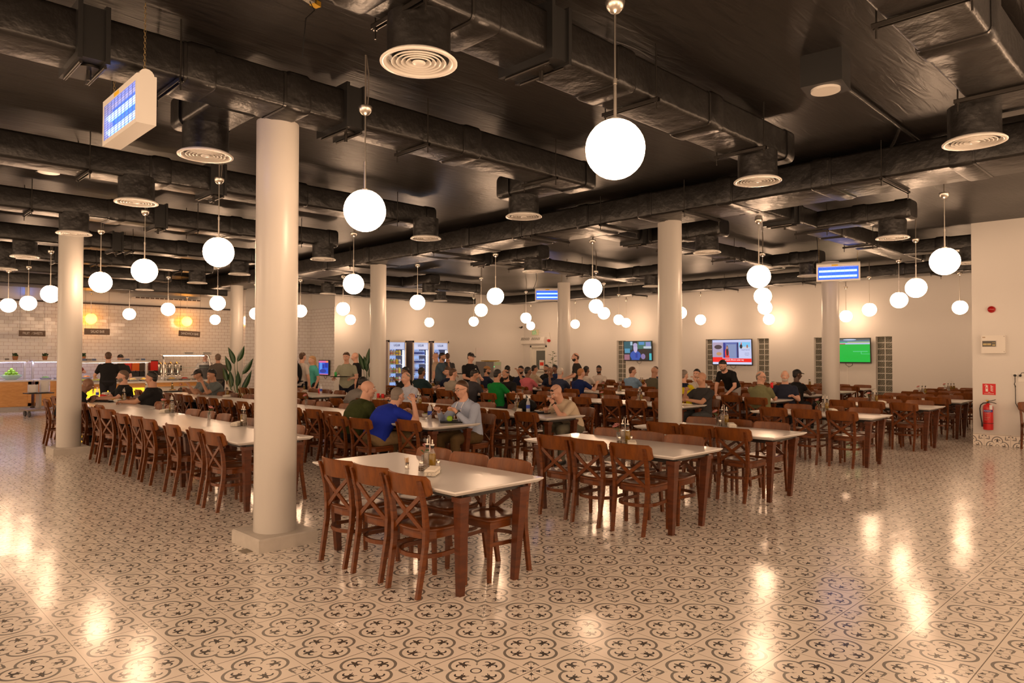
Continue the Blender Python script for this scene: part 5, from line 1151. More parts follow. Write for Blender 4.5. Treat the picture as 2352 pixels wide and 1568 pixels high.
    if shoes:
        for hip, kn, an, toe in LEG:
            m_ = MB(); m_.capsule(an-Vector((0, 0.04, 0.045)), toe, 0.045, 0.042, 10); m_.build('shoe', BLACKP, o)
    if collar:
        m_ = MB(); c = P+up*0.485*s; m_.tube([tuple(c+rt*0.068*math.cos(a)+fwd*(0.062*math.sin(a)+0.01)+up*(0.012-0.02*math.sin(a))) for a in [2*PI*i/18 for i in range(18)]], 0.013, 8, closed=True); m_.build('collar', TC, o)
    # hair, beard
    HCc = hp(0, -0.012, 0.03)
    def thr(d):
        return -0.12+0.78*d.y if d.y > 0 else -0.12+0.8*d.y
    if hair in ('short', 'thin', 'ring', 'long', 'quiff'):
        def fn(d):
            t = thr(d)
            if hair == 'ring': return (1.035 if (t+0.06 < d.z < t+0.66 and d.y < 0.42) else 0.9)
            k = min(1, max(0, (d.z-t)*4.0)); top_ = {'short': 1.055, 'thin': 1.04, 'long': 1.12, 'quiff': 1.12}[hair]
            return 0.9+(top_-0.9+0.010*math.sin(d.x*31+d.y*23+d.z*11))*k+(0.05*max(0, d.y)*max(0, d.z) if hair == 'quiff' else 0)
        m_ = MB(); m_.sphere(HCc, (0.078, 0.097, 0.089), 36, 26, A, fn); m_.sphere(hp(0, -0.034, -0.008), (0.071, 0.070, 0.082), 20, 14, A, lambda d: 1.0 if d.y < -0.05 else 0.8); m_.build('hair', HAIRC[hc], o)
        if hair == 'long':
            m_ = MB(); c = hp(0, -0.06, -0.06); m_.sphere(c, (0.085, 0.055, 0.15), 16, 12, A); m_.sphere(hp(0, -0.065, -0.14), (0.075, 0.04, 0.1), 14, 10, A); m_.build('hair', HAIRC[hc], o)
    if hair.startswith('cap'):
        m_ = MB(); m_.sphere(HCc, (0.082, 0.101, 0.092), 28, 18, A, lambda d: 1.05 if d.z > 0.12 else 0.86)
        bk = -1 if hair == 'capback' else 1
        B = [hp(0.07*math.cos(a), bk*(0.075+0.085*math.sin(a)), 0.048-0.012*math.sin(a)) for a in [PI*i/10 for i in range(11)]]
        m_.loft([[tuple(p) for p in B], [tuple(p+hz*0.008) for p in B]], smooth=False); m_.build('cap', HAIRC[hc] if hc != 'tancap' else mat('tan_cap', (0.28, 0.14, 0.05), 0.8), o)
        if hc == 'tancap' or True:
            m_ = MB(); m_.sphere(HCc, (0.078, 0.097, 0.089), 24, 16, A, lambda d: 1.02 if d.z < 0.2 and d.z > thr(d) else 0.88); m_.sphere(hp(0, -0.034, -0.008), (0.071, 0.070, 0.082), 16, 12, A, lambda d: 1.0 if d.y < -0.05 else 0.8); m_.build('hair', HAIRC['black'], o)
    if beard:
        m_ = MB(); m_.sphere(hp(0, 0.022, -0.04), (0.066, 0.077, 0.082), 24, 16, A, lambda d: 1.035 if (d.z < -0.12+0.25*(1-abs(d.y)) and d.y > -0.25) else 0.9); m_.build('beard', HAIRC[beard], o)
    # face
    for k in (-1, 1):
        m_ = MB(); m_.sphere(hp(k*0.031, 0.0825, 0.008), 0.0108, 10, 8); m_.build('eye', EYEW, o)
        m_ = MB(); m_.sphere(hp(k*0.031, 0.0895, 0.007), 0.0056, 8, 6); m_.build('iris', EYED, o)
        m_ = MB(); m_.capsule(hp(k*0.016, 0.094, 0.033), hp(k*0.048, 0.083, 0.034), 0.0045, 0.003, 6); m_.build('eyebrow', HAIRC[hc if hc in HAIRC and hair not in ('none',) else 'stub'], o)
    m_ = MB(); m_.sphere(hp(0, 0.090, -0.058), (0.022, 0.007, 0.006), 12, 6, A); m_.build('mouth', LIP, o)
    W_ = Matrix.Rotation(math.radians(ang-90), 3, 'Z')
    info = dict(o=o, HC=HC, hp=hp, A=A, arms=ARMS, P=P, up=up, fwd=fwd, rt=rt, world=lambda v: W_ @ Vector(v)+Vector((x, y, 0)), ang=ang)
    if pose == 'sit': OCC.append((x, y))
    return info
def solve(px, py, hipx, ang, s=1.0, hipy=None):
    a = math.radians(ang); dx, dy = math.cos(a), math.sin(a); best = None
    for L in range(-4, 56, 2):
        l = math.radians(L); off = 0.50*math.sin(l)+0.165*math.sin(l*0.5)+0.025; z = 0.555+0.5*s*math.cos(l)+0.16*math.cos(l*0.5)
        H = atx(px, py, hipx+off*dx) if hipy is None else aty(px, py, hipy+off*dy)
        e = abs(H.z-z)
        if best is None or e < best[0]: best = (e, L, (hipx if hipy is None else H.x-off*dx), H.y-off*dy if hipy is None else hipy)
    return best[2], best[3], best[1]
def seat_p(px, py, hipx, ang, label, **k):
    x, y, L = solve(px, py, hipx, ang, k.get('s', 1.0)); L = k.pop('lean', max(L, 0))
    i = person(x, y, ang, label, lean=L, **k)
    ca = math.radians(ang-90); OCCQ.append((x, y, ca, label)); return i
OCCQ = []
def stand_p(px, dep, ang, label, h=1.75, **k):
    d = ray(px, 814); p = CAM+d*dep
    return person(p.x, p.y, ang, label, pose='stand', lean=k.pop('lean', 3), s=k.pop('s', 1.0), **k)
def N(x0): return x0-0.13
def Fs(x0): return x0+TW+0.13
R0, R1, R2, R3, R4, R5, R6 = 0.60, 2.95, 4.93, 8.30, 11.05, 13.45, 15.5
R0b = 0.86
KH = (0.22, 0.15, 0.075)
# the four diners nearest
pg = seat_p(846, 893, N(R1), 0, 'person, bald, heavy, in dark olive green T-shirt seated with back turned, looking aside', yaw=-42, pitch=2, top='olive', topc=(0.035, 0.045, 0.012), skin='fair', hair='none', hc='stub', legc=(0.012, 0.011, 0.012), g=1.28, vs=0.0085, hands=((-0.1, 0.5, 0.80), (0.16, 0.45, 0.80)))
pb = seat_p(914, 908, N(R1), 4, 'person, grey-haired in bright blue polo shirt eating with right elbow on the table', yaw=10, pitch=8, top='blue_polo', topc=(0.012, 0.03, 0.36), skin='fair', hair='short', hc='grey', legc=KH, g=1.15, hands=((-0.08, 0.52, 0.84), (0.23, 0.47, 1.02)), poles=((-0.5, -0.2, -0.8), (0.35, 0.2, -1)), curl=(0.7, 0.9), collar=True)
pl = seat_p(1060, 893, Fs(R1), 184, 'person in pale blue long-sleeved shirt and dark glasses holding fork and bread', yaw=-3, pitch=12, top='pale_blue', topc=(0.36, 0.42, 0.56), sleeve=1.85, skin='fair', hair='short', hc='brown', legc=(0.09, 0.055, 0.022), g=1.05, hands=((-0.10, 0.38, 0.90), (0.20, 0.42, 0.90)), curl=(0.9, 0.9), collar=True)
ps = seat_p(1277, 900, Fs(R2), 178, 'person, bald with sunglasses on the head, leaning down to eat, cream polo shirt', yaw=-4, pitch=30, top='cream_polo', topc=(0.56, 0.46, 0.34), skin='fair', hair='none', hc='stub', legc=(0.13, 0.12, 0.085), g=1.1, hands=((-0.05, 0.50, 0.93), (0.20, 0.40, 0.80)), poles=((-0.5, 0.1, -0.9), (0.6, -0.1, -0.8)), curl=(0.9, 0.8), collar=True)
def glasses(i, m_, up=0.0, tilt=0.0, sun=False, label=None, r=0.021):
    hp = i['hp']; o = MB(); lens = MB(); yb = 0.108 if not sun else 0.085
    for k in (-1, 1):
        c = (k*0.032, yb, 0.008+up); P = [tuple(hp(c[0]+r*1.15*math.cos(a), c[1]-abs(math.cos(a))*0.002, c[2]+r*0.85*math.sin(a))) for a in [2*PI*j/14 for j in range(14)]]
        o.tube(P, 0.0022, 5, closed=True); o.cyl(hp(k*0.056, yb-0.002, 0.012+up), hp(k*0.084, 0.0, 0.01+up), 0.002, n=5)
        if sun: lens.add(P, [tuple(range(14))])
    o.cyl(hp(-0.01, yb+0.002, 0.012+up), hp(0.01, yb+0.002, 0.012+up), 0.002, n=5)
    if sun: o.add(lens.v, lens.f)
    o.build('sunglasses' if sun else 'glasses', BLACKP, i['o'])
glasses(pl, BLACKP); glasses(ps, BLACKP, up=0.075, sun=True)
def watch(i, k, m_=None):
    S, El, Wr = i['arms'][k]; d = (Wr-El).normalized(); c = El.lerp(Wr, 0.93); mb = MB(); u = d.orthogonal().normalized(); v = d.cross(u)
    mb.tube([tuple(c+u*0.034*math.cos(a)+v*0.034*math.sin(a)) for a in [2*PI*j/16 for j in range(16)]], 0.006, 6, closed=True); z = Vector((0, 0, 1)); z = (z-d*z.dot(d)).normalized(); mb.cyl(c+z*0.03, c+z*0.044, 0.019, n=16); mb.build('wristwatch', STEELK, i['o'])
watch(pl, 0); watch(ps, 0); watch(pb, 0)
# lanyard
mb = MB()
for k in (-1, 1): mb.tube([tuple(pl['P']+pl['up']*a+pl['fwd']*b+pl['rt']*(k*c)) for a, b, c in ((0.50, 0.06, 0.06), (0.44, 0.135, 0.055), (0.34, 0.15, 0.04), (0.22, 0.145, 0.015))], 0.004, rect=(0.014, 0.002))
mb.build('lanyard', mat('lanyard_white', (0.7, 0.7, 0.75), 0.6), pl['o'])
mb = MB()
for k in (-1, 1):
    for t in range(4):
        a = 0.44-0.055*t; q = pl['P']+pl['up']*a+pl['fwd']*(0.142+0.003*t)+pl['rt']*(k*(0.055-0.009*t)); mb.sphere(q, 0.006, 6, 4)
mb.build('lanyard_logo', BLUEL, pl['o'])
def fork(p, d, label, up=None):
    t = empty('fork', p, 0, label, 'fork'); mb = MB(); d = Vector(d).normalized(); mb.tube([(0, 0, 0), tuple(d*0.13), tuple(d*0.15)], [0.0025, 0.0022, 0.003], 6)
    u = d.orthogonal().normalized(); e = d*0.155
    for k in (-1.5, -0.5, 0.5, 1.5): mb.cyl(e+u*k*0.004, e+u*k*0.005+d*0.035, 0.0012, n=4)
    mb.box(tuple(e), (0.018, 0.012, 0.004)); mb.build('fork_body', CHROME, t)
w_ = pl['world'](pl['arms'][1][2]); fork(w_+Vector((-0.08, 0, 0.01)), (-0.5, 0.1, -0.5), 'steel fork in the hand of the diner in pale blue')
w_ = ps['world'](ps['arms'][0][2]); h_ = ps['world'](ps['hp'](0, 0.09, -0.06)); fork(w_+Vector((-0.05, 0, 0.03)), h_-w_-Vector((-0.05, 0, 0.03)), 'steel fork lifted to the mouth of the bald diner')
# tattoo patches on the bald diner's forearm
# second ring of diners
BK = (0.012, 0.012, 0.013); NV = (0.012, 0.017, 0.04)
seat_p(835, 878, N(R2), 0, 'person with black hair in grey T-shirt bowed over the table, behind the olive T-shirt', top='mid_grey', topc=(0.20, 0.185, 0.175), skin='tan', hair='short', hc='black', pitch=25)
p6 = seat_p(932, 868, Fs(R2), 178, 'person, balding in pale blue shirt with round red shoulder badge', top='pale_blue2', topc=(0.42, 0.46, 0.56), sleeve=1.85, skin='fair', hair='ring', hc='grey', collar=True, g=1.1, yaw=12)
S_, El_, _ = p6['arms'][0]; q = S_.lerp(El_, 0.45)+Vector((-0.066, 0.0, 0.0)); mb = MB(); mb.sphere(q, (0.006, 0.028, 0.028), 12, 8); mb.build('sleeve_badge', mat('badge_red', (0.6, 0.12, 0.08), 0.5), p6['o'])
mb = MB(); mb.tube([tuple(q+Vector((-0.004, 0.034*math.cos(a), 0.034*math.sin(a)))) for a in [2*PI*j/14 for j in range(14)]], 0.006, 5, closed=True); mb.build('badge_rim', BLUEL, p6['o'])
seat_p(932, 848, 8.30, 175, 'person with thick black hair in black jacket, hand at the mouth, before the first fridge', top='charcoal', topc=(0.02, 0.018, 0.016), sleeve=1.85, skin='brown', hair='quiff', hc='black', hands=((0.0, 0.3, 1.0), (0.15, 0.4, 0.8)))
seat_p(969, 846, 8.32, 8, 'person in dark teal T-shirt seen from behind against the middle fridge', top='dark_teal', topc=(0.012, 0.03, 0.035), skin='brown', hair='short', hc='black', g=1.2)
st9 = stand_p(1012, 20.3, -52, 'person standing in slate blue T-shirt with white print carrying a tray, hand at face', top='slate', topc=(0.055, 0.085, 0.115), skin='tan', hair='short', hc='black', beard='stub', g=1.15, legc=(0.05, 0.045, 0.045), hands=((0.02, 0.24, 1.42), (0.1, 0.42, 1.08)), pitch=12)
stand_p(1004, 22.3, 120, 'person, bald, standing in beige T-shirt beside the third fridge', top='beige', topc=(0.50, 0.38, 0.28), skin='fair', hair='none', hc='stub', g=1.1)
stand_p(1028, 23.0, 60, 'person in dark grey T-shirt standing hidden behind the slate blue T-shirt', top='dark_grey', topc=(0.05, 0.05, 0.055), skin='tan', hair='short', hc='brown')
seat_p(1030, 847, Fs(R3), 190, 'person with brown hair and flushed face, head bowed, behind the grey T-shirt', top='navy', topc=NV, skin='fair', hair='quiff', hc='brown', pitch=25)
seat_p(1041, 853, N(R3), 10, 'person in light grey T-shirt seen from behind, beside the carried tray', top='light_grey', topc=(0.28, 0.25, 0.21), skin='fair', hair='short', hc='brown', pitch=12, yaw=-20)
st14 = stand_p(1079, 18.4, 262, 'person standing in black T-shirt and black cap in the middle aisle', top='black', topc=BK, skin='fair', hair='cap', hc='black', yaw=10, pitch=14, hands=((-0.18, 0.28, 1.05), (0.12, 0.32, 1.02)))
mb = MB(); mb.sphere(st14['P']+st14['up']*0.36+st14['rt']*(-0.09)+st14['fwd']*0.128, (0.022, 0.006, 0.02), 10, 6); mb.build('chest_logo', WHITEP, st14['o'])
seat_p(1090, 860, N(R3), 0, 'person in two-tone grey and navy shirt leaning over food left of the green T-shirt', top='greynavy', topc=(0.045, 0.045, 0.055), skin='tan', hair='short', hc='black', g=1.15, pitch=22, yaw=-25)
seat_p(1119, 845, N(R4), -8, 'person in tan baseball cap and navy T-shirt eating in profile', top='navy', topc=NV, skin='tan', hair='cap', hc='tancap', beard='black', yaw=-30, pitch=10)
seat_p(1143, 860, N(R3), 2, 'person in bright green T-shirt seen from behind', top='green', topc=(0.005, 0.16, 0.03), skin='tan', hair='short', hc='black', g=1.15, pitch=15, hands=((-0.3, 0.42, 0.80), (0.3, 0.42, 0.80)))
seat_p(1161, 860, Fs(R3), 195, 'person, balding with dark beard in black T-shirt, bowed beside the green T-shirt', top='black', topc=(0.018, 0.018, 0.022), skin='tan', hair='ring', hc='black', beard='black', pitch=28, g=1.1)
seat_p(1166, 838, Fs(R4), 215, 'person in black cap and dark zipped jacket facing the viewer', top='charcoal', topc=(0.02, 0.018, 0.016), sleeve=1.85, skin='brown', hair='cap', hc='black', pitch=18)
seat_p(1197, 846, Fs(R4), 195, 'person hiding the face with one hand, dark hair and beard', top='navy', topc=NV, skin='tan', hair='short', hc='black', beard='black', hands=((-0.02, 0.22, 1.18), (0.1, 0.4, 0.8)), pitch=15)
seat_p(1213, 847, N(R4), 4, 'person in pink T-shirt seen from behind', top='pink', topc=(0.52, 0.13, 0.16), skin='brown', hair='short', hc='black', yaw=-25)
seat_p(1228, 844, N(R5), -5, 'person in cream T-shirt talking beside the exit door', top='cream', topc=(0.48, 0.38, 0.27), skin='tan', hair='short', hc='black', yaw=-20)
seat_p(1255, 844, Fs(R5), 185, 'person in black printed T-shirt with short beard by the leafy plant', top='black', topc=BK, skin='tan', hair='short', hc='black', beard='stub', yaw=5)
seat_p(1263, 853, Fs(R4), 195, 'person, bald, brown skin, navy T-shirt, hand over the mouth', top='navy', topc=NV, skin='brown', hair='none', hc='stub', hands=((-0.02, 0.24, 1.1), (0.12, 0.4, 0.8)), pitch=12)
seat_p(1274, 846, N(R6), 170, 'person with black hair in dark blue polo left of the slender pillar', top='navy2', topc=(0.015, 0.03, 0.09), skin='brown', hair='quiff', hc='black')
seat_p(1287, 852, N(R4), 8, 'person with cropped grey hair in navy T-shirt seen from behind before the slender pillar', top='navy3', topc=(0.03, 0.038, 0.075), skin='fair', hair='short', hc='white', yaw=10)
stand_p(1326, 19.6, 138, 'person, bald with beard, standing in dark grey shirt right of the slender pillar', top='charcoal2', topc=(0.03, 0.027, 0.025), skin='fair', hair='ring', hc='brown', beard='black', hands=((-0.12, 0.34, 1.0), (0.16, 0.34, 1.0)), pitch=6)
seat_p(1335, 857, N(R4), 2, 'person with ginger hair in royal navy shirt seen from behind', top='navy4', topc=(0.008, 0.018, 0.09), skin='fair', hair='short', hc='red', yaw=-12, hands=((-0.13, 0.46, 0.8), (0.28, 0.42, 0.95)))
seat_p(1347, 846, N(R5), 5, 'person in white T-shirt hidden behind the standing bearded person', top='white', topc=(0.55, 0.5, 0.46), skin='brown', hair='short', hc='black')
seat_p(1376, 846, Fs(R5), 200, 'person in white shirt with lanyard facing the viewer, eating', top='white', topc=(0.55, 0.5, 0.46), skin='brown', hair='short', hc='black', beard='black', pitch=20)
seat_p(1453, 846, N(R5), -5, 'person in light blue T-shirt seen from behind under the first television', top='sky', topc=(0.20, 0.33, 0.50), skin='fair', hair='short', hc='brown', g=1.15, yaw=-30)
seat_p(1503, 850, N(R5), 0, 'person, bald, in olive grey T-shirt half hidden by the middle pillar', top='olivegrey', topc=(0.10, 0.095, 0.065), skin='tan', hair='none', hc='stub', g=1.1)
seat_p(1506, 840, Fs(R5), 185, 'person with brown hair mostly hidden behind the olive grey T-shirt', top='navy', topc=NV, skin='fair', hair='short', hc='brown')
py_ = seat_p(1571, 853, N(R4), 3, 'person in yellow and navy polo beside the middle pillar', top='yellow', topc=(0.55, 0.45, 0.01), skin='fair', hair='short', hc='grey', yaw=-10, g=1.1)
seat_p(1601, 850, Fs(R4), 195, 'person in white shirt drinking, facing the viewer beside the news television', top='white', topc=(0.55, 0.5, 0.46), sleeve=1.8, skin='fair', hair='short', hc='black', hands=((-0.04, 0.26, 1.08), (0.12, 0.4, 0.8)))
p35 = seat_p(1612, 866, Fs(R3), 176, 'person, bald, muscular, dark grey sports T-shirt, lifting a fork', top='sportgrey', topc=(0.035, 0.034, 0.036), skin='tan', hair='none', hc='stub', g=1.1, hands=((0.0, 0.42, 0.84), (0.10, 0.36, 1.0)), yaw=-18, pitch=4, legc=(0.05, 0.055, 0.06))
q = aty(1682, 884, 4.86)
pbd = person(12.45, 4.8, 178, 'person bending over a table in black polo and light grey shorts before the news television', pose='stand', lean=44, top='black', topc=BK, skin='fair', hair='quiff', hc='black', beard='stub', legc=(0.36, 0.34, 0.33), hands=((-0.15, 0.50, 0.80), (0.12, 0.52, 0.80)), pitch=30, g=1.05)
glasses(pbd, BLACKP)
p37 = seat_p(1748, 852, N(R4), 5, 'person with shaved head and glasses in olive polo turning to look at the viewer', top='sage', topc=(0.17, 0.17, 0.085), skin='fair', hair='ring', hc='grey', yaw=-105, pitch=4, collar=True, g=1.15)
glasses(p37, BLACKP)
p38 = seat_p(1803, 855, Fs(R4), 205, 'person with white goatee in navy polo holding a red can', top='navy5', topc=(0.018, 0.022, 0.04), skin='fair', hair='ring', hc='white', beard='white', collar=True, g=1.15, hands=((-0.15, 0.36, 0.82), (0.26, 0.30, 1.03)), curl=(0.6, 1.0))
seat_p(1831, 851, N(R5), -8, 'person in black cap and black vest over grey T-shirt seen from behind', top='black', topc=BK, sleeve=0.3, skin='dark', hair='cap', hc='black', yaw=-30)
# left part
seat_p(203, 882, N(R0b)+0.05, -4, 'person, bald, brown skin, in black shirt bent over a plate behind the second pillar', top='black', topc=BK, skin='brown', hair='none', hc='stub', g=1.15, pitch=28, sleeve=0.7)
p41 = seat_p(287, 862, Fs(R0b), 185, 'person with grey beard in black T-shirt facing left, tattooed forearm, by the red mugs', top='black', topc=BK, skin='fair', hair='short', hc='stub', beard='grey', yaw=-20, g=1.15, pitch=4)
seat_p(353, 866, Fs(R0b)+0.03, 140, 'person in black T-shirt seen from behind, broad shoulders, dark cropped hair', top='black', topc=BK, skin='tan', hair='short', hc='black', g=1.25)
seat_p(455, 860, Fs(R1), 178, 'person in black cap and grey blue T-shirt leaning over a tray', top='greyblue', topc=(0.16, 0.185, 0.19), skin='tan', hair='cap', hc='black', pitch=20, hands=((-0.06, 0.4, 0.95), (0.1, 0.4, 0.85)))
seat_p(486, 860, Fs(R1), 182, 'person with black hair in grey blue T-shirt eating beside the black cap', top='greyblue2', topc=(0.12, 0.145, 0.15), skin='tan', hair='quiff', hc='black', pitch=18, hands=((-0.04, 0.36, 1.02), (0.1, 0.4, 0.85)))
seat_p(676, 868, 5.02, 0, 'person in grey T-shirt mostly hidden behind the nearest pillar', top='mid_grey', topc=(0.20, 0.185, 0.175), skin='tan', hair='short', hc='black')
stand_p(249, 18.4, 75, 'person standing in black T-shirt and black trousers serving at the salad bar', top='black', topc=BK, skin='fair', hair='short', hc='brown', h=1.8, hands=((-0.30, 0.36, 1.05), (0.3, 0.3, 0.95)), g=1.08)
stand_p(278, 20.9, 240, 'person in dark uniform looking down behind the salad bar, black hair', top='charcoal', topc=(0.02, 0.018, 0.016), skin='fair', hair='quiff', hc='black', pitch=30, s=0.95)
sv = stand_p(471, 22.3, 250, 'person serving in white shirt, grey waistcoat and bow tie behind the sandwich bar', top='white', topc=(0.55, 0.5, 0.46), sleeve=1.8, skin='fair', hair='short', hc='black', pitch=24, hands=((-0.2, 0.3, 1.05), (0.2, 0.3, 1.05)))
mb = MB(); torso_rings(mb, sv['P'], sv['up'], sv['fwd'], 1.0, 0.021, t0=-0.11, t1=0.44, curve=0.015); vox(mb, 'waistcoat', cloth('waistcoat', (0.09, 0.085, 0.08)), 0.015, sv['o'])
mb = MB(); c = sv['P']+sv['up']*0.475+sv['fwd']*0.075
for k in (-1, 1): mb.sphere(c+sv['rt']*k*0.03, (0.03, 0.01, 0.018), 8, 6)
mb.build('bow_tie', BLACKP, sv['o'])
stand_p(501, 20.3, 70, 'person in brown grey T-shirt seen from behind, ordering at the sandwich bar', top='browngrey', topc=(0.085, 0.072, 0.062), skin='tan', hair='short', hc='stub', s=0.97)
stand_p(161, 19.9, 60, 'person in red T-shirt standing behind the second pillar with bent arms', top='dullred', topc=(0.22, 0.03, 0.02), skin='fair', hair='short', hc='brown', g=1.05, hands=((-0.10, 0.25, 1.15), (0.10, 0.25, 1.15)), poles=((-1, -0.1, -0.3), (1, -0.1, -0.3)))
bpk = stand_p(692, 18.7, 20, 'person carrying a large black backpack, back turned, next to the nearest pillar', top='white', topc=(0.6, 0.58, 0.55), skin='fair', hair='short', hc='brown', legc=(0.012, 0.012, 0.018))
wm = stand_p(721, 19.5, 172, 'person with long blonde hair in turquoise sports T-shirt, watch on wrist', top='turquoise', topc=(0.08, 0.40, 0.36), skin='fair', hair='long', hc='blonde', s=0.93, g=0.92, yaw=12)
pm = stand_p(797, 17.6, 222, 'person in pale green polo and dark trousers carrying a tray with green can', top='palegreen', topc=(0.30, 0.31, 0.235), skin='fair', hair='quiff', hc='brown', legc=(0.01, 0.01, 0.02), hands=((-0.22, 0.36, 1.08), (0.22, 0.36, 1.08)), collar=True, pitch=14, g=1.05)
stand_p(820, 19.7, 150, 'person, bald, in black T-shirt behind the pale green polo', top='black', topc=BK, skin='fair', hair='none', hc='stub')
# backpack, trays in hand
c = bpk['world'](bpk['P']+bpk['up']*0.22-bpk['fwd']*0.21)
t = empty('backpack', c, math.radians(20-90), 'large black backpack with red zip pulls worn by the person beside the nearest pillar', 'backpack')
mb = MB(); mb.sphere((0, 0, 0), (0.185, 0.12, 0.29), 20, 14); mb.sphere((0, -0.07, -0.08), (0.14, 0.09, 0.15), 16, 10); vox(mb, 'bag_body', cloth('bagblack', (0.01, 0.01, 0.011)), 0.015, t)
mb = MB()
for k in (-1, 1): mb.tube([(k*0.09, -0.10, 0.20), (k*0.12, -0.13, 0.05), (k*0.11, -0.15, -0.12)], 0.004, 5)
mb.build('zip', mat('grey_zip', (0.25, 0.2, 0.2), 0.4), t)
mb = MB()
for a, b in ((-0.09, 0.16), (0.07, 0.12), (-0.1, -0.02), (0.11, 0.02)): mb.sphere((a, -0.135, b), 0.010, 6, 4)
mb.build('zip_pull', REDP, t)
mb = MB(); mb.tube([(-0.04, 0.02, 0.27), (-0.03, 0.03, 0.33), (0.03, 0.03, 0.33), (0.04, 0.02, 0.27)], 0.009, 6); mb.build('carry_handle', BLACKP, t)
def tray(x, y, z, rz, label, m_=None, sc=1.0):
    t = empty('serving_tray', (x, y, z), rz, label, 'tray'); mb = MB(); a, b = 0.21*sc, 0.15*sc
    O = lambda k, z_: [(-a*k, -b*k, z_), (a*k, -b*k, z_), (a*k, b*k, z_), (-a*k, b*k, z_)]
    mb.loft([O(0.93, 0), O(0.95, 0.0), O(1.0, 0.016), O(0.985, 0.016), O(0.93, 0.004), O(0.5, 0.004)], smooth=False); mb.build('tray_body', m_ or BLACKP, t); return t
def hold_tray(i, label, m_=None):
    w_ = (i['arms'][0][2]+i['arms'][1][2])/2+Vector((0, 0.16, 0.035)); p = i['world'](w_); tray(p.x, p.y, p.z, math.radians(i['ang']-90), label, m_); return p
pt = hold_tray(pm, 'black tray held by the person in pale green polo')
t = empty('drink_can', pt+pm['world']((0.12, 0.0, 0))-pm['world']((0, 0, 0))+Vector((0, 0, 0.005)), 0, 'green drink can standing on the tray held by the pale green polo', 'can'); lathe_obj('can_body', [(0.026, 0), (0.031, 0.006), (0.031, 0.108), (0.025, 0.115)], mat('green_can', (0.03, 0.35, 0.08), 0.3, metal=0.3), t)
w_ = st9['world'](st9['arms'][1][2]+Vector((0.02, 0.2, 0.03))); tray(w_.x, w_.y, w_.z, math.radians(-52-90), 'dark tray carried by the person in slate blue T-shirt')
w_ = st9['world']((0.04, 0.14, 1.22))
mb = MB(); mb.sphere(st9['P']+st9['up']*0.3+st9['fwd']*0.14+Vector((0.03, 0, 0)), (0.05, 0.012, 0.09), 10, 8, None, lambda d: 0.8+0.35*math.sin(d.x*7+d.z*9)); mb.build('shirt_print', WHITEP, st9['o'])
# yoke of the yellow polo
mb = MB(); torso_rings(mb, py_['P'], py_['up'], py_['fwd'], 1.1, 0.018, t0=0.40, t1=0.5); vox(mb, 'shirt_yoke', cloth('navy', NV), 0.0145, py_['o'])
# red can in hand
w_ = p38['world'](p38['arms'][1][2]+Vector((0.0, 0.09, 0.0)))
t = empty('drink_can', w_, 0, 'red drink can held by the person with white goatee', 'can'); lathe_obj('can_body', [(0.024, -0.05), (0.03, -0.045), (0.03, 0.06), (0.024, 0.066)], REDCAN, t)
# chairs under the seated people
for x, y, ca, lb in OCCQ:
    cx, cy = x+0.02*math.sin(ca), y-0.02*math.cos(ca)
    chair(cx, cy, ca, 'cross-back chair under the %s' % ' '.join(lb.replace(',', '').split()[:10]))
# ---------------------------------------------------------------- servery
CT = 0.90
def counter(x0, x1, y0, y1, label, front=OAK, glow=False, doors=()):
    t = empty('serving_counter', ((x0+x1)/2, (y0+y1)/2, 0), 0, label, 'counter'); w_, d_ = (x1-x0)/2, (y1-y0)/2
    mb = MB(); mb.bx(-w_-0.03, w_+0.03, -d_-0.05, d_+0.05, CT-0.045, CT); mb.build('worktop', TABLEW, t)
    if glow:
        mb = MB(); mb.bx(-w_, w_, -d_, d_, CT-0.16, CT-0.045); mb.build('oak_band', front, t)
        mb = MB(); mb.bx(-w_+0.02, w_-0.02, -d_+0.12, d_-0.1, 0.14, CT-0.16); mb.build('body', WHITEP, t)
        mb = MB(); mb.bx(-w_+0.05, -w_+2.0, -d_+0.10, -d_+0.118, 0.30, CT-0.18); mb.build('lit_panel', mat('yellow_lit_panel', (0.8, 0.5, 0.05), 0.4, emis=(1.0, 0.55, 0.02), es=1.5), t)
        mb = MB(); mb.bx(-w_, w_, -d_+0.15, d_-0.1, 0, 0.14); mb.build('plinth', STEEL, t)
    else:
        mb = MB(); mb.bx(-w_, w_, -d_+0.02, d_, 0.13, CT-0.045); mb.build('body', front, t)
        n = max(1, int(round((x1-x0)/1.15)))
        for i in range(n):
            a = -w_+(2*w_)*i/n; b_ = -w_+(2*w_)*(i+1)/n; mb = MB(); e = 0.09
            mb.bx(a+0.006, b_-0.006, -d_, -d_+0.02, 0.14, 0.14+e); mb.bx(a+0.006, b_-0.006, -d_, -d_+0.02, CT-0.06-e, CT-0.05); mb.bx(a+0.006, a+e, -d_, -d_+0.02, 0.14, CT-0.05); mb.bx(b_-e, b_-0.006, -d_, -d_+0.02, 0.14, CT-0.05); mb.build('front_panel', front, t)
        mb = MB(); mb.bx(-w_+0.02, w_-0.02, -d_+0.08, d_-0.02, 0, 0.13); mb.build('toe_kick', STEEL, t)
    return t
counter(-3.0, 2.0, 21.4, 22.2, 'oak-fronted fruit counter with white worktop by the photo edge')
counter(2.08, 4.6, 21.4, 22.2, 'oak-fronted second counter behind the white plate stacks')
counter(2.35, 6.05, 18.1, 18.95, 'long oak island counter with yellow glow under the salad bar', glow=True)
counter(4.65, 8.6, 22.35, 23.05, 'back counter along the tiles with urns and juice dispensers', front=WHITEP)
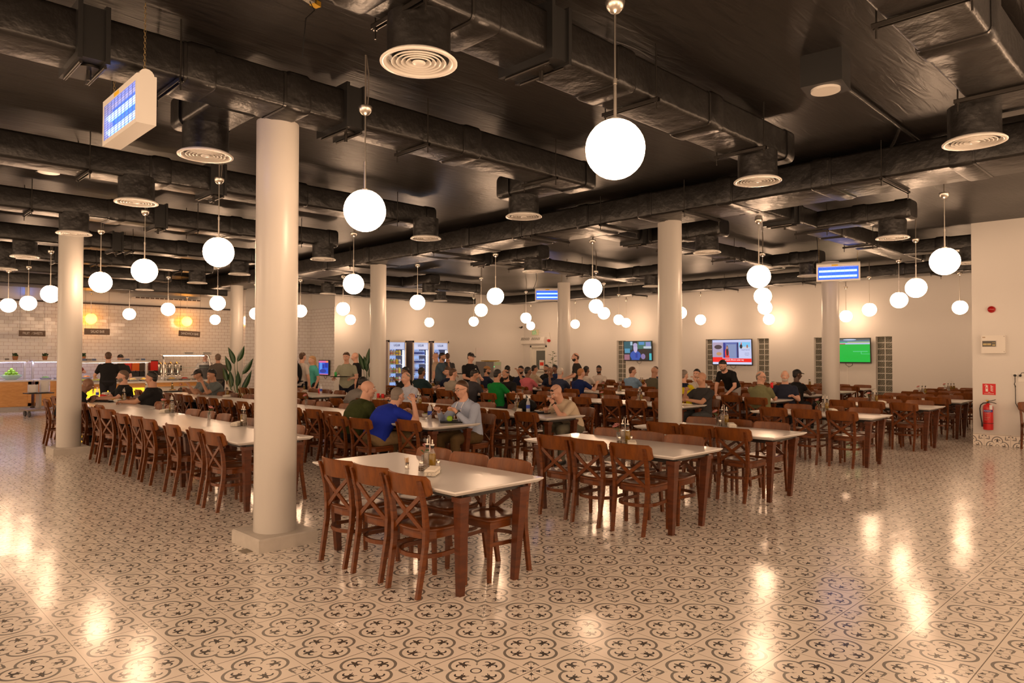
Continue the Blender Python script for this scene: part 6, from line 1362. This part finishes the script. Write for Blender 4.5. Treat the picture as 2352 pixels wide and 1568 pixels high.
def guard(x0, x1, yc, label, led, z=1.45, d=0.5, cold=True):
    t = empty('sneeze_guard', ((x0+x1)/2, yc, CT), 0, label, 'sneeze guard', 'lit sneeze guards over the counters'); w_ = (x1-x0)/2; H = z-CT
    mb = MB(); mb.bx(-w_, w_, -d/2, d/2, H-0.012, H+0.012); mb.build('shelf', STEEL, t)
    mb = MB(); mb.bx(-w_+0.05, w_-0.05, -d/2+0.02, -d/2+0.06, H-0.032, H-0.012); mb.build('led_strip', led, t)
    for k in (-1, 1):
        mb = MB(); mb.bx(k*(w_-0.04)-0.025, k*(w_-0.04)+0.025, -0.03, 0.03, 0, H-0.012); mb.bx(k*(w_-0.04)-0.04, k*(w_-0.04)+0.04, -0.05, 0.05, 0, 0.012); mb.build('post', STEEL, t)
    mb = MB(); mb.bx(-w_, w_, -d/2-0.012, -d/2, H-0.03, H+0.03); mb.build('edge_rail', STEEL, t)
    return t
guard(-1.6, 1.93, 21.8, 'lit steel sneeze guard over the fruit bowl', LEDW)
guard(2.05, 3.9, 21.8, 'lit steel sneeze guard left of the second pillar', LEDW)
guard(2.4, 4.25, 18.5, 'lit steel sneeze guard over the salad bar', LEDB)
# curved glass guard of the sandwich bar
t = empty('glass_guard', (5.35, 18.5, CT), 0, 'glass guard on curved chrome posts over the sandwich bar', 'sneeze guard')
for k in (-0.66, 0.66):
    mb = MB(); mb.tube([(k, 0.0, 0), (k, 0.0, 0.42), (k, 0.03, 0.60), (k, 0.10, 0.70), (k, 0.25, 0.74), (k, 0.38, 0.74)], 0.018, 8); mb.build('chrome_post', CHROME, t)
mb = MB(); mb.bx(-0.7, 0.7, 0.0, 0.4, 0.74, 0.75); mb.build('top_glass', GLASS, t)
mb = MB(); mb.bx(-0.66, 0.66, 0.02, 0.35, 0.36, 0.368); mb.build('glass_shelf', mat('shelf_green_glass', (0.3, 0.4, 0.33), 0.1, alpha=0.6), t)
mb = MB(); mb.bx(-0.6, 0.6, 0.30, 0.34, 0.70, 0.72); mb.build('led_strip', LEDB, t)
def card(px, py, y, label, w_=0.12, h=0.08, m_=None, rz=0.0):
    p = aty(px, py, y); t = empty('menu_card', p, rz, label, 'menu card', 'small cards on the sneeze guards'); mb = MB(); mb.loft([[(-w_, -0.03, -h), (w_, -0.03, -h), (w_, -0.026, -h), (-w_, -0.026, -h)], [(-w_, 0.02, h), (w_, 0.02, h), (w_, 0.024, h), (-w_, 0.024, h)]], smooth=False); mb.build('card', m_ or mat('card_grey', (0.4, 0.38, 0.36), 0.5), t)
    mb = MB()
    for i in range(3): z = -h*0.5+h*0.5*i; mb.bx(-w_*0.8, w_*0.7, -0.032+0.0083*(i+1)+0.0*z-0.006, -0.030+0.0083*(i+1)-0.006, z-0.004, z+0.004)
    mb.build('printed_lines', mat('print_dark', (0.12, 0.11, 0.12), 0.6), t); return t
BLC = mat('card_blue', (0.16, 0.26, 0.5), 0.5)
for px, py, y, nm, mm in ((16, 823, 21.6, 'grey card beside the first plant pot', None), (192, 825, 18.4, 'blue card at the second pillar edge', BLC), (199, 823, 18.5, 'grey card second from the second pillar', None), (206, 824, 18.35, 'grey card third from the second pillar', None), (216, 825, 18.4, 'blue card left of the standing black T-shirt', BLC), (283, 824, 18.4, 'grey card before the bowed worker', None), (293, 825, 18.4, 'blue card before the bowed worker', BLC), (316, 824, 18.4, 'grey card toward the guard end', None), (329, 825, 18.4, 'blue card at the guard end', BLC)):
    q = card(px, py, y, nm, 0.055, 0.035, mm)
    q.location.z = 1.462+0.036
card(434, 817, 18.75, 'wide white card above the sandwich bar, left', 0.16, 0.035, WHITEP).location.z = CT+0.79
card(475, 815, 18.6, 'wide white card above the sandwich bar, before the waiter', 0.14, 0.035, WHITEP).location.z = CT+0.79
# herb pots
def herb(px, y, z, label):
    p = aty(px, 820, y); t = empty('herb_pot', (p.x, p.y, z), 0, label, 'plant pot', 'terracotta herb pots on the counters'); mb = MB(); mb.lathe([(0.05, 0), (0.075, 0.11), (0.08, 0.13), (0.07, 0.13), (0.065, 0.11)], n=16); mb.build('pot', mat('terracotta', (0.42, 0.19, 0.09), 0.8), t)
    mb = MB(); rr = random.Random(px)
    for i in range(46):
        a = rr.uniform(0, 6.28); r = rr.uniform(0, 0.07); h = rr.uniform(0.02, 0.09); c = Vector((math.cos(a)*r*1.2, math.sin(a)*r*1.2, 0.12+h)); mb.sphere(c, (0.012, 0.012, 0.022), 5, 4)
    mb.build('herb_leaves', GREEND, t); mb = MB(); mb.cyl((0, 0, 0.1), (0, 0, 0.15), 0.06, 0.07, 10); mb.build('herb_stems', GREENL, t)
herb(35, 21.8, 1.462, 'terracotta herb pot on the fruit counter guard'); herb(103, 21.8, 1.462, 'terracotta herb pot between fruit bowl and second pillar'); herb(190, 18.5, 1.462, 'terracotta herb pot peeping out beside the second pillar')
# apples
p = aty(26, 862, 21.75)
t = empty('fruit_bowl', (p.x, 21.75, CT), 0, 'clear glass bowl heaped with green apples', 'bowl'); mb = MB(); mb.lathe([(0.12, 0), (0.14, 0.01), (0.26, 0.10), (0.28, 0.15), (0.265, 0.15), (0.24, 0.10), (0.12, 0.02)], n=24); mb.build('bowl_glass', mat('bowl_glass', (0.55, 0.7, 0.55), 0.1, alpha=0.45), t)
AM = MB(); AM.sphere((0, 0, 0), 0.042, 12, 8, None, lambda d: 1-0.12*max(0, abs(d.z)-0.8)*5); AMM = AM.mesh('apple', APPLE); rr = random.Random(3); n = 0
for lay, (R0_, cnt, z) in enumerate(((0.17, 11, 0.13), (0.09, 5, 0.13), (0.13, 8, 0.195), (0.05, 3, 0.20), (0.07, 4, 0.255), (0.0, 1, 0.31))):
    for i in range(cnt):
        a = 2*PI*i/cnt+lay*0.5; o = bpy.data.objects.new('green_apple', AMM); COL.objects.link(o); o.location = (p.x+R0_*math.cos(a), 21.75+R0_*math.sin(a), CT+z); tag(o, 'green apple heaped in the glass bowl on the fruit counter', 'apple', 'green apples in the bowl')
# food pans with heaped salads
FOOD = [('leafy salad', (0.30, 0.38, 0.05)), ('corn', (0.75, 0.48, 0.05)), ('orange salad', (0.75, 0.25, 0.03)), ('pale salad', (0.62, 0.52, 0.22)), ('grated cheese', (0.75, 0.55, 0.22)), ('tomato', (0.5, 0.06, 0.03)), ('cucumber', (0.2, 0.35, 0.08)), ('pasta', (0.62, 0.42, 0.12))]
def pan(x, y, k, label):
    t = empty('food_pan', (x, y, CT), 0, label, 'food pan', 'heaped food pans on the counters'); mb = MB(); mb.loft([[(a*sx, b*sy, z) for a, b in ((-1, -1), (1, -1), (1, 1), (-1, 1))] for sx, sy, z in ((0.11, 0.15, 0.001), (0.125, 0.165, 0.05), (0.14, 0.18, 0.052), (0.118, 0.158, 0.046), (0.10, 0.14, 0.01))], smooth=False); mb.build('steel_pan', STEEL, t)
    mb = MB(); rr = random.Random(k*7+int(x*10)); mb.sphere((0, 0, 0.03), (0.11, 0.145, 0.06), 14, 8, None, lambda d: 0.9+0.12*math.sin(d.x*11)*math.cos(d.y*13))
    for i in range(28):
        a = rr.uniform(0, 6.28); r = math.sqrt(rr.random()); mb.sphere((0.095*r*math.cos(a), 0.13*r*math.sin(a), 0.085-0.05*r*r), (0.022, 0.018, 0.012), 6, 4)
    mb.build('food_heap', mat('food_%d' % k, FOOD[k][1], 0.5, vary=0.25), t)
for i in range(6): pan(2.62+i*0.30, 18.36, (0, 0, 3, 2, 4, 1)[i], 'steel pan of %s, %s along the salad bar' % (FOOD[(0, 0, 3, 2, 4, 1)[i]][0], ORD[i]))
for i in range(3): pan(4.85+i*0.36, 18.33, (7, 5, 4)[i], 'steel pan of %s, %s along the sandwich bar' % (FOOD[(7, 5, 4)[i]][0], ORD[i]))
for i in range(4): pan(2.4+i*0.36, 21.7, (6, 3, 1, 2)[i], 'pan of %s, %s on the second counter' % (FOOD[(6, 3, 1, 2)[i]][0], ORD[i]))
# urns, juice dispensers
def urn(px, label):
    p = aty(px, 850, 22.65); t = empty('coffee_urn', (p.x, 22.65, CT), 0, label, 'urn', 'steel urns on the back counter'); mb = MB(); mb.lathe([(0.15, 0), (0.15, 0.06), (0.13, 0.07), (0.13, 0.4), (0.12, 0.43), (0.05, 0.47), (0.02, 0.5)], n=20); mb.build('urn_body', CHROME, t)
    mb = MB(); mb.cyl((0, -0.13, 0.1), (0, -0.2, 0.1), 0.012, n=8); mb.cyl((0, -0.19, 0.06), (0, -0.19, 0.13), 0.01, n=8); mb.build('tap', BLACKP, t); mb = MB(); mb.bx(0.12, 0.17, -0.03, 0.03, 0.18, 0.36); mb.build('handle', BLACKP, t)
for px, lb in ((366, 'steel coffee urn nearest the juice dispensers'), (376, 'steel coffee urn, second from the juice dispensers'), (391, 'steel coffee urn, third from the juice dispensers'), (405, 'steel coffee urn nearest the sandwich guard')): urn(px, lb)
def juice(px, c, label, y=22.65):
    p = aty(px, 850, y); t = empty('juice_dispenser', (p.x, y, CT), 0, label, 'juice dispenser', 'juice dispensers'); mb = MB(); mb.bx(-0.11, 0.11, -0.12, 0.12, 0, 0.18); mb.build('base', BLACKP, t)
    mb = MB(); mb.bx(-0.12, 0.12, -0.1, 0.12, 0.2, 0.52); mb.build('tank', mat('juice_%.2f' % c[1], c, 0.15), t); mb = MB(); mb.bx(-0.13, 0.13, -0.11, 0.13, 0.52, 0.55); mb.build('lid', BLACKP, t); mb = MB(); mb.cyl((0, -0.12, 0.2), (0, -0.16, 0.14), 0.015, n=8); mb.build('spout', BLACKP, t)
juice(292, (0.65, 0.05, 0.03), 'red juice dispenser beside the standing black T-shirt'); juice(309, (0.75, 0.16, 0.03), 'orange juice dispenser next to the red one'); juice(327, (0.10, 0.07, 0.05), 'dark juice dispenser with steel stand'); juice(352, (0.7, 0.03, 0.02), 'tall bright red juice dispenser before the urns')
p = aty(388, 862, 18.5)
t = empty('cup_rack', (p.x, 18.5, CT), 0, 'chrome wire rack of white cups on the island counter', 'cup rack'); mb = MB()
for z in (0.01, 0.1, 0.2): mb.tube([(-0.22, -0.12, z), (0.22, -0.12, z), (0.22, 0.12, z), (-0.22, 0.12, z)], 0.005, 5, closed=True)
for x_ in (-0.22, -0.11, 0, 0.11, 0.22): mb.cyl((x_, -0.12, 0), (x_, -0.12, 0.2), 0.004, n=5)
mb.tube([(0, -0.12, 0.2), (0.0, -0.1, 0.36), (0, 0.1, 0.36), (0, 0.12, 0.2)], 0.006, 6); mb.build('wire_frame', CHROME, t)
for i in range(10):
    mb = MB(); mb.lathe([(0.025, 0), (0.038, 0.02), (0.04, 0.075), (0.036, 0.075), (0.033, 0.02)], n=10)
    o = mb.build('white_cup', CERAM, loc=(p.x-0.17+0.085*(i % 5), 18.5+0.05-0.1*(i//5), CT+0.012)); tag(o, 'white cup standing in the chrome rack on the island counter', 'cup', 'white cups in the rack')
# hanging signs
def hang_sign(px, py, w_, h, y, s, label, rx=0.0, rz=0.0):
    p = aty(px, py, y); t = empty('hanging_sign', p, 0, label, 'sign', 'wooden signs over the counters'); t.rotation_euler = (0, rx, rz)
    mb = MB(); mb.bx(-w_/2, w_/2, -0.012, 0.012, -h/2, h/2); mb.build('sign_board', SIGNW, t)
    text('lettering', s, h*0.62, (0.01, -0.014, 0), RN, mat('sign_cream_letters', (0.72, 0.66, 0.6), 0.6), t, 0.001, 0.62)
    mb = MB()
    for k in (-1, 1): mb.cyl((k*w_*0.46, 0, h/2), (k*w_*0.46-math.sin(rx)*1.0, 0, CZ-p.z), 0.003, n=5)
    mb.build('hanging_wire', STEELK, t)
hang_sign(74, 765.5, 0.66, 0.17, 21.5, 'FRUIT   / SWEETS', 'dark wooden sign reading FRUIT / SWEETS')
hang_sign(223, 761.5, 0.62, 0.17, 18.6, 'SALAD BAR', 'dark wooden sign reading SALAD BAR')
hang_sign(435, 766.5, 0.60, 0.17, 18.6, 'SANDWICH BAR', 'dark wooden sign reading SANDWICH BAR, hanging askew', rx=0.05, rz=-0.1)
# plate trolley
p = atz(88, 955, 0)
t = empty('plate_trolley', (p.x, p.y, 0), 0.2, 'low wheeled trolley with plate stacks left of the second pillar', 'trolley')
mb = MB(); mb.bx(-0.36, 0.36, -0.26, 0.26, 0.16, 0.20); mb.build('deck', mat('trolley_grey', (0.3, 0.24, 0.2), 0.5), t)
mb = MB(); mb.bx(-0.30, 0.30, -0.2, 0.2, 0.60, 0.625); mb.build('upper_shelf', STEELK, t)
mb = MB(); mb.bx(-0.03, 0.03, -0.1, 0.1, 0.2, 0.6); mb.build('column', STEEL, t)
for i, (a, b_) in enumerate(((-0.3, -0.2), (-0.24, 0.2), (0.3, -0.2), (0.3, 0.2))):
    mb = MB(); mb.cyl((a-0.02, b_, 0.07), (a+0.02, b_, 0.07), 0.07, n=14); mb.bx(a-0.025, a+0.025, b_-0.02, b_+0.02, 0.08, 0.16); mb.build('castor_wheel', mat('castor_grey', (0.08, 0.075, 0.07), 0.5), t)
PM = MB(); PM.lathe([(0.05, 0), (0.09, 0.004), (0.125, 0.022), (0.125, 0.026), (0.09, 0.009), (0.05, 0.006)], n=22); PMM = PM.mesh('plate', CERAM)
for s_, (dx, dy, n) in enumerate(((-0.14, -0.05, 12), (0.14, 0.02, 17))):
    for i in range(n):
        o = bpy.data.objects.new('white_plate', PMM); COL.objects.link(o); o.location = (p.x+dx, p.y+dy, 0.626+i*0.0175); tag(o, 'white plate in the %s stack on the trolley' % ('shorter', 'taller')[s_], 'plate', 'plate stacks on the trolley')

# ---------------------------------------------------------------- things on the diners' tables
def bowl(x, y, label, fc=None, r=0.065, z=ZT): 
    t = empty('white_bowl', (x, y, z), 0, label, 'bowl', 'white bowls of food'); lathe_obj('bowl_body', [(r*0.5, 0), (r*0.85, 0.01), (r, 0.045), (r*0.95, 0.045), (r*0.8, 0.014)], CERAM, t)
    if fc: mb = MB(); mb.sphere((0, 0, 0.03), (r*0.85, r*0.85, 0.03), 12, 6, None, lambda d: 0.9+0.15*math.sin(d.x*9+d.y*7)); mb.build('food', mat('bfood_%.2f_%.2f' % fc[:2], fc, 0.5, vary=0.3), t)
def plate(x, y, label, fc=None, z=ZT, r=0.115):
    t = empty('dinner_plate', (x, y, z), 0, label, 'plate', 'plates of food'); lathe_obj('plate_body', [(r*0.5, 0), (r*0.8, 0.004), (r, 0.018), (r, 0.021), (r*0.75, 0.008)], CERAM, t, 24)
    if fc:
        mb = MB(); rr = random.Random(int(x*31)); 
        for i in range(9): mb.sphere((rr.uniform(-.05, .05), rr.uniform(-.05, .05), 0.022+rr.uniform(0, .012)), (0.028, 0.024, 0.014), 8, 5)
        mb.build('food', mat('bfood_%.2f_%.2f' % fc[:2], fc, 0.5, vary=0.3), t)
WBP = None
def water(x, y, label, z=ZT):
    t = empty('water_bottle', (x, y, z), 0, label, 'water bottle', 'clear water bottles on the tables')
    lathe_obj('bottle_body', [(0.028, 0), (0.031, 0.008), (0.031, 0.14), (0.026, 0.165), (0.012, 0.195), (0.0115, 0.205)], mat('bottle_plastic', (0.85, 0.87, 0.9), 0.08, alpha=0.42), t); lathe_obj('bottle_label', [(0.0318, 0.06), (0.0318, 0.115)], BLUEL, t); lathe_obj('bottle_cap', [(0.013, 0.203), (0.013, 0.218), (0.01, 0.22)], mat('cap_clear', (0.7, 0.72, 0.75), 0.3), t)
def can(x, y, label, m_=None, z=ZT, h=0.115):
    t = empty('drink_can', (x, y, z), 0, label, 'can', 'red cans on the tables'); lathe_obj('can_body', [(0.024, 0), (0.031, 0.008), (0.031, h-0.008), (0.025, h)], m_ or REDCAN, t); lathe_obj('can_top', [(0.024, h), (0.020, h+0.001)], CHROME, t)
def P_(px, py, z=ZT): p = atz(px, py, z); return p.x, p.y
x, y = 3.22, pb['o'].location.y+0.02; tray(x, y, ZT, 1.5, 'black tray before the blue polo'); plate(x-0.02, y, 'plate on the tray of the blue polo', (0.35, 0.2, 0.07), ZT+0.018)
x, y = P_(1046, 968); tray(x-0.02, y+0.03, ZT, 0.9, 'black tray of bowls before the diner in pale blue')
zt = ZT+0.017
x, y = P_(994, 956, zt); bowl(x, y, 'white bowl of green salad beside the water bottle', (0.28, 0.3, 0.06), z=zt); x, y = P_(1016, 960, zt); bowl(x, y, 'white bowl with orange fruit in the middle of the tray', (0.65, 0.25, 0.03), z=zt); x, y = P_(1052, 957, zt); bowl(x, y, 'white bowl behind the green apple', None, r=0.07, z=zt)
x, y = P_(1033, 963, zt+0.03); o = bpy.data.objects.new('green_apple', AMM); COL.objects.link(o); o.location = (x, y, zt+0.042); tag(o, 'single green apple on the black tray before the diner in pale blue', 'apple')
x, y = P_(1060, 962, zt); mb = MB(); mb.loft([[(-0.07, -0.05, 0.001), (0.06, -0.04, 0.001), (0.07, 0.05, 0.001), (-0.05, 0.04, 0.001)], [(-0.07, -0.05, 0.003), (0.06, -0.04, 0.012), (0.07, 0.05, 0.003), (-0.05, 0.04, 0.006)]], smooth=False); tag(mb.build('paper_napkin', NAPK, loc=(x, y, zt)), 'crumpled white paper napkin on the tray edge', 'napkin')
x, y = P_(987, 962); water(x, y, 'clear water bottle beside the blue polo'); x, y = P_(1213, 946); water(x, y, 'clear water bottle beside the black bag'); x, y = P_(737, 904); water(x, y, 'clear water bottle beyond the nearest pillar'); x, y = P_(1570, 895); water(x, y, 'water bottle at the middle pillar edge')
x, y = P_(225, 913); water(x, y, 'water bottle before the bald person by the second pillar'); x, y = P_(259, 905); water(x, y, 'water bottle before the grey beard')
x, y = P_(879, 917); can(x, y, 'red can, first of two before the balding diner'); x, y = P_(885, 915); can(x, y, 'red can, second of two before the balding diner'); x, y = P_(734, 903); can(x, y, 'red can beyond the nearest pillar'); x, y = P_(1105, 882); can(x, y, 'red can beside the tan cap wearer')
for px, py, lb in ((267, 915, 'red mug before the grey beard'), (288, 913, 'red mug by the tattooed forearm')):
    x, y = P_(px, py); t = empty('mug', (x, y, ZT), 0, lb, 'mug', 'red mugs'); lathe_obj('mug_body', [(0.035, 0), (0.038, 0.004), (0.038, 0.085), (0.034, 0.085), (0.034, 0.01)], REDP, t, 16); mb = MB(); mb.tube([(0.036, 0, 0.07), (0.06, 0, 0.065), (0.062, 0, 0.035), (0.037, 0, 0.02)], 0.005, 6); mb.build('handle', REDP, t)
x, y = P_(1268, 947); tray(x, y+0.05, ZT, 0.4, 'black tray under the plate of the bald diner'); plate(x-0.05, y+0.08, 'white plate of food before the bald diner', (0.40, 0.2, 0.07), zt); x, y = P_(1300, 944, zt); bowl(x-0.03, y, 'white square bowl beside the bald diner', None, z=zt)
for px, py, lb in ((230, 921, 'dark tray before the bald person by the second pillar'), (290, 921, 'dark tray before the grey beard'), (470, 897, 'dark tray before the black cap'), (870, 921, 'dark tray before the balding diner'), (1190, 902, 'dark tray before the green T-shirt'), (1605, 903, 'dark tray before the muscular bald diner'), (1653, 882, 'dark tray before the bending person')):
    x, y = P_(px, py); tray(x, y, ZT, R_.uniform(-0.3, 0.3), lb); plate(x+0.03, y, lb.replace('dark tray', 'plate of food on the tray'), (0.5, 0.28, 0.08), zt)
x, y = P_(1405, 880); t = empty('food_box', (x, y, ZT), 0.3, 'small yellow food box before the white shirt', 'box'); mb = MB(); mb.loft([[(a*k, b*k, z) for a, b in ((-1, -1), (1, -1), (1, 1), (-1, 1))] for k, z in ((0.06, 0), (0.08, 0.07), (0.073, 0.07), (0.055, 0.01))], smooth=False); mb.build('box_body', mat('yellow_box', (0.75, 0.5, 0.02), 0.5), t)
x, y = P_(1245, 945); t = empty('shoulder_bag', (x+0.12, y+0.25, ZT), 0.5, 'slumped black bag lying on the table beside the bald diner', 'bag')
mb = MB(); mb.sphere((0, 0, 0.085), (0.20, 0.15, 0.105), 16, 10, None, lambda d: 1+0.06*math.sin(d.x*7+d.z*5)); mb.sphere((0.14, 0.05, 0.06), (0.10, 0.12, 0.07), 12, 8); vox(mb, 'bag_body', cloth('bagblack', (0.01, 0.01, 0.011)), 0.013, t)
mb = MB(); mb.tube([(-0.1, 0, 0.17), (0.0, 0.02, 0.25), (0.12, 0.03, 0.20), (0.22, 0.0, 0.06)], 0.010, 6); mb.build('strap', BLACKP, t)
mb = MB(); mb.sphere((0, 0, 0), (0.045, 0.03, 0.02), 10, 6); o = mb.build('bread_piece', mat('bread', (0.5, 0.28, 0.1), 0.7)); w_ = pb['world'](pb['arms'][1][2]+Vector((-0.04, 0.05, 0.03))); o.location = w_; tag(o, 'piece of bread held by the person in blue polo', 'bread')
mb = MB(); mb.sphere((0, 0, 0), (0.035, 0.03, 0.012), 10, 6); o = mb.build('bread_piece', mat('bread', (0.5, 0.28, 0.1), 0.7)); w_ = pl['world'](pl['arms'][0][2]+Vector((0.03, 0.08, 0.03))); o.location = w_; tag(o, 'folded bread held by the diner in pale blue', 'bread')
# things standing on tables: keep each one on its table top
for o in scn.objects:
    if o.parent is None and o.get('label') and 0.745 < o.location.z < 0.81 and o.name.split('.')[0] not in ('person', 'fork', 'bread_piece') and depth(o.location.x, o.location.y) > 5.5:
        x, y = o.location.x, o.location.y; best = None
        m_ = 0.16 if 'tray' in o.name or 'plate' in o.name else 0.07
        for (x0, y0, kind, k, j, ds) in TABLES:
            cx = min(max(x, x0+m_), x0+TW-m_); cy = min(max(y, y0+m_), y0+TL-m_); d = math.hypot(cx-x, cy-y)
            if best is None or d < best[0]: best = (d, cx, cy)
        if 0 < best[0] < 0.9: o.location.x, o.location.y = best[1], best[2]
place_chairs()
bake_all()
text_to_mesh()
# shorten over-long labels
for o in scn.objects:
    lb = o.get('label')
    if lb and len(lb.split()) > 16: o['label'] = ' '.join(lb.split()[:16]).rstrip(',')
